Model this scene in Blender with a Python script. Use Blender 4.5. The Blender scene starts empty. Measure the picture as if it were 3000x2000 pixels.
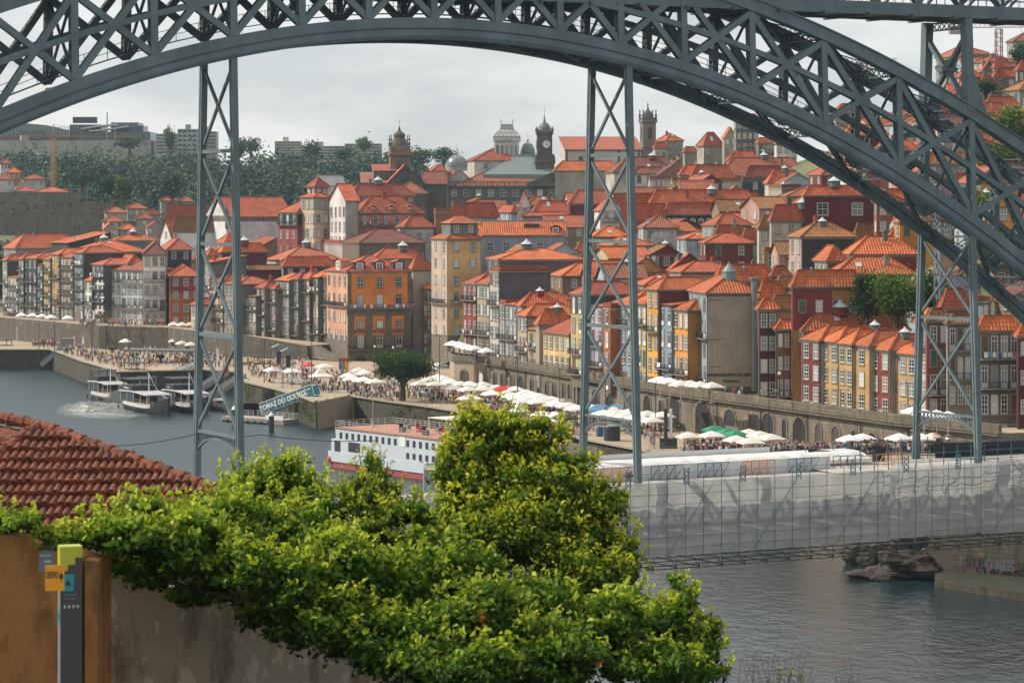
import bpy, bmesh, math, random
import numpy as np
from mathutils import Vector, Matrix
R=random.Random(7); NR=np.random.default_rng(5)
F=8070.0; HC=42.0; YH=600.0
sc=bpy.context.scene
COL=sc.collection
def at(px,py,D): return Vector(((px-1500)/F*D, D, HC-(py-YH)/F*D))
def ground(px,py,z=5.0):
    D=(HC-z)*F/(py-YH); return Vector(((px-1500)/F*D,D,z))
def lin(h):
    if isinstance(h,tuple): return h
    h=h.lstrip('#'); o=[]
    for i in (0,2,4):
        c=int(h[i:i+2],16)/255; o.append(c/12.92 if c<.04045 else ((c+.055)/1.055)**2.4)
    return tuple(o)
# ---------------------------------------------------------------- materials
M={}
def nodes(name):
    m=bpy.data.materials.new(name); m.use_nodes=True; nt=m.node_tree
    for n in list(nt.nodes): nt.nodes.remove(n)
    out=nt.nodes.new('ShaderNodeOutputMaterial'); b=nt.nodes.new('ShaderNodeBsdfPrincipled')
    nt.links.new(b.outputs[0],out.inputs[0]); return m,nt,b,out
def N(nt,t,**k):
    n=nt.nodes.new('ShaderNode'+t)
    for a,v in k.items():
        if hasattr(n,a): setattr(n,a,v)
        else: n.inputs[a].default_value=v
    return n
def mixc(nt,fac,a,b,mode='MIX'):
    n=nt.nodes.new('ShaderNodeMix'); n.data_type='RGBA'; n.blend_type=mode
    for s,v in ((0,fac),(6,a),(7,b)):
        if hasattr(v,'is_output') or isinstance(v,bpy.types.NodeSocket): nt.links.new(v,n.inputs[s])
        else: n.inputs[s].default_value=v if s==0 else (*v[:3],1)
    return n.outputs[2]
def ramp(nt,src,p0,p1,c0=(0,0,0),c1=(1,1,1)):
    r=nt.nodes.new('ShaderNodeValToRGB'); r.color_ramp.elements[0].position=p0; r.color_ramp.elements[1].position=p1
    r.color_ramp.elements[0].color=(*c0,1); r.color_ramp.elements[1].color=(*c1,1); nt.links.new(src,r.inputs[0]); return r.outputs[0]
def posn(nt,scale=(1,1,1)):
    g=N(nt,'NewGeometry'); mp=N(nt,'Mapping'); mp.inputs['Scale'].default_value=scale
    nt.links.new(g.outputs['Position'],mp.inputs[0]); return mp.outputs[0]
def noise(nt,vec,scale,detail=4,rough=.6):
    n=N(nt,'TexNoise'); n.inputs['Scale'].default_value=scale; n.inputs['Detail'].default_value=detail; n.inputs['Roughness'].default_value=rough
    nt.links.new(vec,n.inputs['Vector']); return n.outputs[0]
def bump(nt,b,h,s=.3,d=.1):
    n=N(nt,'Bump'); n.inputs['Strength'].default_value=s; n.inputs['Distance'].default_value=d
    nt.links.new(h,n.inputs['Height']); nt.links.new(n.outputs[0],b.inputs['Normal'])
def plain(name,c,rough=.6,metal=0,var=.25,sc_=1.5):
    if name in M: return M[name]
    m,nt,b,o=nodes(name); c=lin(c); v=noise(nt,posn(nt),sc_)
    col=mixc(nt,ramp(nt,v,.3,.7),tuple(x*(1-var) for x in c),tuple(min(1,x*(1+var*.6)) for x in c))
    nt.links.new(col,b.inputs['Base Color']); b.inputs['Roughness'].default_value=rough; b.inputs['Metallic'].default_value=metal
    M[name]=m; return m
def wallm(c):
    """plaster with damp streaks and patches"""
    k='plaster '+str(c)
    if k in M: return M[k]
    m,nt,b,o=nodes(k); c=lin(c)
    a=noise(nt,posn(nt),.22,5); s=noise(nt,posn(nt,(2.2,2.2,.18)),1,4,.65)
    col=mixc(nt,ramp(nt,a,.35,.7),tuple(x*.66 for x in c),tuple(min(.9,x*1.1) for x in c))
    g=sum(c)/3; st=tuple(.45*x+.25*g*.6 for x in c)
    col=mixc(nt,ramp(nt,s,.54,.78,(0,0,0),(.75,)*3),col,st)
    nt.links.new(col,b.inputs['Base Color']); b.inputs['Roughness'].default_value=.85
    bump(nt,b,noise(nt,posn(nt),6),.25,.05); M[k]=m; return m
def stonem(name,c,c2,sx=.9,sz=.45,stain=.5):
    if name in M: return M[name]
    m,nt,b,o=nodes(name); c=lin(c); c2=lin(c2)
    g=N(nt,'NewGeometry'); sp=N(nt,'SeparateXYZ'); nt.links.new(g.outputs['Position'],sp.inputs[0])
    ad=N(nt,'Math',operation='SUBTRACT'); nt.links.new(sp.outputs[0],ad.inputs[0]); nt.links.new(sp.outputs[1],ad.inputs[1])
    cb=N(nt,'CombineXYZ'); nt.links.new(ad.outputs[0],cb.inputs[0]); nt.links.new(sp.outputs[2],cb.inputs[1])
    br=N(nt,'TexBrick'); br.inputs['Scale'].default_value=1; br.inputs['Brick Width'].default_value=sx; br.inputs['Row Height'].default_value=sz
    br.inputs['Mortar Size'].default_value=.03; br.inputs['Color1'].default_value=(*c,1); br.inputs['Color2'].default_value=(*c2,1)
    br.inputs['Mortar'].default_value=(*[x*.4 for x in c2],1); nt.links.new(cb.outputs[0],br.inputs[0])
    a=noise(nt,posn(nt),.25,6); s=noise(nt,posn(nt,(1.5,1.5,.2)),.9,4)
    col=mixc(nt,ramp(nt,a,.38,.66),br.outputs[0],tuple(x*.55 for x in c))
    col=mixc(nt,ramp(nt,s,.5,.7,(0,0,0),(stain,)*3),col,tuple(x*.25 for x in c2))
    nt.links.new(col,b.inputs['Base Color']); b.inputs['Roughness'].default_value=.9
    bump(nt,b,br.outputs[1],-.4,.05); M[name]=m; return m
def roofm(k=0):
    nm='clay roof tiles %d'%k
    if nm in M: return M[nm]
    base=[('#cb6238','#9a472c','#dc8450'),('#d87038','#a85026','#e89a58'),('#bd6440','#94503a','#cf8460'),('#ae6a34','#785030','#be9448'),('#bd5a38','#8c422c','#cf7850'),('#a2583f','#754538','#b67a5c')][k]
    m,nt,b,o=nodes(nm); c0,c1,c2=[lin(x) for x in base]
    uv=N(nt,'UVMap'); 
    a=noise(nt,posn(nt),.35,5); f=noise(nt,posn(nt),3.2,3)
    col=mixc(nt,ramp(nt,a,.35,.68),c1,c0); col=mixc(nt,ramp(nt,f,.5,.75),col,c2); g2=noise(nt,posn(nt),1.3,5,.7); col=mixc(nt,ramp(nt,g2,.56,.7,(0,0,0),(.7,)*3),col,tuple(x*.5+.01 for x in c1))
    w=N(nt,'TexWave',wave_type='BANDS',bands_direction='X'); w.inputs['Scale'].default_value=.62; w.inputs['Distortion'].default_value=.3
    w2=N(nt,'TexWave',wave_type='BANDS',bands_direction='Y'); w2.inputs['Scale'].default_value=.5; w2.inputs['Distortion'].default_value=.4
    for x in (w,w2): nt.links.new(uv.outputs[0],x.inputs[0])
    col=mixc(nt,ramp(nt,w2.outputs[1],.0,.35,(.55,)*3,(0,0,0)),col,tuple(x*.45 for x in c1))
    oi=N(nt,'ObjectInfo'); rr=N(nt,'ValToRGB'); rr.color_ramp.elements[0].color=(.62,.60,.62,1); rr.color_ramp.elements[1].color=(1.12,1.06,1.0,1); nt.links.new(oi.outputs['Random'],rr.inputs[0]); col=mixc(nt,1.0,col,rr.outputs[0],'MULTIPLY')
    nt.links.new(col,b.inputs['Base Color']); b.inputs['Roughness'].default_value=.8
    bump(nt,b,w.outputs[1],.9,.14); M[nm]=m; return m
def corrug(name,c):
    if name in M: return M[name]
    m,nt,b,o=nodes(name); c=lin(c); uv=N(nt,'UVMap'); w=N(nt,'TexWave',wave_type='BANDS',bands_direction='X'); w.inputs['Scale'].default_value=.8
    nt.links.new(uv.outputs[0],w.inputs[0]); v=noise(nt,posn(nt),.7)
    col=mixc(nt,ramp(nt,v,.3,.75),tuple(x*.7 for x in c),c); col=mixc(nt,ramp(nt,w.outputs[1],0,.4,(.6,)*3,(0,0,0)),col,tuple(x*.5 for x in c))
    nt.links.new(col,b.inputs['Base Color']); b.inputs['Roughness'].default_value=.5; bump(nt,b,w.outputs[1],.8,.08); M[name]=m; return m
def glassm():
    if 'window glass' in M: return M['window glass']
    m,nt,b,o=nodes('window glass'); oi=N(nt,'ObjectInfo')
    r=N(nt,'ValToRGB'); cr=r.color_ramp; cr.interpolation='CONSTANT'
    cr.elements[0].color=(.02,.028,.032,1); cr.elements[0].position=0; cr.elements[1].position=.3; cr.elements[1].color=(.07,.08,.08,1)
    for p,c in ((.5,(.32,.33,.31)),(.68,(.16,.18,.18)),(.82,(.5,.5,.47)),(.93,(.25,.16,.12))):
        e=cr.elements.new(p); e.color=(*c,1)
    nt.links.new(oi.outputs['Random'],r.inputs[0]); nt.links.new(r.outputs[0],b.inputs['Base Color'])
    b.inputs['Roughness'].default_value=.12; M['window glass']=m; return m
STEEL=plain('bridge paint',(.098,.132,.142),.5,.0,.3,.5)
def steelm(name,c,k):
    m,nt,b,o=nodes(name); a=noise(nt,posn(nt),.35,5,.6); s_=noise(nt,posn(nt,(1.6,1.6,.35)),1,5,.65); r_=noise(nt,posn(nt),1.1,6,.7)
    col=mixc(nt,ramp(nt,a,.35,.65),tuple(x*.78 for x in c),tuple(x*1.15 for x in c)); col=mixc(nt,ramp(nt,s_,.5,.75,(0,0,0),(.5,)*3),col,tuple(x*.55 for x in c)); col=mixc(nt,ramp(nt,r_,.66,.74,(0,0,0),(.75,)*3),col,(.13,.062,.03))
    nt.links.new(col,b.inputs['Base Color']); b.inputs['Roughness'].default_value=.5; bump(nt,b,r_,.25,.03); return m
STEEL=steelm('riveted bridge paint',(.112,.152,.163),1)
STEELD=plain('bridge paint shaded side',(.08,.108,.118),.55,0,.3,.6)  # darker copy of the bridge paint for bracing, shade put into the colour
WHITE=plain('white painted wood',(.72,.72,.69),.5,0,.08)
SURR=plain('granite surround',(.27,.245,.2),.85,0,.25,2)
DARK=plain('dark iron',(.03,.035,.035),.5,0,.2)
STONE=stonem('granite blocks','#877c6d','#6f6558',1.0,.5,.6)
STONED=stonem('dark quay granite','#6f665a','#554e44',1.2,.55,.8)
STONEB=stonem('brown rubble stone','#8c7766','#6c5a4d',.7,.35,.4)
STONEG=stonem('grey palace granite','#75746b','#64645d',1.4,.7,.5)
STONEK=stonem('sooty church granite','#6b695f','#57564c',1.2,.6,.6)
# ---------------------------------------------------------------- mesh builder
class MB:
    def __init__(s): s.v=[]; s.f=[]; s.m=[]; s.uv=[]
    def add(s,vs,fs,mi=0,uvs=None):
        o=len(s.v); s.v+= [tuple(v) for v in vs]
        for i,f in enumerate(fs):
            s.f.append(tuple(o+k for k in f)); s.m.append(mi)
            s.uv.append(uvs[i] if uvs else None)
    def quad(s,a,b,c,d,mi=0,uv=False):
        vs=[Vector(a),Vector(b),Vector(c),Vector(d)]; u=None
        if uv:
            e=(vs[1]-vs[0]); L=e.length or 1; e=e/L; n=e.cross(vs[3]-vs[0]); 
            if n.length<1e-6: n=Vector((0,0,1))
            n.normalize(); g=n.cross(e); u=[[((p-vs[0]).dot(e)+3.1*vs[0].x,(p-vs[0]).dot(g)) for p in vs]]
        s.add(vs,[(0,1,2,3)],mi,u)
    def tri(s,a,b,c,mi=0,uv=True):
        vs=[Vector(a),Vector(b),Vector(c)]; e=(vs[1]-vs[0]).normalized(); n=e.cross(vs[2]-vs[0]).normalized(); g=n.cross(e)
        s.add(vs,[(0,1,2)],mi,[[((p-vs[0]).dot(e),(p-vs[0]).dot(g)) for p in vs]])
    def obox(s,c,ex,ey,ez,mi=0):
        c,ex,ey,ez=Vector(c),Vector(ex),Vector(ey),Vector(ez); vs=[]
        for a in (-1,1):
            for b in (-1,1):
                for d in (-1,1): vs.append(c+a*ex+b*ey+d*ez)
        s.add(vs,[(0,1,3,2),(4,6,7,5),(0,4,5,1),(2,3,7,6),(0,2,6,4),(1,5,7,3)],mi)
    def box(s,x0,x1,y0,y1,z0,z1,mi=0):
        s.obox(((x0+x1)/2,(y0+y1)/2,(z0+z1)/2),((x1-x0)/2,0,0),(0,(y1-y0)/2,0),(0,0,(z1-z0)/2),mi)
    def beam(s,p,q,w,h,up=(0,0,1),mi=0):
        p,q=Vector(p),Vector(q); d=q-p
        if d.length<1e-6: return
        n=d.normalized(); up=Vector(up); sd=n.cross(up)
        if sd.length<1e-4: sd=n.cross(Vector((1,0,0)))
        sd.normalize(); u=sd.cross(n); s.obox((p+q)/2,d/2,sd*w/2,u*h/2,mi)
    def tube(s,pts,rad,n=8,mi=0,cap=True):
        pts=[Vector(p) for p in pts]; rad=[rad]*len(pts) if isinstance(rad,(int,float)) else rad; rings=[]
        for i,p in enumerate(pts):
            d=(pts[min(i+1,len(pts)-1)]-pts[max(i-1,0)]).normalized()
            a=d.cross(Vector((0,0,1)))
            if a.length<1e-3: a=Vector((1,0,0))
            a.normalize(); b=d.cross(a); o=[p+rad[i]*(math.cos(2*math.pi*k/n)*a+math.sin(2*math.pi*k/n)*b) for k in range(n)]; rings.append(o)
        vs=[v for r in rings for v in r]; fs=[]
        for i in range(len(pts)-1):
            for k in range(n): fs.append((i*n+k,i*n+(k+1)%n,(i+1)*n+(k+1)%n,(i+1)*n+k))
        if cap: fs.append(tuple(range(n))[::-1]); fs.append(tuple(range((len(pts)-1)*n,len(pts)*n)))
        s.add(vs,fs,mi)
    def lathe(s,c,prof,n=16,mi=0,sq=False):
        c=Vector(c); vs=[]; fs=[]; o=math.pi/n
        for r,z in prof:
            for k in range(n):
                a=2*math.pi*k/n+(o if sq else 0); vs.append(c+Vector((r*math.cos(a),r*math.sin(a),z)))
        for i in range(len(prof)-1):
            for k in range(n): fs.append((i*n+k,i*n+(k+1)%n,(i+1)*n+(k+1)%n,(i+1)*n+k))
        fs.append(tuple(range(n))[::-1]); fs.append(tuple(range((len(prof)-1)*n,len(prof)*n)))
        s.add(vs,fs,mi)
    def prism(s,poly,z0,z1,mt=0,ms=1):
        n=len(poly); ar=sum(poly[i][0]*poly[(i+1)%n][1]-poly[(i+1)%n][0]*poly[i][1] for i in range(n))
        if ar<0: poly=poly[::-1]
        z1s=[p[2] if len(p)>2 else z1 for p in poly]
        vs=[(p[0],p[1],z0) for p in poly]+[(p[0],p[1],z1s[i]) for i,p in enumerate(poly)]
        s.add(vs,[tuple(range(n,2*n))],mt); s.add(vs,[(i,(i+1)%n,n+(i+1)%n,n+i) for i in range(n)],ms)
    def mesh(s,name,mats,smooth=False):
        me=bpy.data.meshes.new(name); me.from_pydata(s.v,[],s.f)
        for m in (mats if isinstance(mats,(list,tuple)) else [mats]): me.materials.append(m)
        me.polygons.foreach_set('material_index',s.m)
        if any(u for u in s.uv):
            l=me.uv_layers.new(name='UVMap'); dat=[]
            for f,u in zip(s.f,s.uv):
                for i in range(len(f)): dat+=list(u[i]) if u else [0,0]
            l.data.foreach_set('uv',dat)
        if smooth: me.polygons.foreach_set('use_smooth',[True]*len(s.f))
        me.update(); return me
    def build(s,name,mats,parent=None,smooth=False,loc=None):
        return link(name,s.mesh(name,mats,smooth),parent,loc)
def link(name,me,parent=None,loc=None,rot=None):
    o=bpy.data.objects.new(name,me); COL.objects.link(o)
    if parent: o.parent=parent
    if loc is not None: o.location=loc
    if rot is not None: o.rotation_euler=rot
    return o
ALL=[]
def tag(o,label,cat,group=None):
    o['label']=label; o['category']=cat
    if group: o['group']=group
    ALL.append(o); return o
def thing(name,label,cat,loc=(0,0,0),rz=0,group=None):
    o=bpy.data.objects.new(name,None); COL.objects.link(o); o.location=loc; o.rotation_euler=(0,0,rz); o.empty_display_size=.5
    return tag(o,label,cat,group)
def struct(name,mb,mats,kind='structure',smooth=False):
    o=mb.build(name,mats,None,smooth); o['kind']=kind; return o
def place(root,ox,dup=None): pass
def copytree(o,parent=None):
    c=o.copy(); COL.objects.link(c); c.parent=parent
    for ch in list(o.children): copytree(ch,c)
    return c
# ---------------------------------------------------------------- ground profiles
FR=[(-300,830,11),(0,772,11),(60,760,11),(287,722,11),(577,692,11),(711,672,11),(906,660,10),(957,656,9),(970,652,5),(1205,640,5),(1290,612,6),(1350,583,11),(1560,516,11.5),(2080,447,11.5),(2350,428,11.5),(2680,398,11.5),(2850,385,11.5),(3300,372,12)]
PA=[(-300,2,.02),(0,2,.03),(500,4,.05),(800,8,.09),(1000,13,.08),(1300,10,.06),(1700,8,.06),(2100,8,.08),(2450,10,.12),(2750,16,.14),(3300,20,.16)]
def ip(tab,x,k):
    if x<=tab[0][0]: return tab[0][k]
    for a,b in zip(tab,tab[1:]):
        if x<=b[0]:
            t=(x-a[0])/(b[0]-a[0]); return a[k]*(1-t)+b[k]*t
    return tab[-1][k]
def terr(px,D):
    s=D-ip(FR,px,1)
    if s<0: return ip(FR,px,2)-1
    t=min(1,s/80); sm=t*t*(3-2*t)
    z=ip(FR,px,2)+ip(PA,px,1)*sm+ip(PA,px,2)*max(0,s-60)
    cap=ip([(0,30),(1100,34),(1350,40),(1700,46),(2100,50),(2400,58),(2600,70),(2800,82),(3000,90)],px,1)
    if z>cap-4: z=cap-4*math.exp(-(z-cap+4)/4)
    if px>1150 and D>1000: z=z-(D-1000)*.08
    w=min(1,max(0,(1420-px)/200)) if D>930 else min(1,max(0,(1150-px)/300))       # the left side falls back to the valley before the wooded hill
    if w>0:
        hill=[(700,0,12),(860,0,12),(900,0,20),(950,0,27),(1000,0,31),(1100,0,39),(1250,0,49),(1400,0,56),(1600,0,59),(2200,0,56)]
        zl=ip(hill,D,2) if D>860 else min(z,20)
        z=z*(1-w)+zl*w
    return min(z,112)
def solveD(px,ye,H):
    D=ip(FR,px,1)
    while D<1700:
        if HC-(ye-YH)/F*D<=terr(px,D)+H: return D
        D+=2
    return 1000
# ---------------------------------------------------------------- bridge
def bp(b,l,z): return Vector((11.2+.883*b-.469*l,245+.469*b+.883*l,z))
BN=Vector((-.469,.883,0)); BD=Vector((.883,.469,0))
def hw(z): return 5-.046*(z-17)
def lat(sg,z): return 5+sg*hw(z)
def zl(b): return 58.1-.0054*(b+18.4)**2
def zu(b): return 65.4-.0044*(b+18.4)**2
def rib(b,z,sg): return bp(b,lat(sg,z),z)
def lattice(mb,p,q,w,dep,rails=.09):
    """box member: two plates joined by crossed lattice strips on both edges"""
    p,q=Vector(p),Vector(q); d=(q-p).normalized(); n=BN; s=d.cross(n).normalized(); n2=s.cross(d).normalized()
    for k in (-1,1): mb.obox((p+q)/2+n2*k*dep/2,(q-p)/2,s*w/2,n2*.035)
    L=(q-p).length; st=max(2,int(L/(dep*1.15)))
    for e in (-1,1):
        o=s*e*(w/2-.03)
        for i in range(st):
            a=p+(q-p)*(i/st)+o; b=p+(q-p)*((i+1)/st)+o
            for sg in (1,-1): mb.beam(a-n2*sg*dep/2,b+n2*sg*dep/2,rails,.03,s)
def flatlat(mb,p,q,h,w,up=(0,0,1),st=None,t=.14):
    """lattice girder, zigzag web between top and bottom flange"""
    p,q,up=Vector(p),Vector(q),Vector(up); mb.beam(p+up*h/2,q+up*h/2,w,t,up); mb.beam(p-up*h/2,q-up*h/2,w,t,up)
    L=(q-p).length; st=st or max(2,int(L/h))
    for i in range(st):
        a=p+(q-p)*i/st; b=p+(q-p)*(i+1)/st
        mb.beam(a-up*h/2,b+up*h/2,t*.8,.05,up); mb.beam(a+up*h/2,b-up*h/2,t*.8,.05,up)
bridge=thing('arch_bridge','huge grey iron arch bridge of lattice trusses spanning the whole view','bridge',(11.2,245,0))
OFF=Vector((11.2,245,0))
def bb(mb,name,parent=None,mat=STEEL,lab=None):
    mb.v=[tuple(Vector(v)-OFF) for v in mb.v]; o=mb.build(name,mat,parent or bridge)
    if lab: o['label']=lab
    return o
PB=[-108,-101,-94,-87,-80,-73,-66,-58.5,-51.8,-45,-38,-31.8,-25.6,-19.4,-13.2,-7,-.8,5.8,13.1,21,29.4,37.8,46.5,56,66]
def chord(mb,zf,sg,prof,off=0):
    """prof: (lateral offset, dz) polygon swept along the curve"""
    bs=[x*1.6 for x in range(-54,43)]; rows=[]
    for b in bs:
        z=zf(b)+off; base=rib(b,z,sg); sl=(zf(b+.1)-zf(b-.1))/.2; up=(Vector((0,0,1))-BD*sl).normalized()
        rows.append([base+BN*a*sg+up*dz for a,dz in prof])
    n=len(prof); vs=[v for r in rows for v in r]; fs=[]
    for i in range(len(rows)-1):
        for k in range(n): fs.append((i*n+k,i*n+(k+1)%n,(i+1)*n+(k+1)%n,(i+1)*n+k))
    mb.add(vs,fs)
lowp=[(a,z*.74) for a,z in [(.5,0),(.5,-1.2),(.36,-1.26),(.36,-1.42),(.5,-1.48),(.5,-2.1),(.4,-2.5),(-.4,-2.5),(-.5,-2.1),(-.5,-1.48),(-.36,-1.42),(-.36,-1.26),(-.5,-1.2),(-.5,0)]]
upp=[(a,z*.85) for a,z in [(.55,0),(.55,-.14),(.42,-.14),(.42,-1.3),(.55,-1.3),(.55,-1.44),(-.55,-1.44),(-.55,-1.3),(-.42,-1.3),(-.42,-.14),(-.55,-.14),(-.55,0)]]
midp=[(.35,.25),(.35,-.25),(-.35,-.25),(-.35,.25)]
zm=lambda b:(zl(b)+zu(b)-1.44)/2
for sg,nm in ((-1,'near'),(1,'far')):
    rb=MB(); chord(rb,zl,sg,lowp if sg<0 else [(a,-.65+z*.65) for a,z in lowp]); ribo=bb(rb,'arch_rib'); ribo['label']=nm+' arch rib'
    c=MB(); chord(c,zu,sg,upp); bb(c,'upper_chord',ribo)
    c=MB(); chord(c,zm,sg,midp); bb(c,'middle_chord',ribo)
    for i,b in enumerate(PB):
        if b<-106: continue
        m=MB(); lattice(m,rib(b,zl(b),sg),rib(b,zu(b)-1.4,sg),.62,.7); bb(m,'vertical_post',ribo)
    for b0,b1 in zip(PB,PB[1:]):
        for x,y in ((b0,b1),(b1,b0)):
            m=MB(); lattice(m,rib(x,zl(x),sg),rib(y,zu(y)-1.4,sg),.55,.62 if x<y else .5); bb(m,'diagonal_brace',ribo)
# bracing between the two ribs
for i,b in enumerate(PB):
    if b<-66: continue
    m=MB(); flatlat(m,rib(b,zl(b)-.9,-1),rib(b,zl(b)-.9,1),.8,.4); flatlat(m,rib(b,zu(b)-.8,-1),rib(b,zu(b)-.8,1),.8,.4)
    m.beam(rib(b,zl(b),-1),rib(b,zu(b)-1.4,1),.2,.2); m.beam(rib(b,zl(b),1),rib(b,zu(b)-1.4,-1),.2,.2)
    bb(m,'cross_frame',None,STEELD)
for b0,b1 in zip(PB,PB[1:]):
    if b0<-66: continue
    for zf,o,h in ((zl,-1.5,.5),(zu,-1.0,.45)):
        m=MB(); flatlat(m,rib(b0,zf(b0)+o,-1),rib(b1,zf(b1)+o,1),h,.28,t=.09); flatlat(m,rib(b0,zf(b0)+o,1),rib(b1,zf(b1)+o,-1),h,.28,t=.09)
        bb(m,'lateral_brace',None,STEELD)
# inspection stair and walkway along the arch
m=MB()
for b in range(-66,44,2):
    for z0 in (.3,):
        p,q=bp(b,4.4,zl(b)+.5),bp(b+2,4.4,zl(b+2)+.5)
        m.beam(p,q,.7,.08)
        for hgt in (.6,1.1): m.beam(p+Vector((0,0,hgt)),q+Vector((0,0,hgt)),.05,.05)
        m.beam(p,p+Vector((0,0,1.1)),.05,.05)
bb(m,'walkway',None,DARK)
# hangers
LV=[22.7,31,38.7,46.5]
for hb in (-38,0,37.7):
    top=zl(hb)-2.2 if hb<30 else 40; tw=MB(); zt=min(top,zl(hb)-2)
    hz=lambda sg,z:bp(hb,5+sg*hw(z),z)
    tow=None
    for sg in (-1,1):
        m=MB(); zz=zl(hb)-1.2
        a,b_=hz(sg,10.5),hz(sg,zz)
        for k in (-1,1):
            m.obox((a+b_)/2+BN*k*.19,(b_-a)/2,BD*.27,BN*.12)
        m.obox((a+b_)/2,(b_-a)/2,BD*.2,BN*.1)
        o=bb(m,'hanger_leg')
    m=MB(); lv=[z for z in LV if z<zl(hb)-6]
    if hb>30: lv=[21.7,31.0]
    for z in lv[1:]:
        m=MB(); m.beam(hz(-1,z),hz(1,z),.35,.3); bb(m,'hanger_strut')
    m=MB(); L2=lv+[zl(hb)-2.2]
    for z0,z1 in zip(L2,L2[1:]):
        for s in (-1,1): m.beam(hz(s,z0+.2),hz(-s,z1-.2),.22,.26)
    bb(m,'cross_brace')
    m=MB(); z=lv[0]; a,b_=hz(-1,z),hz(1,z); n=16     # arched portal strut
    m.beam(a,b_,.3,.22)
    prev=None
    for i in range(n+1):
        t=i/n; p=a+(b_-a)*t; y=-.4-.5*(2*t-1)**4-.75*(2*t-1)**2
        q=p+Vector((0,0,y)); m.beam(p,q,.1,.1)
        if prev is not None:
            m.beam(prev,q,.25,.16); m.beam(pp,q,.07,.07)
        prev,pp=q,p
    bb(m,'portal_arch')
    m=MB()
    for sg in (-1,1):
        c=hz(sg,z-5); d=BN*(-sg)
        m.tube([c,c+d*.9+Vector((0,0,.5)),c+d*1.4+Vector((0,0,.4))],.06,6); m.lathe(c+d*1.6+Vector((0,0,.1)),[(.1,.25),(.45,.1),(.5,-.1),(.1,-.2)],10)
    bb(m,'bridge_lamp',None,DARK)
# upper deck
ud=MB(); lo,hi=1.9,8.1
for l in (lo,hi):
    ud.beam(bp(-130,l,60.5),bp(170,l,60.5),.5,1.2); ud.beam(bp(-130,l,65.6),bp(170,l,65.6),.5,.6)
ud.beam(bp(-130,5,60.2),bp(170,5,60.2),6.2,.2)
ud.beam(bp(-130,5,66),bp(170,5,66),8.5,.35)
udo=bb(ud,'upper_deck')
m=MB()
for b in range(-128,168,5):
    for l in (lo,hi):
        m.beam(bp(b,l,61),bp(b,l,65.5),.28,.2); m.beam(bp(b,l,61),bp(b+5,l,65.5),.3,.2); m.beam(bp(b+5,l,61),bp(b,l,65.5),.3,.2)
        m.beam(bp(b,l,61.2),bp(b,l,61.2)+BD*0,.1,.1)
bb(m,'deck_truss',udo)
m=MB()
for l in (1.7,8.3):
    for z in (61.6,62.3,63.0): m.beam(bp(-130,l,z),bp(170,l,z),.06,.06)
    for b in range(-130,170,1): m.beam(bp(b,l,61),bp(b,l,63),.05,.05)
bb(m,'deck_railing',udo,DARK)
m=MB()
for b in range(-129,168,5): m.beam(bp(b,1.2,59.9),bp(b,8.8,59.9),.25,.3)
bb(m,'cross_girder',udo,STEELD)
for cb in (37.7,):
    for l0,l1 in ((1.9,lat(-1,50)),(8.1,lat(1,50))):
        m=MB(); a,b_=bp(cb,l1,zu(cb)-.3),bp(cb,l0,59.8); m.beam(a,b_,.85,.85,BN)
        m.add([bp(cb-.45,l1-.4,zu(cb)+3),bp(cb+.45,l1-.4,zu(cb)+3),bp(cb+1.9,l1-.4,zu(cb+1.9)),bp(cb-.45,l1-.4,zu(cb)-.5),
               bp(cb-.45,l1+.4,zu(cb)+3),bp(cb+.45,l1+.4,zu(cb)+3),bp(cb+1.9,l1+.4,zu(cb+1.9)),bp(cb-.45,l1+.4,zu(cb)-.5)],
              [(0,1,2,3),(7,6,5,4),(0,4,5,1),(1,5,6,2),(2,6,7,3),(3,7,4,0)])
        bb(m,'deck_column')
    m=MB(); z0,z1=zu(cb)+.3,59.2
    for s in (-1,1): m.beam(bp(cb,5+s*3.1,z1-1),bp(cb,5-s*3.1,z0),.5,.4,BN)
    m.beam(bp(cb,4.5,(z0+z1)/2-.4),bp(cb,5.5,(z0+z1)/2-.4),.5,1.6,BN); flatlat(m,bp(cb,1.9,59.3),bp(cb,8.1,59.3),.7,.3)
    bb(m,'column_brace')
# lower deck
m=MB(); m.beam(bp(-110,5,16.0),bp(72,5,16.0),9,.5)
for l in (.6,9.4): m.beam(bp(-110,l,15.6),bp(72,l,15.6),.4,.9); m.beam(bp(-110,l,12),bp(72,l,12),.4,.5)
ldo=bb(m,'lower_deck'); m=MB()
for b in range(-110,70,4):
    for l in (.6,9.4): m.beam(bp(b,l,12),bp(b+2,l,15.5),.3,.3); m.beam(bp(b+2,l,15.5),bp(b+4,l,12),.3,.3)
    m.beam(bp(b,.6,12),bp(b,9.4,12),.3,.5)
bb(m,'deck_truss',ldo)
# scaffold wrap round the lower deck
tarp,nt,b,o=nodes('white scaffold netting')
v=noise(nt,posn(nt,(1,1,.5)),.6,4); v2=noise(nt,posn(nt,(.6,.6,3)),1.2,3)
c=mixc(nt,ramp(nt,v,.3,.7),(.54,.52,.485),(.74,.715,.675)); c=mixc(nt,ramp(nt,v2,.5,.8,(0,0,0),(.5,)*3),c,(.38,.37,.35))
v3=noise(nt,posn(nt,(2.6,2.6,.12)),1.6,4,.7); c=mixc(nt,ramp(nt,v3,.55,.8,(0,0,0),(.35,)*3),c,(.30,.29,.27)); tr=N(nt,'BsdfTranslucent'); tp=N(nt,'BsdfTransparent'); ms=N(nt,'MixShader'); ms2=N(nt,'MixShader'); nt.links.new(c,b.inputs['Base Color']); nt.links.new(c,tr.inputs[0])
b.inputs['Roughness'].default_value=.8; bump(nt,b,noise(nt,posn(nt,(1,1,.4)),1.1,3),.6,.25)
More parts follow.
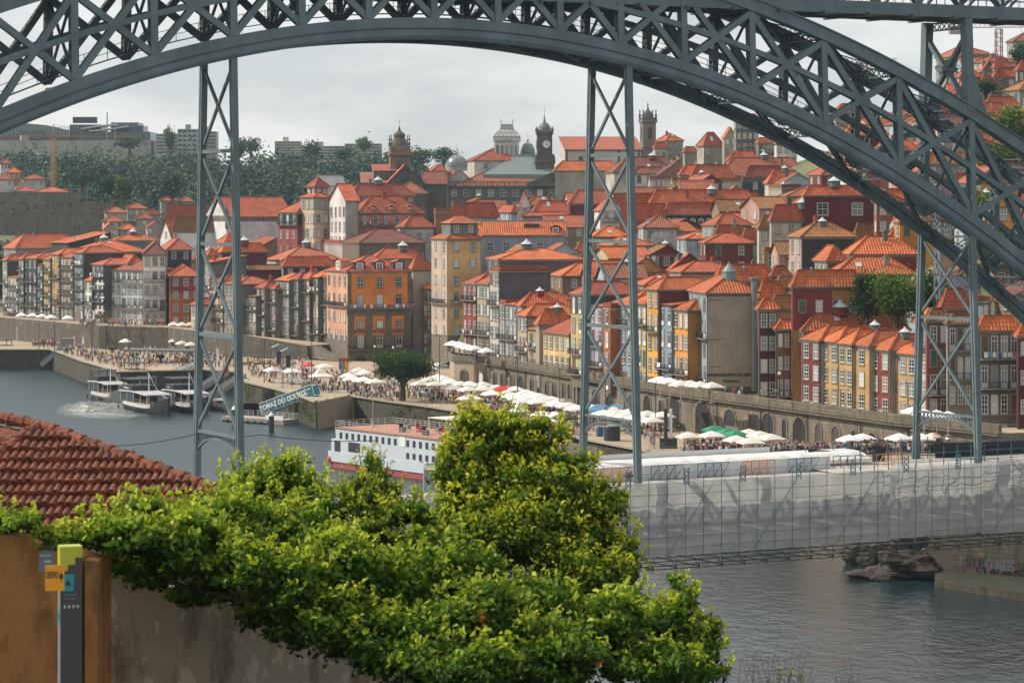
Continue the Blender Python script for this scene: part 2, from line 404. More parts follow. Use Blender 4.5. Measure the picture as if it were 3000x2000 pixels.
ms.inputs[0].default_value=.42; nt.links.new(b.outputs[0],ms.inputs[1]); nt.links.new(tr.outputs[0],ms.inputs[2])
ms2.inputs[0].default_value=.2; nt.links.new(ms.outputs[0],ms2.inputs[1]); nt.links.new(tp.outputs[0],ms2.inputs[2]); nt.links.new(ms2.outputs[0],o.inputs[0])
WT=plain('white tarpaulin',(.62,.62,.60),.6,0,.08)
BLUE=plain('blue scaffold steel',(.06,.14,.19),.5); GALV=plain('galvanised tube',(.24,.26,.27),.45,.2)
ORG=plain('orange scaffold clamp',(.55,.17,.04),.6)
scf=thing('scaffolding','white netted scaffolding wrapped around the lower bridge deck','scaffolding',OFF)
def sb(mb,name,mat): 
    mb.v=[tuple(Vector(v)-OFF) for v in mb.v]; return mb.build(name,mat,scf,smooth=(name=='netting'))
def sheet(b0,b1,zt,zb,l,nz=9,db=.8,cl=0):
    m=MB(); nb=int((b1-b0)/db); vs=[]; fs=[]
    for i in range(nb+1):
        b=b0+(b1-b0)*i/nb
        for k in range(nz+1):
            t=k/nz; z=zt+(zb-zt)*t+ .06*math.sin(b*1.7)*math.sin(t*9)
            w=.10*math.sin(b*2.9+t*5)+.07*math.sin(b*7.1-t*3)+.05*R.random()-.12*abs(math.sin(math.pi*t*nz/3))
            vs.append(bp(b,l+w,z))
    for i in range(nb):
        for k in range(nz): a=i*(nz+1)+k; fs.append((a,a+1,a+nz+2,a+nz+1))
    m.add(vs,fs); return m
sb(sheet(-110,26.5,17.4,10.8,-1.3),'netting',tarp)
sb(sheet(26.2,37,17.6,11.0,-1.6),'netting',tarp)
sb(sheet(37,72,17.7,10.8,-1.4),'netting',tarp)
sb(sheet(-110,60,15.2,10.6,11),'netting',tarp)
m=MB()
for b in np.arange(-110,71,1.9):
    m.tube([bp(b,-1.55 if b<26 else -2.2,10.2),bp(b,-1.55 if b<26 else -2.2,17.9+(.9 if int(b*10)%3==0 else 0))],.032,5,cap=False)
sb(m,'scaffold_standard',BLUE)
m=MB()
for z in np.arange(10.6,18.4,.95):
    for l,b0,b1 in ((-1.5,-110,26),(-2.15,26,72)): m.beam(bp(b0,l,z),bp(b1,l,z),.035,.04)
sb(m,'scaffold_ledger',GALV)
m=MB()
for b in range(-106,68,9):
    m.beam(bp(b,-1.52,10.6),bp(b+5,-1.52,17.2),.06,.07)
sb(m,'scaffold_diagonal',GALV)
for b in range(-104,40,6):
    m=MB()
    if R.random()<1: flatlat(m,bp(b,-1.7,17.1),bp(b+.01,-1.7,18.6),.5,.06,tuple(BD),3,.07)
    sb(m,'ladder_beam',BLUE)
# underside grid
m=MB()
for b in np.arange(-110,70,2.4):
    m.beam(bp(b,-2,9.8),bp(b,11.5,9.8),.07,.07); m.beam(bp(b,-2,9.8),bp(b,-2,10.6),.06,.06); m.beam(bp(b,-1.9,9.4),bp(b,-1.9,10),.05,.05)
    m.beam(bp(b,-2,9.8),bp(b+2.4,4,10.5),.06,.06)
for l in (-2,0,2.5,5,8,11): m.beam(bp(-110,l,9.75),bp(70,l,9.75),.07,.07)
sb(m,'under_deck_tubes',DARK)
# roof frames and white roof sheet on the far half of the deck
m=MB(); vs=[]; fs=[]
bs=np.arange(-16,30,1.2)
for i,b in enumerate(bs):
    sag=.07*math.sin(b*2.3)
    for l,z in ((6.2,17.7),(7.4,18.2+sag),(8.8,18.35+sag),(10.6,18.3)): vs.append(bp(b,l,z+.03*R.random()))
for i in range(len(bs)-1):
    for k in range(3): a=i*4+k; fs.append((a,a+1,a+5,a+4))
m.add(vs,fs); sb(m,'roof_sheet',WT)
m=MB(); 
for b in (-58,22): pass
m.beam(bp(-16,10.7,17.6),bp(21,10.7,17.6),.05,2.4); sb(m,'back_sheet',WT)
m=MB(); m.beam(bp(-16,4.9,17.5),bp(24,4.9,17.5),.04,1.5); sb(m,'inner_sheet',WT)
m=MB(); m.beam(bp(-110,2.2,16.9),bp(23,2.2,16.9),4,.1); m.beam(bp(22,4.2,17.1),bp(72,4.2,17.1),8,.1); sb(m,'walk_boards',plain('grey boards',(.42,.39,.35),.9))
for i,b in enumerate(range(-16,30,5)):
    m=MB()
    for k in range(4):
        a=bp(b+k*.85,4.4,16.9); c=bp(b+k*.85+.85,4.4,16.9); m.beam(a,a+Vector((0,0,1.35)),.07,.07); m.beam(a,c+Vector((0,0,1.3)),.06,.06)
    for z in (16.95,18.25): m.beam(bp(b,4.4,z),bp(b+3.4,4.4,z),.08,.08)
    sb(m,'lattice_frame',BLUE if i%3 else ORG)
m=MB()
for b in np.arange(24,72,1.6):
    for l in (0,9): m.tube([bp(b,l,17),bp(b,l,19.2)],.05,5,cap=False)
for z in (17.8,18.6): 
    for l in (0,9): m.beam(bp(24,l,z),bp(72,l,z),.06,.06)
sb(m,'guard_rail',BLUE)
for b0,b1 in ((24,26.5),(31.5,33),(39,50),(51,72)):
    m=MB(); m.add([bp(b0,8.6,17.1),bp(b1,8.6,17.1),bp(b1,8.6,18.4),bp(b0,8.6,18.6),bp((b0+b1)/2,8.2,18.0)],[(0,1,2,4),(0,4,2,3)])
    sb(m,'black_sheet',plain('black sheet',(.015,.016,.018),.7))
# ---------------------------------------------------------------- houses
WC={}
def winmesh(kind,w,hh,sur):
    k=(kind,round(w,1),round(hh,1),sur.name)
    if k in WC: return WC[k]
    w,hh=round(w,1),round(hh,1); m=MB(); t=.14 if w>.8 else .1
    for x0,x1,z0,z1 in ((-w/2-t,-w/2,-hh/2-t,hh/2+t),(w/2,w/2+t,-hh/2-t,hh/2+t),(-w/2,w/2,hh/2,hh/2+t),(-w/2,w/2,-hh/2-t,-hh/2)):
        m.box(x0,x1,-.09,.02,z0,z1,1)
    if kind=='w': m.box(-w/2-t-.05,w/2+t+.05,-.16,.02,-hh/2-t-.1,-hh/2-t+.002,1)
    f=.085
    for x0,x1,z0,z1 in ((-w/2,-w/2+f,-hh/2,hh/2),(w/2-f,w/2,-hh/2,hh/2),(-w/2+f,w/2-f,hh/2-f,hh/2),(-w/2+f,w/2-f,-hh/2,-hh/2+f)): m.box(x0,x1,-.05,.01,z0,z1)
    m.box(-.03,.03,-.048,.01,-hh/2+f,hh/2-f)
    if kind=='w':
        m.box(-w/2+f,w/2-f,-.052,.01,-.05,.05)
        for z in (-hh*.27,hh*.25): m.box(-w/2+f,w/2-f,-.044,.01,z-.02,z+.02)
    elif kind=='d':
        m.box(-w/2+f,w/2-f,-.052,.01,hh*.26,hh*.26+.08); m.box(-w/2+f,w/2-f,-.046,.01,-hh/2+f,-hh*.26)
    elif kind=='a':
        n=8
        for i in range(n):
            a0=math.pi*i/n; a1=math.pi*(i+1)/n; r=w/2+.02; c=Vector((0,-.05,hh/2))
            m.beam(c+Vector((math.cos(a0)*r,0,math.sin(a0)*r)),c+Vector((math.cos(a1)*r,0,math.sin(a1)*r)),.16,.16,(0,1,0))
            m.add([(0,-.03,hh/2),(math.cos(a0)*r,-.03,hh/2+math.sin(a0)*r),(math.cos(a1)*r,-.03,hh/2+math.sin(a1)*r)],[(0,1,2)],1)
    p=MB(); p.box(-w/2,w/2,-.03,.015,-hh/2,hh/2)
    WC[k]=(m.mesh('window',[WHITE,sur]),p.mesh('pane',[glassm()])); return WC[k]
SHUT=[plain('shutter white',(.5,.5,.47)),plain('shutter green',(.05,.11,.08)),plain('shutter brown',(.13,.07,.045)),plain('shutter grey',(.24,.25,.25))]; SC={}
def addwin(root,pos,rz,kind,w,hh,sur=SURR):
    if kind in('w','d') and w<1.4 and R.random()<.13:
        mt=SHUT[R.randrange(4)]; k=(round(w,1),round(hh,1),mt.name,sur.name)
        if k not in SC:
            m=MB(); w_,h_=round(w,1),round(hh,1); t=.14
            for x0,x1,z0,z1 in ((-w_/2-t,-w_/2,-h_/2-t,h_/2+t),(w_/2,w_/2+t,-h_/2-t,h_/2+t),(-w_/2,w_/2,h_/2,h_/2+t),(-w_/2,w_/2,-h_/2-t,-h_/2)): m.box(x0,x1,-.09,.02,z0,z1,1)
            for x0,x1 in ((-w_/2,-.02),(.02,w_/2)): m.box(x0,x1,-.05,.01,-h_/2,h_/2)
            for i in range(6): z=-h_/2+h_*(i+.5)/6; m.box(-w_/2+.06,w_/2-.06,-.065,-.05,z-.03,z+.03)
            SC[k]=m.mesh('shuttered_window',[mt,sur])
        return link('shuttered_window',SC[k],root,pos,(0,0,rz))
    a,b=winmesh(kind,w,hh,sur); o=link('window' if kind!='d' else 'balcony_door',a,root,pos,(0,0,rz)); link('pane',b,o); return o
def balcony(root,x,y,z,rz,L,solid=None,dep=.8):
    m=MB(); m.box(-L/2,L/2,-dep,0,-.12,0,0); o=m.build('balcony',SURR,root); o.location=(x,y,z); o.rotation_euler=(0,0,rz)
    r=MB(); r.box(-L/2,L/2,-dep,-dep+.05,.95,1.02)
    for s in (-1,1): r.box(s*L/2-.03,s*L/2+.03,-dep,0,.93,1)
    n=max(3,int(L/.16))
    for i in range(n+1):
        X=-L/2+L*i/n; r.box(X-.022,X+.022,-dep+.01,-dep+.045,0,.95)
    r.build('railing',solid or DARK,o)
    if L>2.5 and R.random()<.14:
        c=MB(); x=-L/2+.3; c.box(-L/2,L/2,-dep-.055,-dep-.025,.955,.985)
        while x<L/2-.6:
            w_=R.uniform(.3,.6); hh=R.uniform(.5,.9)
            if R.random()<.7: c.box(x,x+w_,-dep-.06,-dep-.02,.95-hh,.97,R.randrange(3))
            x+=w_+.12
        c.build('laundry',[WHITE,plain('washed blue cloth',(.15,.25,.4)),plain('washed red cloth',(.45,.1,.1))],o)
HB=[]
def h(label,ca,cb,xl,xc,xr,ye,A=None,B=None,D=0,H=12,r='h',rh=None,bal='',balB='',ex='',th=None,k=None,fh=3.3,wk='w',dk='',tc=None,gc=None,sur=SURR,cat='house',name='house',L=None,W=None,zb=None,t0=.75,ww=1.05,wh=1.75,rm=None,ov=.45,ccap=None):
    if th is None: th=33 if xc<950 else 22.3
    t=math.radians(th); c,s=math.cos(t),math.sin(t)
    if D=='F': D=ip(FR,xc,1)+1
    if not D: D=solveD(xc,ye,H)
    X=(xc-1500)/F*D; u=(xl-1500)/F
    if L is None: L=(X-u*D)/(s+u*c) if xl<xc else 9
    u=(xr-1500)/F
    if W is None: W=(u*D-X)/(c-u*s) if xr>xc else 9
    L=min(max(L,1.5),70); W=min(max(W,1.5),70)
    zE=HC-(ye-YH)/F*D
    z0=zb if zb is not None else min(terr(xc,D),zE-H)-2.5
    hgt=zE-z0
    HB.append((X+c*W/2-s*L/2,D+s*W/2+c*L/2,max(W,L)/2+5,zE-5.5))
    root=thing(name,label,cat,(X,D,z0),t)
    ma=wallm(ca) if isinstance(ca,str) and ca[0]=='#' else ca; mb_=wallm(cb) if isinstance(cb,str) and cb[0]=='#' else cb
    mats=[ma,mb_]
    m=MB(); zt=hgt
    zz=[(0,zt,0)]
    if tc: mats.append(wallm(tc[0]) if isinstance(tc[0],str) else tc[0]); zz=[(0,zt-tc[1],0),(zt-tc[1],zt,2)]
    if gc:
        mats.append(gc[0] if not isinstance(gc[0],str) else wallm(gc[0])); gi=len(mats)-1; a,b,mi=zz[0]; g=gc[1]; zz=[(a,g,gi),(g,b,mi)]+zz[1:]
    for a,b,mi in zz:
        m.quad((0,L,a),(0,0,a),(0,0,b),(0,L,b),mi if mi else 0); m.quad((0,0,a),(W,0,a),(W,0,b),(0,0,b),mi if mi else 1)
        m.quad((W,0,a),(W,L,a),(W,L,b),(W,0,b),mi if mi else 1); m.quad((W,L,a),(0,L,a),(0,L,b),(W,L,b),mi if mi else 0)
    if rh is None: rh=min(min(W,L)*.28,3.6)
    k=R.choice([0,0,1,1,2,3,4,5]) if k is None else k; RM=rm or roofm(k); o_=ov
    rf=MB(); E=zt; P=lambda x,y,z:(x,y,z)
    x0,x1,y0,y1=-o_,W+o_,-o_,L+o_
    rl=[]
    if r=='h' or r=='p':
        if W>=L: i=(y1-y0)/2 if r=='h' else (x1-x0)/2; a=(x0+min(i,(x1-x0)/2),(y0+y1)/2,E+rh); b=(x1-min(i,(x1-x0)/2),(y0+y1)/2,E+rh)
        else: i=min((x1-x0)/2,(y1-y0)/2); a=((x0+x1)/2,y0+i,E+rh); b=((x0+x1)/2,y1-i,E+rh)
        C=[(x0,y0,E),(x1,y0,E),(x1,y1,E),(x0,y1,E)]
        if W>=L:
            rf.quad(C[0],C[1],b,a,0,True); rf.quad(C[2],C[3],a,b,0,True); rf.tri(C[3],C[0],a); rf.tri(C[1],C[2],b); rl=[(C[0],a),(C[3],a),(C[1],b),(C[2],b),(a,b)]
        else:
            rf.quad(C[3],C[0],a,b,0,True); rf.quad(C[1],C[2],b,a,0,True); rf.tri(C[0],C[1],a); rf.tri(C[2],C[3],b); rl=[(C[0],a),(C[1],a),(C[2],b),(C[3],b),(a,b)]
    elif r=='gB':   # gable triangle on the face turned to the right
        xm=W/2; a,b=(xm,y0,E+rh),(xm,y1,E+rh); e=E-rh*o_/(W/2)
        rf.quad((x0,y1,e),(x0,y0,e),a,b,0,True); rf.quad((x1,y0,e),(x1,y1,e),b,a,0,True); rl=[(a,b)]
        m.add([(0,0,E),(W,0,E),(xm,0,E+rh)],[(0,1,2)],1); m.add([(0,L,E),(W,L,E),(xm,L,E+rh)],[(2,1,0)],1)
    elif r=='gA':
        ym=L/2; a,b=(x0,ym,E+rh),(x1,ym,E+rh); e=E-rh*o_/(L/2)
        rf.quad((x0,y0,e),(x1,y0,e),b,a,0,True); rf.quad((x1,y1,e),(x0,y1,e),a,b,0,True); rl=[(a,b)]
        m.add([(0,0,E),(0,L,E),(0,ym,E+rh)],[(2,1,0)],0); m.add([(W,0,E),(W,L,E),(W,ym,E+rh)],[(0,1,2)],1)
    elif r=='sB' or r=='sA':  # single slope rising away from the B (or A) face
        if r=='sB':
            rf.quad((x0,y0,E),(x1,y0,E),(x1,y1,E+rh),(x0,y1,E+rh),0,True); m.add([(0,0,E),(0,L,E),(0,L,E+rh)],[(0,1,2)],0); m.add([(W,0,E),(W,L,E),(W,L,E+rh)],[(0,1,2)],1)
            m.quad((0,L,E),(W,L,E),(W,L,E+rh),(0,L,E+rh),1)
        else:
            rf.quad((x0,y1,E),(x0,y0,E),(x1,y0,E+rh),(x1,y1,E+rh),0,True); m.add([(0,0,E),(W,0,E),(W,0,E+rh)],[(0,1,2)],1); m.add([(0,L,E),(W,L,E),(W,L,E+rh)],[(0,1,2)],0)
            m.quad((W,0,E),(W,L,E),(W,L,E+rh),(W,0,E+rh),1)
    else:
        rf.box(x0+.3,x1-.3,y0+.3,y1-.3,E,E+.12)
        for a,b,c_,d in ((0,W,0,.25),(0,W,L-.25,L),(0,.25,.25,L-.25),(W-.25,W,.25,L-.25)): rf.box(a,b,c_,d,E+.12,E+.75)
    if r in('h','p','gA','gB'):
        for p,q in rl: rf.beam(Vector(p)+Vector((0,0,.05)),Vector(q)+Vector((0,0,.05)),.28,.2)
    if r!='f':
        for a,b in (((x0,y0),(x1,y0)),((x0,y0),(x0,y1)),((x1,y0),(x1,y1)),((x0,y1),(x1,y1))): pass
        if r in('h','p'):
            rf.box(x0+.05,x1-.05,y0+.05,y1-.05,E-.14,E-.02,1)
    walls=m.build('wall',mats,root)
    ro=rf.build('roof',[RM,SURR],root)
    if r in ('h','p','f') and W<40:
        cm=MB(); q=.12
        cm.box(-q,W+q,-q,0,E-.5,E-.16); cm.box(-q,0,0,L+q,E-.5,E-.16); cm.build('cornice',SURR,root)
    if (A or B) and D<800 and cat=='house':
        dp=MB(); dp.tube([(-.09,.15,.2),(-.09,.15,zt-.2)],.07,5); dp.tube([(W-.15,-.09,.2),(W-.15,-.09,zt-.2)],.07,5); dp.beam((-.45,.15,zt-.15),(-.09,.15,zt-.6),.1,.1); dp.beam((-.12,-.12,zt-.4),(W,-.12,zt-.4),.12,.12); dp.build('downpipe',DARK if R.random()<.6 else SURR,root)
    # windows
    def face(n,rows,Lf,isA,bl):
        fs=[]
        for i in range(rows):
            kind=wk
            if str(i) in bl or str(i) in dk: kind='d'
            hh=wh if kind!='d' else wh+.5
            w=min(ww,Lf/n*.62)
            zc=zt-t0-i*fh-wh/2-(.25 if kind=='d' else 0)
            if zc-hh/2<.4: break
            for j in range(n):
                tt=(j+.5)/n*Lf
                if isA: addwin(root,(-.012,tt,zc),-math.pi/2,kind,w,hh,sur)
                else: addwin(root,(tt,-.012,zc),0,kind,w,hh,sur)
            if str(i) in bl:
                if isA: balcony(root,0,Lf/2,zc-hh/2-.1,-math.pi/2,Lf*.96)
                else: balcony(root,Lf/2,0,zc-hh/2-.1,0,Lf*.96)
    if A: face(A[0],A[1],L,True,bal)
    if B: face(B[0],B[1],W,False,balB)
    # roof furniture
    def rz_(x,y):
        if r in('h','p'): d=min(x-x0,x1-x,y-y0,y1-y); return E+rh*min(1,d/(min(x1-x0,y1-y0)/2))
        if r=='gB': return E+rh*(1-abs(x-W/2)/(W/2))
        if r=='gA': return E+rh*(1-abs(y-L/2)/(L/2))
        if r=='sB': return E+rh*(y/L)
        if r=='sA': return E+rh*(x/W)
        return E
    for e in ex:
        if e=='c':
            x,y=R.uniform(.2,.8)*W,R.uniform(.2,.75)*L; z=rz_(x,y); cm=MB(); cm.box(x-.35,x+.35,y-.3,y+.3,z-.6,z+1.2); cm.box(x-.45,x+.45,y-.4,y+.4,z+1.2,z+1.35); cm.box(x-.2,x+.2,y-.2,y+.2,z+1.35,z+1.6); cm.build('chimney',R.choice([wallm('#8f857a'),wallm('#a5452f'),wallm('#6d6a66')]),ro)
        if e=='l':
            x,y=R.uniform(.35,.65)*W,R.uniform(.35,.6)*L; z=rz_(x,y)-.3; cm=MB(); q=.62 if W<10.5 else .9; cm.lathe((x,y,z),[(1.35*q,0),(1.3*q,1.1*q+.2),(1.5*q,1.15*q+.2),(1.5*q,1.25*q+.2)],14,0); cm.lathe((x,y,z+1.25*q+.2),[(1.5*q,0),(.35*q,.85*q),(.3*q,1.1*q),(.05,1.25*q)],14,1)
            cm.build('roof_lantern',[R.choice([wallm('#5f7170'),wallm('#7c3a30'),wallm('#66706c')]),plain('glazed cone',(.5,.54,.53),.3)],ro)
        if e=='s':
            x,y=R.uniform(.25,.7)*W,R.uniform(.12,.35)*L; z=rz_(x,y); z2=rz_(x,y+.9); cm=MB(); cm.add([(x-.5,y,z+.08),(x+.5,y,z+.08),(x+.5,y+.9,z2+.08),(x-.5,y+.9,z2+.08)],[(0,1,2,3)]); cm.build('skylight',plain('skylight glass',(.45,.5,.52),.15),ro)
        if e=='t':
            x,y=R.uniform(.3,.7)*W,R.uniform(.3,.6)*L; z=rz_(x,y); cm=MB(); cm.tube([(x,y,z-.2),(x,y,z+3)],.04,5)
            for q in (2.3,2.6,2.9): cm.beam((x-.6,y,z+q),(x+.6,y,z+q),.03,.03)
            cm.build('aerial',GALV,ro)
        if e=='v':
            x,y=R.uniform(.25,.75)*W,R.uniform(.15,.4)*L; z=rz_(x,y); cm=MB(); cm.tube([(x,y,z-.2),(x,y,z+.8)],.14,8); cm.lathe((x,y,z+.8),[(.32,0),(.05,.25)],8); cm.build('vent_pipe',GALV,ro)
        if e=='y':
            x,y=R.uniform(.1,.8)*W,.2; z=rz_(x,y)+.9; cm=MB(); cm.lathe((x,y,z),[(.05,-.9),(.04,0)],5)
            ring=[(x+.55*math.cos(a)*.95,y-.2+.1*math.cos(a),z+.2+.55*math.sin(a)) for a in [i*math.pi/6 for i in range(12)]]; cm.add(ring+[(x,y,z+.2)],[(i,(i+1)%12,12) for i in range(12)]); cm.build('satellite_dish',plain('dish grey',(.55,.55,.53),.5),ro)
    return root,dict(W=W,L=L,zt=zt,D=D,X=X,z0=z0,ro=ro,rz=rz_)
def dormers(hr,inf,n,col='#5c2e2c',y=.16,w=1.7,hh=1.5,face='B',f0=0.08,f1=.92,dep=2.6,z=0,rk=0):
    for i in range(n):
        Lf=inf['W'] if face=='B' else inf['L']; t=Lf*(f0+(f1-f0)*(i+.5)/n); m=MB(); E=inf['zt']+z
        o=bpy.data.objects.new('dormer',None); 
        d0=y; m.box(-w/2,w/2,d0,d0+dep,0,hh)
        a=m.build('dormer',wallm(col),hr)
        g=MB(); g.quad((-w/2-.3,d0-.3,hh),(0,d0-.3,hh+.55),(0,d0+dep,hh+.55),(-w/2-.3,d0+dep,hh),0,True); g.quad((0,d0-.3,hh+.55),(w/2+.3,d0-.3,hh),(w/2+.3,d0+dep,hh),(0,d0+dep,hh+.55),0,True)
        g.add([(-w/2,d0-.01,hh),(w/2,d0-.01,hh),(0,d0-.01,hh+.5)],[(0,1,2)]); g.build('dormer_roof',roofm(rk),a)
        addwin(a,(0,d0-.012,hh*.5),0,'w',w*.55,hh*.75,WHITE)
        if face=='B': a.location=(t,0,E)
        else: a.location=(0,t,E); a.rotation_euler=(0,0,-math.pi/2)
        bpy.data.objects.remove(o)
def text(s,size,mat,parent,loc,rot,ext=.03,name='lettering',align='CENTER'):
    cu=bpy.data.curves.new(name,'FONT'); cu.body=s; cu.size=size; cu.extrude=ext; cu.offset=size*.025; cu.align_x=align; cu.align_y='CENTER'
    t=bpy.data.objects.new(name,cu); COL.objects.link(t); bpy.context.view_layer.update()
    me=bpy.data.meshes.new_from_object(t); bpy.data.objects.remove(t); me.materials.clear(); me.materials.append(mat)
    return link(name,me,parent,loc,rot)
# ---------------------------------------------------------------- the houses
GN='#3f4c49'
BLK=corrug('black corrugated cladding','#2c3133'); MAR=corrug('maroon corrugated cladding','#7a3133'); GRC=corrug('grey corrugated cladding','#8b857d'); DGR=corrug('dark green cladding','#2f3f3e')
PALE='#c9b9b4'
# -- left group along the river
h('long grey warehouse under a broad clay roof at the far left of the town','#8a8884','#96938e',11,46,250,727,D=815,H=18,r='h',rh=4.2,k=0,ex='v')
h('house with a black side wall and a roof sloping down to the left','#3a3d3c',BLK,150,200,325,712,D=790,H=20,r='sA',rh=3.2,k=1,ex='v')
h('low slate-walled house with white roof lantern behind the white corner house','#6b7068','#5d625c',325,340,460,704,D=850,H=14,r='h',rh=1.7,k=1,ex='l',th=20)
h('black-walled house with chimney behind the big white corner house','#30312f',BLK,470,492,562,731,D=760,H=24,B=(2,1),r='h',rh=3,k=0,ex='c',th=15)
h('wide black party wall under a tiled roof with white conical lantern','#3c4644',BLK,214,247,430,737,D=742,H=24,r='h',rh=3,k=0,ex='lcs',th=15)
S=[('narrow white house at the far left end of the river row','#b9b6ab',8,22,762,'F',2,6),
('short white house with a sloping clay roof near the left end of the river row','#c3bfb4',22,55,812,'F',3,4),
('narrow brown house squeezed beside the blue-black house','#8d7f73',55,70,758,'F',2,6),
('tall blue-black house with dark balconies','#343d48',70,109,757,'F',3,6),
('grey house left of the narrow yellow house, washing on its balcony','#8f918c',109,126,775,'F',2,5),
('small yellow-topped house with grey lower floors','#c79a4a',126,150,760,'F',2,5),
('tall ochre house with a small attic storey','#b8924e',150,176,745,'F',2,6),
('pink house with dark window doors and iron balconies','#b08d83',176,215,753,'F',3,5),
('blue-grey tiled house beside a big black side wall','#74828a',215,246,740,'F',2,6),
('narrow white house with black doors','#d2d0c8',246,270,822,'F',2,4),
('black and white striped house with a cafe sign','#4b5250',270,306,775,'F',3,5)]
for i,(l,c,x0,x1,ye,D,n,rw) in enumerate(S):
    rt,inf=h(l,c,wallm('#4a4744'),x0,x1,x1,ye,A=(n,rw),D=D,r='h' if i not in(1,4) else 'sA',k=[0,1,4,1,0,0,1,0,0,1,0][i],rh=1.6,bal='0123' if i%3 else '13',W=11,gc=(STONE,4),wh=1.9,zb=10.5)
    if i==10:
        for z in (3.5,7,10.5): 
            m=MB(); m.box(-.1,0,0,inf['L'],z,z+.5); m.build('white_band',WHITE,rt)
        text('CAFE',1.5,DARK,rt,(-.13,inf['L']/2,7.3),(math.pi/2,0,-math.pi/2))
rt,inf=h('big white corner house, lower left part with blue-grey balconies','#efece6','#e3e0da',306,420,424,792,A=(7,5),D=715,th=52,r='h',k=5,rh=2.4,bal='02',W=12,gc=(wallm('#c6c8cd'),10),wh=2,zb=10.5,balB='')
rt,inf=h('big white corner house, taller right part with blue-grey balconies','#f2efe9','#e9e6e0',418,421,487,745,B=(3,6),D=712,th=8,r='h',k=5,rh=3,balB='13',gc=(wallm('#c6c8cd'),10),wh=2.2,fh=3.7,zb=10.5,ww=1.3)
rt,inf=h('low white house with a tiled roof on top of the white corner house','#f0ede6','#e6e3dd',345,378,418,772,D=722,H=20,B=(1,1),th=20,k=0,rh=2.2)
h('maroon house with ochre lower floors right of the white corner house','#7a2c38','#8a3038',487,500,590,808,B=(3,4),D=705,th=10,r='h',k=0,rh=2.5,gc=(wallm('#a5602a'),9),zb=10.5)
h('small white cottage at the foot of the maroon house','#bdb8ae','#c9c5ba',560,585,620,892,A=(2,3),D=684,k=0,rh=1.6,zb=10.5,W=6)
# -- church on the left
h('small grey stone building high behind the white church','#6f6c60','#77746a',487,492,640,626,B=(5,1),D=900,H=16,th=6,r='gA',k=0,rh=3,t0=3,ww=.8,wh=.8)
h('narrow white gabled chapel front left of the ochre-roofed church wing','#dcd9d6','#cfccc8',470,502,506,690,A=(1,1),D=845,H=16,th=40,r='gA',rh=5,k=1,wk='w',W=6,ww=.7,t0=-1)
h('white church wing with a mossy ochre tiled roof','#d6d2cf','#d9d5d3',504,507,655,678,B=(3,1),D=842,H=16,th=6,r='h',rh=4.4,k=3,t0=4.5,ww=2,wh=3,cat='church',name='church')
cr,ci=h('white church nave with a steep gable front and long clay roof','#d9d6d6','#cdc8c8',600,664,856,632,D=835,H=18,th=30,r='gA',rh=5.8,k=0,cat='church',name='church',tc=(STONE,1.8))
m=MB()
for x in (.3,8,13,20,26,31): m.lathe((x,ci['L'],ci['zt']+2),[(.5,-2),(.5,0),(.7,.1),(.35,.8),(.5,1.4),(.12,3),(.02,4)],8)
for y in (0,): m.lathe((0,y,ci['zt']-1),[(.5,-3),(.5,0),(.8,.3),(.5,1),(.6,2),(.15,4),(.02,6)],8)
m.build('pinnacle',STONE,cr)
h('red house with a black top floor and white windows beside the beige tower house','#97423f','#8f3d3b',815,872,877,622,A=(3,3),D=740,H=13,r='h',k=0,rh=3,tc=('#24282a',3.5),bal='0',fh=4.2,wh=2.1,W=9)
h('rubble stone house with a slanting clay roof below the white church','#8c7868',STONEB,686,730,812,738,D=730,H=10,th=20,r='sA',rh=4,k=0)
h('small ochre house under a hipped roof left of the rubble stone house','#c07c30','#b9762c',636,660,720,710,A=(2,1),D=742,H=10,r='h',rh=2.5,k=0)
rt,inf=h('tall beige house with maroon attic and roof lantern pole','#c8b39c','#c7b29c',880,922,965,577,A=(3,4),B=(2,4),D=735,H=22,k=0,rh=1.2,fh=3.9,wh=2.3,tc=('#a29684',3.6),r='h',ww=1.2)
h('maroon attic storey crowned by a small pyramid roof','#6d2b2e','#662a2c',899,925,960,546,A=(2,1),B=(2,1),D=738,zb=40,H=5,k=0,rh=2.4,t0=.8)
rt,inf=h('tall white gabled house with rows of narrow sash windows','#d8d2cc','#9d9790',966,1014,1020,585,A=(4,3),D=722,H=20,r='gA',rh=4.2,k=0,fh=3.9,wh=2.4,t0=2,W=3.5,ccap=1)
h('white metal attic roof rising above the beige tower house','#c9c7c2','#d6d4ce',926,940,1008,537,D=790,H=26,r='gA',rh=2.2,rm=corrug('white standing seam','#c8c8c4'))
rt,inf=h('red-washed house with ribbon dormer behind the salmon house','#9a4f45','#9a4c43',1008,1030,1215,573,B=(7,1),D=770,H=18,k=4,rh=3.5,ex='lc',t0=.4,wh=1.2)
rt,inf=h('salmon pink house with long balcony and two dormers','#c17d6d','#c67a68',1015,1052,1242,624,A=(2,3),B=(6,3),D=735,H=16,k=0,rh=4.6,balB='0',fh=4.1,wh=2,ex='c')
dormers(rt,inf,3,'#8c4034',y=.8,w=2,z=0)
h('brown rubble house under a wide faded hipped roof',STONEB,STONEB,1003,1055,1246,711,B=(3,1),D=705,H=9,r='h',rh=3.4,k=5,t0=2.5)
h('pale concrete wall house with stained plaster beside the beige tower','#b0a7a3','#a8a09c',935,1006,1062,712,D=722,H=10,r='f',th=25)
h('grey-white house with three dark shuttered windows','#a5a19c','#aeaaa6',1163,1185,1272,665,B=(3,1),D=725,H=9,k=4,rh=3,t0=1.6,ww=1.3,wh=2.2)
h('tall brown boarded tower block beside the grey-white house','#8a5a35','#94623a',1272,1276,1322,618,D=728,H=12,r='f',th=15)
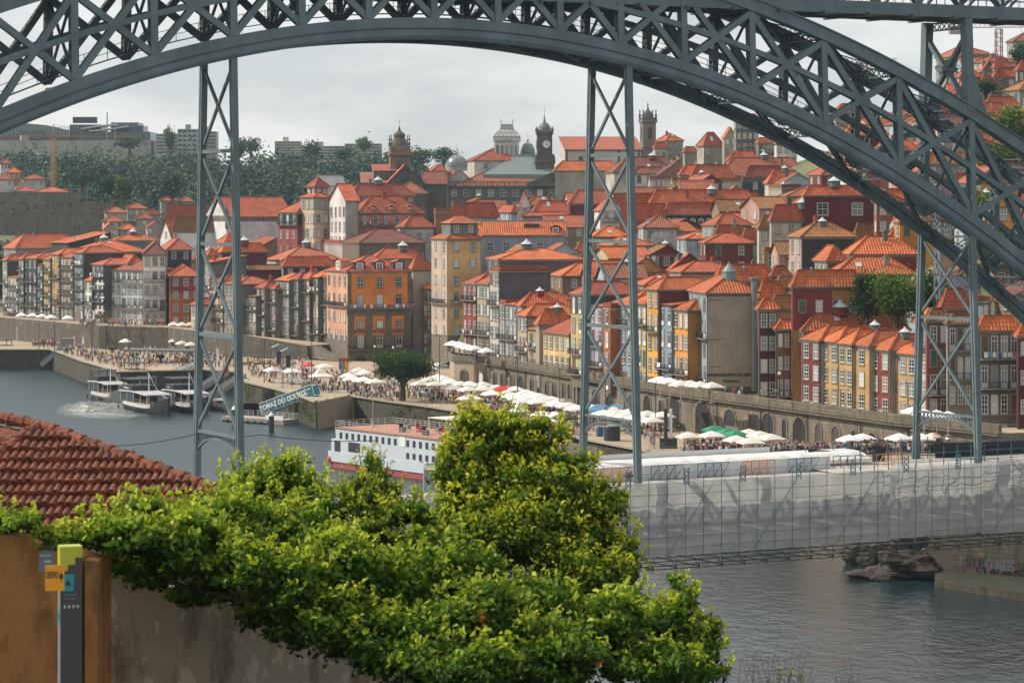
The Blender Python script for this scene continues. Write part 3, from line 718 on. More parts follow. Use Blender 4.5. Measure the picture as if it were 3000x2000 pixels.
h('long grey wall house below a wide orange hip roof','#b0aca5','#b7b3ac',1318,1322,1458,636,D=760,H=9,r='h',rh=4,k=4,ex='c',th=14)
# palace
PALD=900
rt,inf=h('long grey granite palace with balustrade and pedimented centre',STONEG,STONEG,1306,1312,1886,545,B=(16,3),D=PALD,H=22,r='h',rh=4.4,k=5,fh=4.0,wh=2.2,ww=1.7,t0=1.2,cat='palace',name='palace',th=3,L=24,ov=-1.5)
m=MB(); W=inf['W']; z=inf['zt']
m.box(-.4,W+.4,-.5,0,z-.4,z+.1); m.box(-.3,W+.3,-.35,0,z-.9,z-.4)
for i in range(int(W/.8)): m.box(i*.8,i*.8+.3,-.3,-.05,z+.1,z+1.2)
m.box(0,W,-.35,0,z+1.2,z+1.5); m.build('balustrade',STONEG,rt)
m=MB(); c=(1620-1312)/F*PALD
m.add([(c-8,-1.2,z+.6),(c+8,-1.2,z+.6),(c,-1.2,z+4),(c-8,4,z+.6),(c+8,4,z+.6),(c,4,z+4)],[(0,1,2),(5,4,3),(0,2,5,3),(2,1,4,5),(0,3,4,1)]); m.box(c-8.5,c+8.5,-1.6,0,z+.0,z+.6)
for k2 in (-1,1): m.beam((c+k2*8.4,-1.4,z+.7),(c,-1.4,z+4.3),.5,.6)
m.build('pediment',STONEG,rt)
m=MB(); m.lathe((0,0,0),[(.01,0),(.8,0),(.8,.1)],14); o=m.build('oculus',DARK,rt,loc=(c,-1.2,z+2)); o.rotation_euler=(math.pi/2,0,0)
# clock tower
def sqt(m,c,prof,mi=0): m.lathe(c,[(r*1.414,z) for r,z in prof],4,mi,True)
c0=at(1595,560,915); tw=thing('clock_tower','dark granite clock tower with white dial and small dome above the palace pediment','tower',(c0.x,c0.y,38.2),math.radians(3))
m=MB(); sqt(m,(0,0,0),[(3.1,0),(3.1,17.3),(3.4,17.5),(3.4,18.2),(2.9,18.4),(2.6,20),(2.45,20.2),(2.45,27),(2.8,27.2),(2.8,28.2),(2.3,28.4)]); m.build('shaft',STONEK,tw)
m=MB(); m.lathe((0,0,28.4),[(2.15,0),(2.15,.5),(1.9,1.5),(1.3,2.3),(.5,2.8),(.35,3.3),(.5,3.5),(.15,3.9),(.3,4.3),(.3,4.5),(.08,4.9),(.04,8)],16); m.build('dome',plain('lead dome',(.13,.14,.14),.5),tw,smooth=False)
m=MB(); m.lathe((.0,0,0),[(1.5,0),(1.5,.25)],20,0); m.lathe((0,0,.26),[(1.25,0),(1.25,.04)],20,1)
m.box(-.06,.06,0,1.0,.31,.34,2); m.obox((.3,-.2,.33),(.4,-.28,0),(.04,.05,0),(0,0,.02),2)
o=m.build('clock_face',[STONEK,plain('clock dial',(.7,.7,.66)),DARK],tw,loc=(.5,-2.5,23.8)); o.rotation_euler=(math.pi/2,0,0)
o2=link('clock_face',o.data,tw,(-2.5,0,23.8),(math.pi/2,0,-math.pi/2))
addwin(tw,(.9,-3.12,12.5),0,'a',1.9,4.2,STONEK)
m=MB()
for x in (-1,1):
    for y in (-1,1): m.lathe((x*2.6,y*2.6,28.2),[(.3,0),(.4,.5),(.15,1.1),(.05,1.6)],8); m.lathe((x*2.9,y*2.9,18.3),[(.6,0),(.4,1.5),(.1,2.4)],4)
m.build('pinnacle',STONEK,tw)
# palace lantern (glass cupola)
c0=at(1485,470,925); lt=thing('glass_cupola','white arcaded drum with a square glass cupola over a red hipped roof','cupola',(c0.x,c0.y,56))
rt,inf=h('pale palace wing under a red hip roof carrying the glass cupola','#b5b3ad','#c2c0ba',1372,1390,1524,470,B=(2,1),D=915,H=26,k=0,rh=4.2,t0=1,ww=1.4,th=10,L=16)
m=MB(); sqt(m,(0,0,0),[(4.4,0),(4.4,1.6),(4.1,1.7),(4.1,7.2),(4.6,7.4),(4.6,7.9)]); m.build('drum',wallm('#c8c6c1'),lt)
m=MB(); sqt(m,(0,0,7.9),[(4.5,0),(4.4,.9),(3.4,2.4),(2.2,3.4),(1.9,4.8),(2.1,5.0)]); m.build('glass_roof',plain('cupola glass',(.46,.47,.42),.15),lt)
m=MB()
for a in range(4):
    q=Matrix.Rotation(a*math.pi/2,3,'Z')
    for i in range(7):
        t=i/3-1; pts=[Vector((r*t*1.0,-r-.05,z+7.9)) for r,z in ((4.5,0),(4.4,.9),(3.4,2.4),(2.2,3.4),(1.9,4.8))]
        for p,s in zip(pts,pts[1:]): m.beam(q@p,q@s,.09,.09)
    for r,z in ((4.45,.9),(3.4,2.4),(2.2,3.4),(1.95,4.9)): m.beam(q@Vector((-r,-r-.03,7.9+z)),q@Vector((r,-r-.03,7.9+z)),.12,.12)
    for i in range(9): m.beam(q@Vector((-2+i*.5,-2,12.9)),q@Vector((-2+i*.5,-2,13.6)),.06,.06)
    m.lathe(q@Vector((-2,-2,12.9)),[(.12,0),(.1,.9),(.2,1.1),(.03,1.9)],6)
m.build('glazing_bar',plain('grey iron glazing bars',(.22,.22,.19)),lt)
for i in range(5):
    addwin(lt,(-3.1+i*1.55,-4.12,4.4),0,'a',1.0,3.2,plain('pale pilaster',(.55,.54,.5)))
    if i<5: addwin(lt,(-4.12,-3.1+i*1.55,4.4),-math.pi/2,'a',1.0,3.2,plain('pale pilaster',(.55,.54,.5)))
def dome(lab,px,py,D,r,hh,base):
    c=at(px,py,D); o=thing('glass_dome',lab,'dome',c); m=MB(); m.lathe((0,0,0),[(r,-base),(r,0),(r*1.06,.1),(r*1.06,.4)],20); m.build('drum',wallm('#a9aba6'),o)
    m=MB(); m.lathe((0,0,.4),[(r*math.cos(a),hh*math.sin(a)) for a in [i*math.pi/16 for i in range(8)]]+[(.3,hh),(.35,hh+.8),(.05,hh+1.4),(.03,hh+4)],18); m.build('glass_shell',plain('greenish dome glass',(.17,.22,.21),.2),o)
    m=MB()
    for k2 in range(18):
        a=2*math.pi*k2/18; pts=[Vector((r*1.01*math.cos(t)*math.cos(a),r*1.01*math.cos(t)*math.sin(a),.4+hh*1.01*math.sin(t))) for t in [i*math.pi/16 for i in range(8)]]
        for p,s in zip(pts,pts[1:]): m.beam(p,s,.09,.09)
    for t in (.25,.6,.95): m.tube([Vector((r*1.01*math.cos(t)*math.cos(a),r*1.01*math.cos(t)*math.sin(a),.4+hh*1.01*math.sin(t))) for a in [i*math.pi/9 for i in range(19)]],.05,4,cap=False)
    m.build('rib',plain('pale dome ribs',(.4,.42,.4)),o); return o
dome('small green glass dome beside the clock tower',1546,457,930,2.5,4.2,3)
dome('low glass dome on the roofs left of the palace wing',1338,487,900,3.4,3.2,1.5)
h('white gabled house with a fanlight below the low glass dome','#c9c5c0','#cfcbc6',1300,1318,1372,518,B=(1,1),D=907,H=20,r='gB',rh=3,k=0,th=6)
h('red roofs with skylights left of the low glass dome','#9c8f84','#9c8f84',1245,1262,1320,505,D=905,H=22,r='h',rh=2.6,k=0,th=6,ex='s')
# grey glass pyramid over the palace court
c=at(1530,512,922); o=thing('glass_pyramid','low grey glass pyramid roof behind the palace front','roof',c); m=MB(); sqt(m,(0,0,0),[(13,-2),(13,0),(2.5,6.3),(2.3,6.8)]); m.build('glass_slope',corrug('ribbed grey glass','#8b9896'),o)
# sooty church with gable and baroque tower
rt,inf=h('sooty granite church front with a round window and low gable',STONEK,STONEK,1128,1134,1240,535,D=840,H=26,r='gB',rh=5.6,k=0,cat='church',name='church',th=4,L=30)
m=MB(); m.lathe((inf['W']/2,0,inf['zt']+.4),[(1.4,0),(1.4,.15)],18); o=m.build('round_window',DARK,rt); o.location=(0,0,0); 
for v in o.data.vertices: y=v.co.y; v.co=(v.co.x, -(v.co.z-inf['zt']-.4)-.02, inf['zt']+.4+y)
h('low chapel roof in front of the sooty church',STONEK,STONEK,1150,1156,1252,566,D=815,H=18,k=5,rh=3.4,th=6,cat='church',name='chapel')
h('church side wing under a red roof left of the sooty gable','#8b857c',STONEK,1050,1066,1136,539,D=850,H=22,k=5,r='sB',rh=4.5,th=4,cat='church',name='church')
h('dark church side wing under a red roof right of the sooty gable',STONEK,STONEK,1239,1241,1308,539,D=850,H=28,k=5,r='sB',rh=4.2,th=4,cat='church',name='church')
h('red-roofed transept above the sooty church','#77726a',STONEK,1090,1095,1165,500,D=870,H=30,k=4,r='sB',rh=2.5,th=4)
c0=at(1170,540,880); tw=thing('church_tower','brown baroque bell tower with an onion-shaped dome, weathervane and pinnacles','tower',(c0.x,c0.y,38),math.radians(8))
m=MB(); sqt(m,(0,0,0),[(3.1,0),(3.1,19.4),(3.6,19.7),(3.6,20.4),(3.2,20.6),(3.2,22.3),(3.0,22.6)]); m.build('shaft',stonem('brown tower granite','#8d7568','#7b655a',.9,.5,.5),tw)
m=MB(); m.lathe((0,0,22.6),[(r_,z_*.62) for r_,z_ in ((2.9,0),(2.6,1.8),(2.0,4),(1.7,4.3),(1.75,4.8),(1.95,5.6),(1.7,6.6),(1.1,7.4),(.6,7.9),(.45,8.7),(.2,9.6),(.3,9.9),(.05,10.4),(.04,14.5))],12); m.beam((-.5,0,30.6),(.5,0,30.6),.1,.1); m.build('dome',plain('mossy dark dome',(.10,.09,.06),.9),tw)
m=MB()
for x in (-1,1):
    for y in (-1,1): m.lathe((x*2.9,y*2.9,22.5),[(.4,0),(.25,.4),(.4,1.2),(.12,1.6),(.3,2.4),(.08,3),(.2,3.4),(.03,3.9)],8)
m.build('pinnacle',STONEK,tw)
m=MB(); m.box(-1.0,1.0,-3.13,-3.05,12.5,15.8); m.box(-3.13,-3.05,-1,1,12.5,15.8)
for i in range(8):
    a0,a1=math.pi*i/8,math.pi*(i+1)/8; m.add([(0,-3.12,15.8),(math.cos(a0),-3.12,15.8+math.sin(a0)),(math.cos(a1),-3.12,15.8+math.sin(a1))],[(0,1,2)])
m.build('belfry_opening',DARK,tw)
m=MB(); m.add([(-1.8,-3.3,18),(1.8,-3.3,18),(0,-3.3,19.3)],[(0,1,2)]); m.build('small_pediment',STONE,tw)
# hilltop church with a long roof and tower
rt,inf=h('long hilltop church with a high plain clay roof and pink-white wall','#c2b3ad','#cbbcb8',1648,1656,1880,438,D=960,H=26,r='sB',rh=4.9,k=2,cat='church',name='church',th=6,L=16,ccap=1)
m=MB()
for x in (0,9.2,18.4,25.4): m.box(x,x+.9,-.12,.02,inf['zt']-6,inf['zt'])
m.box(-.3,inf['W']+.2,-.25,0,inf['zt']-.6,inf['zt']-.1); m.build('pilaster',STONE,rt)
m=MB(); m.lathe((5.5,-inf['zt']+3.2,.02),[(.9,0),(.9,.12)],16,0); m.lathe((5.5,-inf['zt']+3.2,.13),[(.55,0),(.55,.03)],16,1); o=m.build('round_window',[STONE,DARK],rt); o.rotation_euler=(math.pi/2,0,0); o.location=(0,0,0)
for v in o.data.vertices: v.co.y=-v.co.y-0; 
for v in o.data.vertices: v.co.y=v.co.y
c0=at(1898,460,965); tw=thing('church_tower','pinkish square bell tower with a crown of stone finials on the hilltop','tower',(c0.x,c0.y,45.2),math.radians(12))
m=MB(); sqt(m,(0,0,0),[(2.35,0),(2.35,16.6),(2.6,16.8),(2.6,17.3),(2.3,17.5),(2.3,25.3),(2.7,25.6),(2.7,26.4),(2.3,26.5)]); m.build('shaft',stonem('pink tower granite','#8f827a','#7d716a',.9,.5,.4),tw)
m=MB(); m.lathe((0,0,26.4),[(2.1,0),(2.0,1),(1.5,2.6),(.8,3.4),(.35,3.7),(.4,4.3),(.15,4.6),(.3,5.3),(.04,6.3)],8)
m.box(-2.5,2.5,-2.5,-2.3,26.4,27.3); m.box(-2.5,-2.3,-2.5,2.5,26.4,27.3); m.box(2.3,2.5,-2.5,2.5,26.4,27.3)
for x in (-1,1):
    for y in (-1,1): m.lathe((x*2.3,y*2.3,26.4),[(.45,0),(.35,1.3),(.5,1.8),(.15,2.4),(.28,3),(.04,3.9)],8)
m.build('crown',STONEK,tw)
for o_,rz in (((0.2,-2.33,21.6),0),((-2.33,0,21.6),-math.pi/2)):
    m=MB(); m.box(-.75,.75,-.05,0,-1.9,1.6); 
    for i in range(8):
        a0,a1=math.pi*i/8,math.pi*(i+1)/8; m.add([(0,-.05,1.6),(math.cos(a0)*.75,-.05,1.6+math.sin(a0)*.75),(math.cos(a1)*.75,-.05,1.6+math.sin(a1)*.75)],[(0,1,2)])
    o=m.build('belfry_opening',DARK,tw,loc=o_); o.rotation_euler=(0,0,rz)
# -- hilltop and middle houses right of the church
h('grey house with dormer roof right of the hilltop tower','#9a9287','#8f887d',1922,1952,2001,412,B=(2,2),D=950,k=0,rh=2.6,ex='cs',balB='1')
h('small white house below the hilltop tower','#c6c2ba','#bdb8b0',1916,1919,1955,434,B=(2,1),D=940,k=0,rh=2,t0=1.2,ww=1.4)
h('low brick-red roofed shed on the skyline gap','#a2968c','#968b82',2002,2006,2042,445,D=930,k=0,rh=1.8)
h('grey house with a large clay roof on the skyline','#b0a99e','#9a8f82',2042,2062,2121,428,B=(3,1),A=(1,1),D=900,k=0,rh=4.6,ex='s')
h('narrow gabled house on the skyline with beige front','#a99c8c','#b5a693',2118,2122,2158,400,B=(2,3),D=890,r='gB',rh=3,k=1)
h('tall dark tenement with glazed galleries under the bridge arch','#7f776b','#5b615f',2150,2157,2222,352,A=(1,5),B=(4,6),D=860,H=24,k=1,rh=2,balB='24')
h('shabby grey tenement with a long iron balcony under the bridge arch','#8a8378','#7d766c',2219,2222,2275,418,B=(5,3),D=850,k=1,rh=1.6,balB='0')
h('white house with blue-grey windows behind the bridge chord','#cfcfcf','#d4d4d2',2272,2275,2335,421,B=(3,2),D=830,k=0,rh=1.6)
h('wide roof with a row of skylights below the hilltop church','#b8b0a5','#b9b1a6',1775,1800,2012,505,B=(4,1),D=870,H=10,k=5,rh=5.0,ex='lsss',t0=.8,th=12)
h('bright orange roof behind the palace','#a69c90','#a69c90',1622,1626,1818,500,D=900,H=9,k=1,rh=3.2,th=4)
h('broad orange hip roof near the right end of the skyline','#b6ac9f','#b6ac9f',2092,2112,2372,514,D=820,H=9,k=2,rh=5.4,ex='ltc',th=8)
h('small pyramid roof with brown lantern','#a79c8f','#a79c8f',2128,2136,2225,470,D=840,k=4,rh=3,th=8,ex='v')
h('white modern terrace block with satellite dishes','#b9b5af','#c4c1bb',2005,2010,2130,488,B=(5,1),D=850,H=8,r='f',th=4,ex='yy')
h('modern white cube building with slit windows','#cfccc8','#d3d0cb',1900,1904,1970,524,B=(5,1),D=810,H=13,r='f',th=6,ww=.7,wh=3)
h('old white house with stone window frames behind the cube building','#bdb8b2','#c1bdb7',1856,1858,1945,508,B=(3,3),D=835,H=14,k=5,rh=2,th=4,fh=4,wh=2.2)
h('long low stone range under three small orange hips','#b5ac9c','#b3aa9b',1965,1970,2176,528,D=800,H=12,r='f',th=4)
h('small orange hip roof on the long stone range','#a59b8e','#a59b8e',1988,1994,2070,512,D=806,H=6,k=0,rh=3,th=6,ex='')
h('second orange hip roof on the long stone range, slightly higher','#a59b8e','#a59b8e',2020,2026,2150,522,B=(6,1),D=803,H=6,k=0,rh=4,th=6,wh=.8,t0=.3,ww=.8)
h('brown roof house with steep gable and dishes','#8d6a5c','#98705f',1925,1935,1992,512,D=812,H=8,r='sA',rh=5,k=5,th=8,ex='yy')
h('dark green metal-clad block','#3a4443',DGR,2172,2176,2250,528,B=(1,1),D=770,H=12,r='f',th=4)
h('orange roofs stacked above the dark green block','#b09f92','#b09f92',2180,2186,2300,516,D=785,H=8,k=4,rh=3,th=8,ex='t')
h('house with wide glazed loft below a flat orange roof','#9f8672','#a98d77',1990,1998,2096,562,B=(6,1),D=760,H=9,r='sB',rh=3.4,k=2,th=10,t0=.5,ww=1.6,wh=1.9)
h('tan gabled roof right of the glazed loft house','#b39077','#bb9980',2098,2102,2208,586,D=745,H=6,r='gB',rh=4,k=4,th=14)
h('brown house with two white windows under pale orange hips','#93564a','#9b5a4e',2150,2155,2228,590,B=(2,1),D=742,H=8,k=2,rh=2.6,th=14,t0=1)
h('orange hip roof beside the corrugated grey annexe','#b9aea4','#c0b5aa',2240,2252,2356,537,D=700,H=8,k=0,rh=3.4,ex='lc',th=10)
h('corrugated grey annexe with dishes','#a39990',GRC,2252,2290,2346,548,D=672,H=12,r='f',th=15,ex='yyl')
h('light blue house with three windows left of the maroon terrace','#a9b6c2','#9dabb9',1457,1500,1524,622,A=(3,1),D=770,H=9,k=0,rh=2,fh=3.6,wh=2.4,ex='')
h('white pointed gable beside the light blue house','#cfcac6','#d2cdc8',1518,1520,1556,605,D=760,H=9,r='gB',rh=4,k=4,th=10,B=(1,1),ww=.8)
h('white and dark house with maroon terrace glazing','#5e2b2f','#5c2a2e',1556,1562,1695,625,B=(8,1),D=755,H=9,k=0,rh=3.4,th=8,balB='0',t0=.5,ww=1.8,wh=2.2,ex='s')
h('roof with twin hips above the maroon terrace','#8f857a','#8f857a',1540,1548,1640,600,D=790,H=8,k=2,rh=2.4,ex='ccs',th=10)
h('pink house with small white windows above a rubble base','#b98076','#bb8076',1527,1532,1668,632,B=(6,1),D=735,H=14,k=4,rh=1.0,gc=(STONEB,8),th=8,t0=1.2)
h('long maroon blank-walled house under an orange roof','#6a272c','#6b262c',1664,1670,1802,596,D=738,H=17,k=2,rh=3.6,th=6,gc=(STONEB,8),ex='s')
rt,inf=h('white gabled house with green-framed doors and an iron balcony','#d5d0cb','#d6d2cd',1757,1760,1824,614,B=(2,3),D=705,H=15,r='gB',rh=2.6,k=0,th=8,balB='0',fh=3.8,t0=.7,L=10)
h('dark roofed house behind the white gable','#5d5350','#57504e',1800,1803,1935,604,D=735,H=14,k=0,r='gA',rh=3.4,th=6,ex='y')
h('white house with a slanting red roof and scattered small windows','#cfccca','#cdc9c6',1823,1826,1945,648,B=(5,3),D=690,H=15,r='gA',rh=4.4,k=4,th=12,fh=4.2,ww=.8,wh=1.3)
h('small white tower house with one pointed window','#d0ccc9','#d2cecb',1906,1909,1948,632,B=(1,1),D=700,H=15,r='f',th=8,ww=.9,wh=1.9)
rt,inf=h('black house with a row of gothic arched windows and dormers above','#3b2523','#312827',1944,1948,2112,628,B=(7,1),D=700,H=15,k=4,rh=3.0,th=6,t0=1.7,wk='a',ww=1.7,wh=2.0)
dormers(rt,inf,6,'#5a2320',y=1.0,w=2.3,hh=1.7,z=.4,rk=0)
h('wide orange roof behind the gothic arched house','#8f5a4c','#8f5a4c',1900,1906,2212,600,D=725,H=9,k=0,rh=4,th=6,ex='lvc')
h('maroon house with black slatted side and one white window','#332a2a','#7a2f30',2107,2148,2210,626,A=(1,1),B=(2,1),D=690,H=16,k=1,rh=3,t0=1.6)
h('hanging plant wall house in dark wood below the maroon house','#3a2622','#33231f',2092,2096,2218,664,D=672,H=12,r='f',th=10)
h('small ochre house with one tiny window','#cf8d35','#cc8731',1862,1866,1917,738,B=(1,1),D=640,H=8,k=0,rh=2.4,th=10,gc=(wallm('#a7a39b'),6.5),t0=1.4,ww=.8,wh=.8)
h('maroon attic house with orange roof beside the small ochre house','#7a342d','#6f2e2a',1784,1794,1860,745,D=642,H=8,k=0,rh=2.6,th=10,ex='')
h('long mossy roof house right of the small ochre house','#45474a','#3d4042',1915,1919,1975,740,D=645,H=8,k=3,rh=2.2,th=10,ex='s')
h('ruined ochre shed with a rusty pyramid roof','#8f6a3a','#86653c',1918,1924,1972,772,B=(1,1),D=618,H=9,k=3,rh=2.2,th=12)
h('orange roof left of the bridge hanger with a brick chimney','#a6564a','#9c5347',1680,1686,1796,744,B=(1,1),D=668,H=9,k=1,rh=2.8,th=10,ex='c')
h('orange hip roof behind the big slate-grey wall','#9c8e82','#9c8e82',1690,1697,1780,772,D=645,H=8,k=4,rh=3,th=12)
# white sheeted building site with timber rafters
c=at(1712,822,628); o=thing('building_site','roofless building wrapped in white sheets with bare timber rafters','building',c,math.radians(6))
m=MB(); W=(1924-1712)/F*628; m.box(0,W,0,9,-8,2.9); m.build('sheeted_wall',wallm('#d2cbc6'),o)
m=MB()
for i in range(12): m.beam((i*W/11,-.5,-6),(i*W/11,-.5,4),.06,.06)
for z in (-3,-1,1,2.8): m.beam((0,-.5,z),(W,-.5,z),.05,.05)
m.build('scaffold_tube',GALV,o)
m=MB()
for x0,x1 in ((1.5,6),(9,14)):
    for i in range(5):
        y=1+i*1.3; xm=(x0+x1)/2; m.beam((x0,y,2.9),(xm,y+.2,5.2),.15,.18); m.beam((xm,y+.2,5.2),(x1,y,2.9),.15,.18); m.beam((x0+1,y,3.2),(x1-1,y,3.2),.12,.15)
m.build('timber_rafter',plain('new timber',(.55,.36,.2)),o)
h('brown gabled brick house below the sheeted building site','#9c7661','#a07a64',1796,1806,1912,826,B=(1,1),D=590,H=9,r='gB',rh=4.2,k=5,th=16,ex='c',t0=.4,ww=.7)
h('rust-red corrugated gable with solar dormers','#93452f',corrug('rust red cladding','#a34f36'),1934,1940,2098,806,D=592,H=9,r='gB',rh=4.8,k=0,th=14,ex='c')
h('maroon walled house with a sloping roof below the rust-red gable',wallm('#6a2b30'),'#75323a',1930,1938,2120,838,D=560,H=11,r='gA',rh=3,k=0,th=14,ex='s')
h('dark green-black cubic house with one window','#39474a',DGR,2092,2096,2176,702,B=(2,1),D=600,H=16,k=1,rh=3.2,th=8,ex='c',t0=1.5,ww=.9)
h('cream-topped house with pale blue lower floors','#d0b090','#cfae8e',2172,2176,2242,710,B=(3,3),D=585,H=15,k=1,rh=3,th=8,fh=4.2,gc=(wallm('#aab4b6'),12),t0=1)
h('ruined tan house overgrown with dry weeds','#b0875f','#ab835c',2236,2240,2314,735,B=(2,3),D=560,H=14,r='f',th=10,balB='1',ww=1.2,wh=2.4)
# scaffolded grey net building
c=at(1908,775,660); o=thing('netted_building','small building veiled in translucent grey construction netting','building',c,math.radians(8))
m=MB(); W=(2088-1908)/F*660; m.box(.8,W-.6,.8,8,-8,8.0); m.build('wall',wallm('#8f8a84'),o)
m=MB(); m.quad((.3,.3,8),(W*.8,.3,8),(W*.65,4,10.2),(W*.35,4,10.2),0,True); m.quad((W*.8,.3,8),(W*.8,8,8),(W*.65,4,10.2),(W*.65,4,10.2),0,True); m.quad((.3,8,8),(.3,.3,8),(W*.35,4,10.2),(W*.35,4,10.2),0,True); m.build('roof',roofm(1),o)
m=MB(); 
for i in range(40):
    x0,x1=W*i/40,W*(i+1)/40; y0,y1=.25*math.sin(i*1.9),.25*math.sin((i+1)*1.9)
    for z0,z1 in ((-8,-3),(-3,2),(2,7)): m.quad((x0,y0,z0),(x1,y1,z0),(x1,y1*.6,z1),(x0,y0*.6,z1))
m.build('netting',tarp,o)
m=MB()
for i in range(9): m.beam((i*W/8,.4,-8),(i*W/8,.4,8.4),.07,.07)
for z in range(-6,8,2): m.beam((0,.4,z),(W,.4,z),.06,.06)
m.build('scaffold_tube',GALV,o)
# -- right slope
h('dark red box house with a large window','#5f1c24','#641d26',2352,2359,2562,572,B=(2,1),D=560,H=11,k=0,rh=2.0,th=8,t0=1.6,wh=2.4,ww=2.2,ex='l')
rt,inf=h('orange roof with a white-capped lantern below the dark red box','#b8ada0','#b8ada0',2255,2262,2486,646,B=(6,1),D=560,H=7,k=4,rh=3.2,th=10,ex='lcv')
h('two small white houses under little orange hips','#c0b8ae','#c9c1b7',2218,2226,2342,668,B=(4,1),D=570,H=6,k=3,rh=2.6,th=10)
h('house with an enormous black side wall and roof lantern','#b09a92',BLK,2312,2350,2506,693,A=(2,4),D=510,H=17,k=3,rh=2.6,ex='lc',fh=4.0,wh=2.4,bal='2',th=12)
h('low grey house with a big skylight right of the black wall','#7f837e','#858984',2500,2505,2577,702,D=535,H=8,k=3,rh=3.2,th=10,ex='s')
h('stone cottage with a hipped red roof above the skylight house','#9d9384','#a4998a',2480,2486,2545,638,B=(3,1),D=575,H=6,k=4,rh=2,th=10)
h('maroon house under a long red roof left of the hanger','#8b4038','#80302e',2470,2496,2686,744,A=(2,1),D=470,H=9,k=1,rh=3.0,th=6,ex='cv')
h('white-fronted wing of the maroon house with a low roof','#b5aaa4','#82332f',2387,2426,2480,764,A=(3,2),D=474,H=10,k=1,rh=2.6,th=14)
h('ochre house with a dark strip of windows and big chimney','#b78032','#b07a30',2424,2450,2676,803,B=(9,1),D=450,H=7,k=1,rh=2.8,th=5,ex='cs',t0=.3,wh=1.3)
rt,inf=h('half maroon, half rubble-yellow house with white shutters','#8a3a34',stonem('yellow rubble','#b98a45','#a0763c',.6,.3,.35),2318,2325,2524,840,B=(4,2),D=432,H=13,k=1,rh=2.6,th=6,ex='v',fh=4.6,ww=1.0,t0=2.2)
m=MB(); m.box(0,inf['W']*.56,-.03,.02,inf['zt']-6.8,inf['zt']-.2); m.build('painted_wall',wallm('#7d3431'),rt)
h('little red house with two blue windows','#a04a3a','#9c4838',2258,2264,2312,808,B=(2,1),D=500,H=8,k=0,rh=1.8,th=10)
h('tiny ochre-green house between red roofs','#6e6a48','#6b6747',2270,2276,2332,842,B=(2,1),D=480,H=8,k=3,rh=2,th=12)
h('pinkish house tucked behind the beige blank wall','#b98270','#b57d6b',2255,2262,2340,905,D=452,H=7,k=3,rh=2.2,th=12)
h('low mossy roof right behind the beige blank wall','#8e4a3c','#8e4a3c',2220,2226,2300,876,D=468,H=7,k=1,rh=3,th=12,ex='s')
h('large orange roof behind the turreted house','#a9604d','#7c3a36',2090,2100,2262,824,D=500,H=8,k=1,rh=3,th=12,ex='cv')
# -- middle slope, left of the first hanger and behind the hotel
h('maroon long house with a clay hip roof behind the left hanger','#5b2129','#61222b',640,652,782,738,A=(1,1),D=712,H=11,k=1,rh=2.2,ex='l')
h('broad plain orange hip roof left of the hotel','#b8aca0','#b8aca0',782,830,998,762,D=715,H=8,k=2,rh=3.6,th=22,ex='lt')
h('low maroon house with a mossy roof strip behind the left hanger','#642329','#68242b',645,655,824,792,A=(2,1),D=690,H=9,k=3,r='sB',rh=1.4,ex='s')
h('grey-green roof lantern house behind the hotel','#8d8a85','#8d8a85',1085,1100,1240,757,D=665,H=8,k=0,rh=2.4,ex='lcc',th=15)
h('small orange roof next to the hotel right edge','#a9a39a','#b0aaa1',1198,1210,1262,790,D=652,H=8,k=1,rh=3.5,ex='c')
h('ochre and white house partly hidden by the left hanger','#c08b42','#b9843c',596,612,640,748,A=(2,3),D=695,H=12,k=0,rh=1.8)
h('gabled roof with a chimney pair left of the hotel','#7f8f99','#5d2a2d',826,832,975,780,D=690,H=8,k=0,rh=2.4,th=18,ex='vv',B=(4,1))
# -- the cream tower block and the blue-grey range beside it
rt,inf=h('tall cream and yellow corner house with grey attic','#b9a494','#d1a873',1264,1312,1410,699,A=(2,6),B=(2,6),D=612,k=1,rh=2.0,fh=3.75,wh=1.9,ww=1.15,bal='3',balB='3',gc=(STONE,9),zb=4,ex='')
m=MB(); z=inf['zt']; W=inf['W']; m.box(1.2,W-.3,1.5,7,z+.6,z+3.4); a=m.build('attic',wallm('#6b706c'),rt)
g=MB(); g.lathe((W/2+.6,4.2,z+3.4),[(1,0)],4) if 0 else None; g=MB(); x0,x1,y0,y1=.8,W+.1,1,7.4; a_,b_=(x0+2.6,4.2,z+4.9),(x1-2.6,4.2,z+4.9); E=z+3.4
g.quad((x0,y0,E),(x1,y0,E),b_,a_,0,True); g.quad((x1,y1,E),(x0,y1,E),a_,b_,0,True); g.tri((x0,y1,E),(x0,y0,E),a_); g.tri((x1,y0,E),(x1,y1,E),b_); g.build('attic_roof',roofm(1),a)
for x in (2.6,W-2): addwin(a,(x,1.48,z+2.1),0,'w',1.1,1.5)
rt,inf=h('long blue-grey house with a straight clay roof','#8d98a5','#8f9aa8',1408,1411,1655,689,B=(5,3),D=628,H=22,k=1,rh=3.4,fh=3.7,wh=2,ww=1.5,th=4,t0=1.6,r='sB',ex='',ccap=1)
dormers(rt,inf,1,'#7a2f28',y=.6,w=2.2,f0=.78,f1=1,z=.3)
m=MB(); m.box(inf['W']*.52,inf['W']*.7,2.0,3.2,inf['zt']+1.6,inf['zt']+2.6); m.build('roof_hatch',DARK,inf['ro'])
rt,inf=h('huge bare slate-grey side wall with a row of kitchen vents','#4b4f52','#5f5a5e',1443,1463,1710,760,A=(2,1),D=588,H=22,k=1,rh=2.2,th=11,L=14,ex='l')
m=MB(); W=inf['W']; z=inf['zt']; m.box(W*.22,W*.58,-1.6,0,z-11,z-8.8); a=m.build('red_platform',wallm('#5e1f26'),rt)
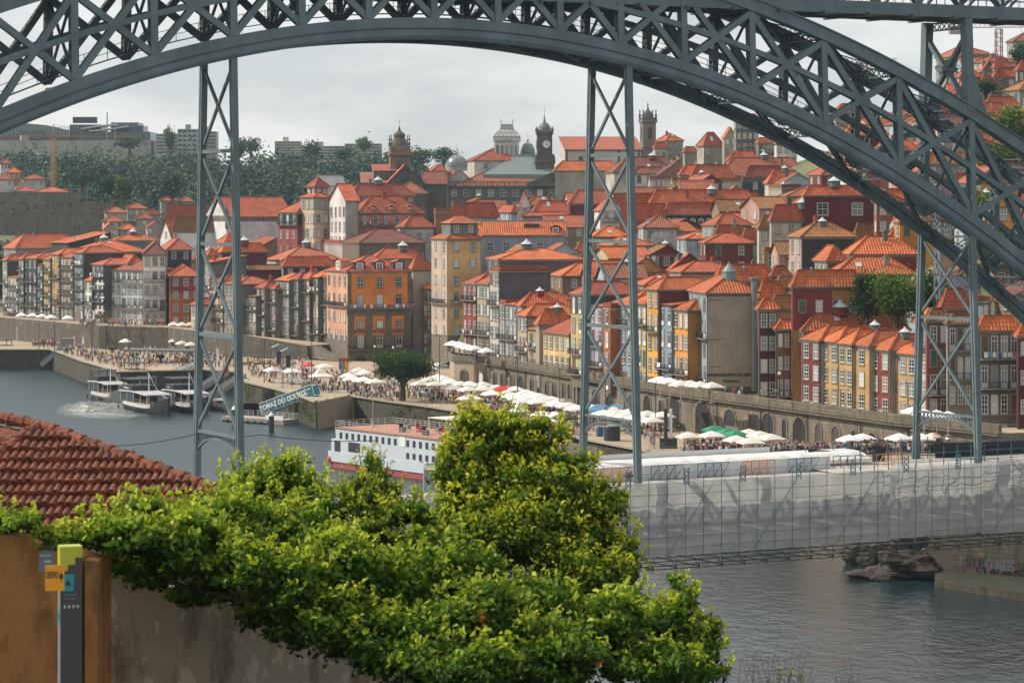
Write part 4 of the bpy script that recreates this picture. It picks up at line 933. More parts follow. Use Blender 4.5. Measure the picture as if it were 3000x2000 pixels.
for i in range(7):
    m=MB(); x=W*(.26+i*.045); m.lathe((0,0,0),[(.55,0),(.55,.9),(.3,1)],12); o=m.build('vent_fan',DARK,a,loc=(x,-.5,z-8.2)); o.rotation_euler=(math.pi/2,0,0)
# -- river front row, from the left hanger to the hotel
S=[('slim white and grey house just left of the left hanger','#a9a8a2',592,618,768,4,2,0),
('cream house with iron balconies behind the left hanger','#a8956c',618,656,825,5,3,0),
('grey stone house with arched ground floor doors behind the left hanger','#8c877c',656,704,832,5,4,1),
('low house with a protruding orange roof right of the left hanger','#8f8678',704,752,868,4,4,3),
('narrow slate-blue house with white doors','#37424d',751,777,842,5,2,0),
('narrow pinkish plaster house','#a59189',777,809,846,5,2,0),
('grey tiled house with four window bays','#7f8482',809,848,822,5,4,1),
('slender grey-green house with tightly packed windows','#7b827e',848,876,818,5,4,0),
('narrow house with a maroon top storey','#8b8a84',876,908,816,5,3,0),
('cream striped house next to the salmon hotel wing','#a49d7c',908,934,812,5,3,1),
('green-grey house directly left of the hotel','#6c7a75',934,957,812,5,2,0)]
for i,(l,c,x0,x1,ye,rw,n,k_) in enumerate(S):
    h(l,c,wallm('#6a2b2e') if i in(8,1) else wallm('#6e6a63'),x0,x1,x1,ye,A=(n,rw),D='F',r='h' if i%3 else 'sA',k=k_,rh=1.7,bal=['13','012','','02','13','024','0','134','02','03','13'][i],W=10 if i<6 else 4,gc=(STONE,3.6),wh=2.0,fh=3.4,zb=8,ex='c' if i%4==0 else '',tc=('#6e2a2e',3.4) if i==8 else None)
# hotel
rt,inf=h('bright orange corner hotel with dormers, stone pilasters and lettering','#cf9c80','#e8873a',957,1018,1205,795,A=(4,4),D=640,k=0,rh=3.6,fh=4.2,wh=2.2,ww=1.1,bal='1',zb=4,gc=(STONE,7.5),r='h',name='hotel',cat='hotel',t0=1.2)
W,z,Lh=inf['W'],inf['zt'],inf['L']
GR=stonem('hotel pilaster granite','#77705f','#6a6454',1,.5,.4)
for r_,kd,hh,zc in ((0,'w',2.3,z-2.6),(1,'d',3.0,z-7),(2,'w',1.7,z-12.4),(3,'d',3.0,z-16.4)):
    for i in range(3): addwin(rt,(W*(.2+.3*i),-.02 if r_<2 else -.16,zc),0,kd,1.5,hh,GR)
balcony(rt,W/2,0,z-8.7,0,W+1); balcony(rt,W/2,0,z-18.2,0,W+.6)
m=MB()
m.box(-.2,W+.2,-.25,0,z-10.3,z-8.85)
for x0,x1 in ((0,.9),(W-.9,W),): m.box(x0,x1,-.2,0,z-24,z-.2)
for t in (.05,.335,.635,.935): m.box(W*t-.75,W*t+.75,-.3,0,z-18,z-10.3)
m.box(0,W,-.12,0,z-24,z-18.2)
m.build('stone_pilaster',GR,rt)
m=MB()
for i in range(3):
    x=W*(.2+.3*i)
    for k2 in range(12):
        a0,a1=math.pi*k2/12,math.pi*(k2+1)/12; m.add([(x,-.16,z-21.2),(x+1.6*math.cos(a0),-.16,z-21.2+1.6*math.sin(a0)),(x+1.6*math.cos(a1),-.16,z-21.2+1.6*math.sin(a1))],[(0,1,2)])
    m.box(x-1.6,x+1.6,-.16,-.13,z-25,z-21.2)
m.build('arched_doorway',plain('dark doorway glass',(.03,.035,.04),.2),rt)
for i,s in enumerate(('PESTANA','VINTAGE','PORTO')): text(s,.95,plain('dark bronze letters',(.10,.07,.04),.4),rt,(W*(.2+.3*i),-.1,z-14.1),(math.pi/2,0,0))
dormers(rt,inf,3,'#5a2a2c',y=.5,w=2.6,hh=2.0,f0=.05,f1=.97,z=.1,rk=0)
dormers(rt,inf,1,'#cf9c80',y=.3,w=3.6,hh=2.2,face='A',z=.2)
h('grey house in the lane right of the hotel with tall glazed bays','#86888a','#6f7f80',1207,1212,1240,838,B=(3,5),D=655,k=1,rh=1.8,zb=4,wh=2.4,balB='',th=8,r='f')
h('ochre house in the lane with iron balconies full of plants','#6b5a44','#c27f36',1238,1241,1264,845,B=(2,5),D=650,k=1,rh=1.4,zb=4,balB='0123',th=8)
# front row right of the square
S=[('red-framed white house with a restaurant terrace in front','#8c2f34',1357,1398,832,5,3,'0 2'),
('beige plaster house with four narrow bays','#a39278',1398,1435,832,5,4,'2'),
('tall white-grey house against the slate wall','#b7b0a6',1435,1464,793,6,3,'14'),
('narrow lilac-grey house beside the tall white-grey one','#9d949b',1464,1481,890,4,2,'1'),
('narrow grey glazed house with a flat top','#8d9499',1481,1516,893,4,3,'1'),
('beige stone house with a big hipped roof','#ab9c84',1516,1546,925,3,3,'1'),
('low ochre house with a red balcony and a white awning','#a69472',1546,1592,968,3,2,'0'),
('yellow plaster house with maroon doors and terrace tables','#cdb07c',1592,1672,980,2,5,'')]
DD=[566,556,548,543,537,527,515,498]
for i,(l,c,x0,x1,ye,rw,n,bl) in enumerate(S):
    h(l,c,wallm('#8d7d6c') if i!=2 else wallm('#585559'),x0,x1,x1,ye,A=(n,rw),D=DD[i],r=['h','h','f','f','sA','h','sA','h'][i],k=[0,0,1,1,1,1,0,0][i],rh=[2.4,2.4,1,1,1.2,2.2,1.5,3][i],bal=bl,W=11 if i not in (6,7) else 9,wh=2.1,fh=3.5,zb=9.5,gc=(STONE,3.4),ex='s' if i==5 else '')
h('orange double hip roof behind the low ochre house','#a89c8c','#74685e',1516,1530,1672,896,D=532,H=8,k=0,rh=2.6,th=12,ex='lv')
h('upper orange roof below the slate-grey wall','#9c9184','#7a2f2c',1478,1500,1672,878,D=560,H=8,k=0,rh=2.2,th=12,ex='')
h('single tiled roof with a white dormer cone beside the yellow house','#9b9384','#9b9384',1570,1580,1672,950,D=512,H=6,k=1,rh=2.8,th=14,ex='l')
S=[('dark green topped house with yellow lower floors','#c4a76b',1673,1709,862,6,2,'23','#3d4a4a'),
('white and purple house with tall glazed doors','#b9aebc',1709,1768,897,5,3,'123',None),
('slim rust-orange side wall house','#a7592c',1768,1790,900,5,1,'',None),
('blue-grey tiled house with lamp-lined balcony','#8494a0',1790,1852,893,5,4,'03',None),
('weathered yellow house with washing lines','#b59a5c',1852,1896,890,5,3,'0',None),
('bright amber house with stone window frames','#dd9d3a',1896,1931,848,6,2,'15',None),
('narrow blue tiled house with white casements','#7f93a3',1931,1972,893,5,2,'23',None),
('small orange house with a separate orange roof','#d98f35',1972,2019,908,5,3,'23',None)]
DD=[489,484,476,472,466,461,457,452]
for i,(l,c,x0,x1,ye,rw,n,bl,tc) in enumerate(S):
    h(l,c,wallm(['#5d2a2e','#8d857b','#a7592c','#8f897f','#8b7f6a','#6a2b30','#7a7f84','#b27a3a'][i]),x0,x1,x1,ye,A=(n,rw),D=DD[i],r=['h','sA','f','h','h','h','sA','h'][i],k=[4,1,0,1,0,1,1,1][i],rh=[2.2,1.5,1,2.2,2,2,1.2,1.8][i],bal=bl,W=11,wh=2.2,fh=3.6,zb=9.5,gc=(STONE,3.6),tc=(tc,3.6) if tc else None,wk='w' if i%2 else 'd')
h('orange roofs with dishes behind the blue-grey tiled house','#8c7a6c','#8c7a6c',1722,1745,1900,872,D=498,H=8,k=1,rh=2.6,th=12,ex='yys')
rt,inf=h('tall house with a huge blank beige side wall, grey turret and steel flue','#8e9ba6','#a3937f',2018,2074,2216,858,A=(3,6),D=447,k=1,rh=2.6,th=8,zb=9.5,fh=3.7,wh=2.3,ww=1.2,bal='13',t0=.9,gc=(STONE,3))
W,z,Lh=inf['W'],inf['zt'],inf['L']
m=MB(); m.lathe((W*.55,4,z+.3),[(1.5,0),(1.15,3),(1.3,3.05),(.25,4.3),(.2,4.6)],14); m.build('turret',plain('lead grey turret',(.16,.2,.2),.5),inf['ro'])
m=MB(); m.tube([(W*.94,-.5,z-16),(W*.94,-.5,z+2.2)],.55,10); m.lathe((W*.94,-.5,z+2.2),[(.8,0),(.8,.3)],8); m.build('flue',plain('steel flue',(.2,.22,.22),.45,.3),rt)
text('CHURRASQUEIRA DA RIBEIRA',.62,DARK,rt,(W*.48,-.05,z-13.3),(math.pi/2,0,0)); text('Restaurante',.55,DARK,rt,(W*.48,-.05,z-14.3),(math.pi/2,0,0))
m=MB()
for q in (1.2,7.6,12): m.box(.1,2.6,-.03,0,z-q,z-q+.08)
m.build('pipe',DARK,rt)
h('dark maroon house with a ragged torn edge beside the beige wall','#4b2329','#4d232b',2222,2226,2276,906,B=(2,5),D=436,k=1,rh=1.6,th=6,zb=9.5,fh=3.6,W=None,ww=1.3,wh=2)
h('shadowy yellow-brown house in the recess of the lane','#5d4c33','#745a32',2274,2277,2352,964,B=(4,4),D=434,k=1,rh=1.5,th=6,zb=9.5,fh=3.6,balB='2',wh=2)
h('large multi-hip tiled roof behind the yellow river row','#7f7468','#7f7468',2340,2354,2660,968,D=430,H=10,k=1,rh=2.6,th=4,ex='lsv')
S=[('maroon plaster house at the left end of the yellow row','#6f2630',2350,2405,997,3,2,1),
('peeling yellow house left of two, with grey quoins','#b8965c',2405,2458,1002,3,2,2),
('peeling yellow house in the middle with a banner below','#bb9a60',2458,2500,1008,3,2,2),
('peeling yellow house with a red cloth on its wall','#b59058',2500,2550,1013,3,1,1),
('brick-red plaster house with flower boxes','#82302a',2550,2609,1026,3,2,3),
('apricot plaster house right of the brick-red house','#c09a68',2609,2684,1038,3,3,3)]
DD=[424,420,415,411,407,402]
for i,(l,c,x0,x1,ye,rw,n,k_) in enumerate(S):
    h(l,c,wallm('#9a9084'),x0,x1,x1,ye,A=(n,rw),D=DD[i],r='h',k=1,rh=2.2,W=9,wh=2.1,fh=3.3,zb=9,gc=(wallm('#9a958c'),2.6),ww=1.5,th=22.3,ex='l' if i in(2,4) else '')
h('grey-white glazed house just right of the right hanger leg','#b5aea4','#a9a298',2684,2716,2722,944,A=(2,4),D=398,k=1,rh=2,zb=9,bal='0',wh=2.4,fh=3.9)
h('rusty red house with arched windows and a corrugated roof','#7d3a30','#86433a',2716,2720,2780,940,B=(2,5),D=396,k=3,rh=1.8,zb=9,balB='23',wh=2.3,fh=3.5,th=8)
h('grey granite house with lattice-paned windows and red gallery','#8b8073','#8f8578',2776,2780,2868,946,B=(4,4),D=392,k=3,rh=1.2,zb=9,balB='01',wh=2.6,fh=4.1,th=6,ww=1.4)
h('small white and red house above the granite house','#a9433a','#a34a40',2752,2762,2840,905,B=(2,1),D=410,H=7,k=0,rh=3,th=8)
h('white tower block house behind the hanger','#d0cfcc','#d2d1ce',2830,2838,2900,882,B=(1,1),D=415,H=10,r='f',th=6)
h('dark grey tenement with black iron balconies at the right edge','#5c5853','#6a6058',2866,2870,2985,968,B=(4,4),D=382,k=1,rh=2,zb=8,balB='01',wh=2.6,fh=4.1,th=6,ww=1.5)
h('dark red house cut by the right frame edge','#4e2020','#531f22',2983,2987,3060,985,B=(3,4),D=378,k=1,rh=2,zb=8,fh=4,th=6)
# -- seen through the trusses, upper right
UP=[('ochre house seen through the arch between two chords','#c88a35',2690,2700,2790,590,470,0),('orange roofed ochre house right of the hanger top','#c98b38',2620,2640,2740,650,480,1),
('white house with pink shutters behind the arch','#c9c3bd',2640,2655,2760,520,540,0),('pink house high behind the arch web','#a3584e',2560,2575,2690,440,600,0),
('grey house with a corrugated roof by the arch','#8f8f8c',2700,2712,2840,480,560,3),('dark maroon house behind the arch crown side','#5f2a2d',2470,2480,2600,395,660,1),
('orange-roofed house left of the column pier','#8f857a',2440,2452,2560,330,720,0),('ochre wall house in the truss triangle','#cf8f3a',2880,2890,2990,600,470,1),
('grey house with twin satellite dishes below the column foot','#7f7b77',2900,2912,3030,360,600,1),('brown gabled house near the crane mast','#8b6a58',2880,2890,2985,312,660,4),
('small grey gabled house above the dishes','#85827d',2860,2873,2960,330,640,0),('brown house under a red hip roof left of the crane','#6c5147',2800,2815,2875,225,720,0),
('grey box house on the upper skyline','#6d6b68',2868,2876,2915,206,725,4),('brown brick house with a bright hip roof beside the crane','#6f5045',2908,2916,2962,198,715,0),
('red-roofed row on the upper hillside','#7a7068',2905,2915,3010,225,700,4),('white small house below the skyline column','#a39a90',2866,2874,2916,250,690,0),
('orange-roofed cottage with a pale wall','#b39a8a',2810,2820,2872,252,700,1),('stepped red roof by the dark tree','#80766e',2885,2893,2935,268,690,1),
('dark stone tower house at the right skyline','#5a5956',2975,2985,3030,205,690,0),('maroon windowed hostel under the upper chord','#7c3540',2730,2742,2835,330,640,4),
('yellow-beige long house under the upper chord','#b89a70',2740,2750,2880,366,620,4),('red tiled house between the arch diagonals','#a35044',2500,2512,2640,485,600,0),
('blue-white townhouse seen between two braces','#b8c2c6',2600,2615,2700,560,560,1),('orange roof house beside the garden trees','#a38a78',2770,2785,2900,545,520,0),
('broad red roof on the upper slope','#8f6f64',2840,2852,2960,420,590,4),('grey roofed villa by the bright tree','#7f7d78',2955,2965,3060,372,600,0),
('orange topped house at the right frame edge low','#a1402f',2915,2925,3040,880,440,0),('ochre gable at the foot of the arch','#b97d38',2900,2915,3030,770,455,1),
('brown cottage behind the far rib','#8b5a45',2560,2572,2660,590,530,1),('pale cottage behind the far rib foot','#b9b0a4',2600,2610,2690,700,500,0)]
for i,(l,c,x0,xc,x1,ye,D,k_) in enumerate(UP):
    h(l,c,c,x0,xc,x1,ye,A=(1,2),B=(3,2),D=D,H=9,k=k_,rh=2.4,th=10,ex='c' if i%3==0 else ('v' if i%3==1 else ''),fh=3.2,r='gB' if i%5==2 else 'h')

# ---------------------------------------------------------------- small houses packed between the listed ones
def free(px,D,r):
    X=(px-1500)/F*D
    return all(abs(hx-X)>hr*.55+r or abs(hy-D)>hr*.55+r for hx,hy,hr,hz in HB)
FIL=[]; RF=random.Random(11); tries=0
ZN=[(1240,1660,30,300,'slope behind the slate-grey wall'),(1660,2100,30,330,'slope behind the middle hanger'),(2100,2480,25,260,'slope above the blank beige wall'),(2480,2760,30,330,'slope behind the right hanger'),(2760,3060,30,420,'upper right hillside'),(560,960,25,170,'slope left of the hotel')]
CN=[('cream','#c2b08c'),('white','#c9c6c0'),('pinkish','#b58e80'),('grey','#98948c'),('ochre','#bd8a42'),('maroon','#74302f'),('brown','#86705c'),('pale blue','#a3b0ba')]
while len(FIL)<120 and tries<4000:
    tries+=1; z=RF.choice(ZN); px=RF.uniform(z[0],z[1]); D=ip(FR,px,1)+RF.uniform(z[2],z[3])
    if not free(px,D,5): continue
    zt_=terr(px,D)+RF.uniform(6,9); ye=YH+(HC-zt_)*F/D; w_=RF.uniform(7,11)*F/D; cn,c=RF.choice(CN); th=RF.choice([6,10,16,22])
    k=RF.choice([0,0,1,2,4,5,3]); l=(cn,{0:'orange',1:'bright orange',2:'dull red',3:'mossy ochre',4:'rust red',5:'faded brown'}[k],z[4])
    rt,inf=h('filler house','%s'%c,c,px-w_*.25,px,px+w_*.75,ye,A=(2,2),B=(RF.choice([2,3]),2),D=D,H=8,k=k,rh=RF.uniform(1.8,3),th=th,r=RF.choice(['h','h','h','gB','gA']),ex=RF.choice(['c','l','s','t','v','y','cs','']),L=RF.uniform(7,10),W=RF.uniform(7,11))
    FIL.append((rt,px,l))
gp_={}
for rt,px,l in FIL: gp_.setdefault(l,[]).append((px,rt))
NM_=['leftmost','second','third','fourth','fifth','sixth','seventh']
for l,v in gp_.items():
    v.sort(key=lambda q:q[0])
    for i,(px,rt) in enumerate(v): rt['label']=(('' if len(v)==1 else NM_[i]+' ')+'small %s house with %s roof on the %s'%l)
# ---------------------------------------------------------------- setting
# water
wm,nt,b,o=nodes('river water')
b.inputs['Base Color'].default_value=(.012,.028,.032,1); b.inputs['Roughness'].default_value=.12; b.inputs['IOR'].default_value=1.33; b.inputs['Specular IOR Level'].default_value=.5
g=posn(nt,(1,.55,1)); n1=noise(nt,g,.55,5,.62); n2=noise(nt,g,.045,3); n3=noise(nt,posn(nt,(1,.35,1)),2.1,3)
ad=N(nt,'Math',operation='MULTIPLY_ADD'); nt.links.new(n3,ad.inputs[0]); ad.inputs[1].default_value=.35; nt.links.new(n1,ad.inputs[2])
ad2=N(nt,'Math',operation='MULTIPLY_ADD'); nt.links.new(n2,ad2.inputs[0]); ad2.inputs[1].default_value=1.6; nt.links.new(ad.outputs[0],ad2.inputs[2])
gg=N(nt,'NewGeometry'); ss=N(nt,'SeparateXYZ'); nt.links.new(gg.outputs['Position'],ss.inputs[0]); b.inputs['Specular Tint'].default_value=(.78,.93,1,1); rg=N(nt,'MapRange'); nt.links.new(ss.outputs[1],rg.inputs[0])
for i_,v_ in ((1,300),(2,430),(3,.08),(4,.34)): rg.inputs[i_].default_value=v_
nt.links.new(rg.outputs[0],b.inputs['Roughness']); bump(nt,b,ad2.outputs[0],.8,.18)
m=MB(); xs=[-900,-300,-100,0,100,300,900]
m.quad((-1200,150-400,0),(1200,-250,0),(1200,2300,0),(-1200,2300,0)); struct('water',m,wm)
# terrain: north bank and wooded hill
gm,nt,b,o=nodes('hillside ground')
a=noise(nt,posn(nt),.03,5); f=noise(nt,posn(nt),.4,4)
c=mixc(nt,ramp(nt,a,.42,.6),lin('#4c5a30'),lin('#74704a')); c=mixc(nt,ramp(nt,f,.4,.7),c,lin('#39452a')); nt.links.new(c,b.inputs['Base Color']); b.inputs['Roughness'].default_value=.95
m=MB(); pxs=list(range(-420,3500,24)); Ds=[]; 
vs=[]; rows=64
for px in pxs:
    D0=ip(FR,px,1)+3
    for j in range(rows):
        D=D0+ (2300-D0)*(j/(rows-1))**2.0
        z=terr(px,D)-.4
        XX=(px-1500)/F*D
        for hx,hy,hr,hz in HB:
            if abs(hx-XX)<hr and abs(hy-D)<hr: z=min(z,hz)
        if D>1000: z+=2.5*math.sin(px*.013+D*.01)+1.5*math.sin(px*.031)
        vs.append(((px-1500)/F*D,D,z))
fs=[(i*rows+j,(i+1)*rows+j,(i+1)*rows+j+1,i*rows+j+1) for i in range(len(pxs)-1) for j in range(rows-1)]
m.add(vs,fs); struct('terrain',m,gm,smooth=True)
# quay
pav,nt,b,o=nodes('pale granite paving'); a=noise(nt,posn(nt),.12,5); f=noise(nt,posn(nt),1.5,4)
c=mixc(nt,ramp(nt,a,.35,.7),lin('#96846f'),lin('#ab9880')); c=mixc(nt,ramp(nt,f,.5,.75),c,lin('#94876f')); nt.links.new(c,b.inputs['Base Color']); b.inputs['Roughness'].default_value=.9; bump(nt,b,f,.3,.05)
MOSS=stonem('mossy quay wall','#565040','#403c2f',1.3,.6,.85)
def G2(l,z=5): return [tuple(ground(x,y,z)) for x,y in l]
Q=G2([(-300,1024),(150,1024),(187,1036),(241,1057),(353,1089),(600,1083),(702,1089),(724,1119),(808,1139),(880,1160),(926,1177),(1023,1158),(1150,1177),(1260,1191),(1387,1212),(1560,1246),(1687,1281),(1880,1318),(2009,1344),(2200,1357),(2500,1352)])
Q2=[(p[0],p[1],5) for p in Q]+[(66,372,5.6),(90,340,7),(160,330,9),(200,420,5),(200,720,5),(-60,900,5),(-250,900,5)]
m=MB(); m.prism(Q2,-3,5); struct('quay',m,[pav,MOSS])
m=MB()
for p,q in zip(Q2[:21],Q2[1:21]): m.beam((p[0],p[1],5.02),(q[0],q[1],5.02),.9,.3)
struct('kerb',m,plain('granite kerb','#9b907c' and lin('#9b907c')))
rd=[(34,436,5.03),(46,409,5.9),(54.5,390,7.1),(66,372,8.1),(78,350,9)]
m=MB(); of=Vector((-.93,-.37,0))*10; vs=[]
for x,y,z in rd: vs+=[(x+.3,y,z),(x+of.x,y+of.y,z-.15 if z>5.1 else z),(x+of.x,y+of.y,1)]
m.add(vs,[f for i in range(len(rd)-1) for f in ((i*3,i*3+1,i*3+4,i*3+3),(i*3+1,i*3+2,i*3+5,i*3+4))]); struct('road',m,[pav])
# ramp down to the water
r0=ground(926,1177,5.04); r1=ground(1023,1158,5.04); r2=ground(1026,1228,.3); r3=ground(1140,1222,.3)
a0=ground(905,1172,5.04)
m=MB(); A=[(-46,527,5.05),(-33.5,540,5.05),(-16.5,500,.35),(-27,494,.3)]
A=[tuple(ground(930,1180,5.06)),tuple(ground(1030,1160,5.06)),tuple(ground(1142,1223,.4)),tuple(ground(1022,1229,.3))]
m.add(A+[(p[0],p[1],-3) for p in A],[(0,3,2,1),(0,1,5,4),(1,2,6,5),(2,3,7,6),(3,0,4,7)]); struct('ramp',m,pav)
# upper promenades
L=[(-175,800),(-141,760),(-106,707),(-87,697),(-77.5,678),(-64.5,659),(-48,646)]
Lp=[(x,y,11) for x,y in L[:-1]]+[(-48,646,9),(-42,654,9),(-60,720,11),(-120,840,11),(-190,880,11)]
m=MB(); m.prism(Lp,4.9,11); struct('promenade',m,[pav,STONED])
Rp=[(-5,541),(28,448),(54.5,390),(66,372)]
Rq=[(x,y,11.2) for x,y in Rp]+[(88,376,11.2),(78,400,11.2),(50,458,11.2),(20,548,11.2),(2,612,11.2),(-13,616,11.2),(-11,560,11.2)]
m=MB(); m.prism(Rq,4.9,11.2); struct('upper_street',m,[pav,STONE])
# arcade wall with arches
ar=thing('arcade_wall','long granite retaining wall pierced by arches along the lower quay','wall',(28,448,5))
O=Vector((28,448,5)); wallpts=[Vector((*p,0)) for p in Rp]
def wp(s):
    for p,q in zip(wallpts,wallpts[1:]):
        L_=(q-p).length
        if s<=L_: d=(q-p)/L_; return p+d*s,d
        s-=L_
    return q,d
tot=sum((q-p).length for p,q in zip(wallpts,wallpts[1:]))
m=MB(); s=0
for p,q in zip(wallpts,wallpts[1:]):
    d=(q-p).normalized(); n=Vector((-d.y,d.x,0)); n=n if n.x<0 else -n
    m.obox((p+q)/2+Vector((0,0,11.75))-O+n*.1,(q-p)/2,n*.3,(0,0,.65)); m.obox((p+q)/2+Vector((0,0,10.9))-O+n*.3,(q-p)/2,n*.4,(0,0,.12))
m.build('parapet',stonem('lichen parapet','#7d7260','#62584a',1.1,.5,.6),ar)
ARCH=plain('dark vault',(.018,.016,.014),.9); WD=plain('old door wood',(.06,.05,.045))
def archpart(par,c,d,n,w,hh,base,mat,deep=.6,nm='arch'):
    m=MB(); r=w/2; pts=[(-r,0),(r,0)]+[(r*math.cos(a),hh-r+r*math.sin(a)) for a in [i*math.pi/12 for i in range(13)]]
    f=[c+d*x+Vector((0,0,base+z))+n*.03 for x,z in pts]; m.add(f,[tuple(range(len(f)))],0)
    rr=r+.35
    for i in range(12):
        a0,a1=math.pi*i/12,math.pi*(i+1)/12
        q=[c+d*(R_*math.cos(a))+Vector((0,0,base+hh-r+R_*math.sin(a)))+n*.12 for R_,a in ((r,a0),(rr,a0),(rr,a1),(r,a1))]; m.add(q,[(0,1,2,3)],1)
        q2=[v-n*.12 for v in q]; m.add([q[1],q[2],q2[2],q2[1]],[(0,1,2,3)],1); m.add([q[0],q[3],q2[3],q2[0]],[(0,1,2,3)],1)
    for sx in (-1,1): m.obox(c+d*sx*(r+.17)+Vector((0,0,base+(hh-r)/2))+n*.06,d*.17,n*.06,Vector((0,0,(hh-r)/2)),1)
    return m.build(nm,[mat,STONE],par)
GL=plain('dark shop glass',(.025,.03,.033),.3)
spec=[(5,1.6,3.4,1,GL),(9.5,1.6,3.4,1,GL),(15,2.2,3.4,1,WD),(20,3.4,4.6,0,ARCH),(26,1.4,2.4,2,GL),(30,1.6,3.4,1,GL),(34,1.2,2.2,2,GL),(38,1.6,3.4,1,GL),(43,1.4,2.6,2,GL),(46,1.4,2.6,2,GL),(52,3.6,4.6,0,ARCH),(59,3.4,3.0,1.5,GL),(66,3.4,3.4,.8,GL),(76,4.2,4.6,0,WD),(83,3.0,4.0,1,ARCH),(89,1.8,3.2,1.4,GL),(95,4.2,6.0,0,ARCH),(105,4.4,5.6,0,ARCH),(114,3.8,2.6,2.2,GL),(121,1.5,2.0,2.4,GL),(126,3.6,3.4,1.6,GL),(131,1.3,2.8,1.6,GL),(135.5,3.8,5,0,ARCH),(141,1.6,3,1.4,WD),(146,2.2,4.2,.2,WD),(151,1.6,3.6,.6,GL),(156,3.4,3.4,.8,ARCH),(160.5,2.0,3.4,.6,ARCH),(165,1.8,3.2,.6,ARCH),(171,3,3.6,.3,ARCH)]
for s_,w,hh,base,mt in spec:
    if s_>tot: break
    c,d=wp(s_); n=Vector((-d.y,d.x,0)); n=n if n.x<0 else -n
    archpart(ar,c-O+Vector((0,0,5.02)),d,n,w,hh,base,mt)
m=MB()
for s_ in (2,12,23,49,73,92,110,124,138,153,169):
    if s_<tot:
        c,d=wp(s_); n=Vector((-d.y,d.x,0)); n=n if n.x<0 else -n; m.tube([c-O+n*.2+Vector((0,0,5)),c-O+n*.2+Vector((0,0,11))],.09,6)
m.build('drainpipe',DARK,ar)
# bastion with terrace in front of the red-framed house
bs=thing('bastion','angular granite bastion with a restaurant terrace on top','wall',(-7,541,5))
m=MB(); m.prism([(-5,541),(-7.5,541.5),(-11.5,545),(-12.5,552),(-12,575),(-4,560)],0,6.2,1,0); m.v=[(x+7,y-541,z) for x,y,z in m.v]; m.prism([(1.9,-.4),(-.6,.1),(-4.9,3.8),(-5.9,11),(-5.5,34),(-5,34),(-5.3,11),(-4.3,4.1),(-.4,.7),(2,.1)],6.2,7.3,1,1)
m.build('masonry',[pav,STONE],bs)
for c,w,hh,mt in (((-9.5,543.2),1.3,2.8,WD),((-6.2,541.2),1.4,2.6,WHITE)):
    d=Vector((.7,-.6,0)).normalized(); n=Vector((-.66,-.75,0)).normalized(); archpart(bs,Vector((c[0]+7,c[1]-541,0))+n*.08,d,n,w,hh,1.5,mt,nm='window')
# lower landing by the first hanger with steps
m=MB(); P=G2([(1690,1350),(1900,1378),(2050,1395),(1985,1346),(1880,1322),(1687,1288)],1.6); P=[(p[0],p[1]) for p in P]; m.prism(P,-3,1.6); struct('landing',m,[pav,MOSS])
def steps(lab,p0,p1,z0,z1,w,n,side,nm='stone_steps',mat=None):
    p0,p1=Vector(p0),Vector(p1); o=thing(nm,lab,'steps',(p0.x,p0.y,z1)); d=(p1-p0)/n; sd=Vector(side).normalized(); m=MB()
    for i in range(n):
        z=z0+(z1-z0)*(i+1)/n; c=p0+d*(i+.5)-Vector((p0.x,p0.y,z1)); c.z=(z+z1-3)/2-z1; hgt=(z-(z1-3))/2
        m.obox((c.x,c.y,c.z),(d.x/2,d.y/2,0),(sd.x*w/2,sd.y*w/2,0),(0,0,hgt))
    m.build('tread',mat or STONE,o); return o
a=ground(800,1137,5); b_=ground(715,1206,0)
steps('granite steps going down from the quay to the floating pier',(b_.x,b_.y,0),(a.x,a.y,0),-.2,5,5,22,(.8,.6,0))
a=ground(948,1062,5)
steps('granite steps up to the promenade beside the orange hotel',(-38,634,0),(-46,645,0),5,9,4,14,(.6,-.7,0))
a,b_=ground(1700,1300,5),ground(1640,1352,1.6)
steps('wide granite steps beside the first hanger leading to the landing',(b_.x,b_.y,0),(a.x,a.y,0),1.6,5,12,14,(.4,-.9,0))
# left stone walls and lower hill buildings
def boxwall(lab,px0,px1,yt,D,hh,th,mat,cat='wall',name='stone_wall',yaw=0,winr=0):
    c=at(px0,yt,D); W=(px1-px0)/F*D; o=thing(name,lab,cat,(c.x,c.y,c.z-hh),math.radians(yaw)); m=MB(); m.box(0,W,0,th,0,hh); m.box(-.2,W+.2,-.2,th+.2,hh,hh+.3); m.build('masonry',mat,o)
    m=MB()
    for i in range(int(W/3)):
        x=i*3+R.random()*2; z=hh*R.uniform(.3,.8); m.box(x,x+.8,-.06,.01,z,z+.9)
    if winr: m.build('opening',DARK,o)
    return o
boxwall('long lower graffitied stone wall on the far left bank',-150,292,625,935,7.5,2,STONE)
m=MB()
boxwall('upper terrace stone wall under the far left cottages',-150,232,566,975,9,3,STONE,winr=1)
boxwall('second upper stone wall with dark openings',232,330,596,968,6,3,STONE)
boxwall('half overgrown stone wall at the foot of the hill, left of the white chapel',292,400,650,925,5,2,STONE)
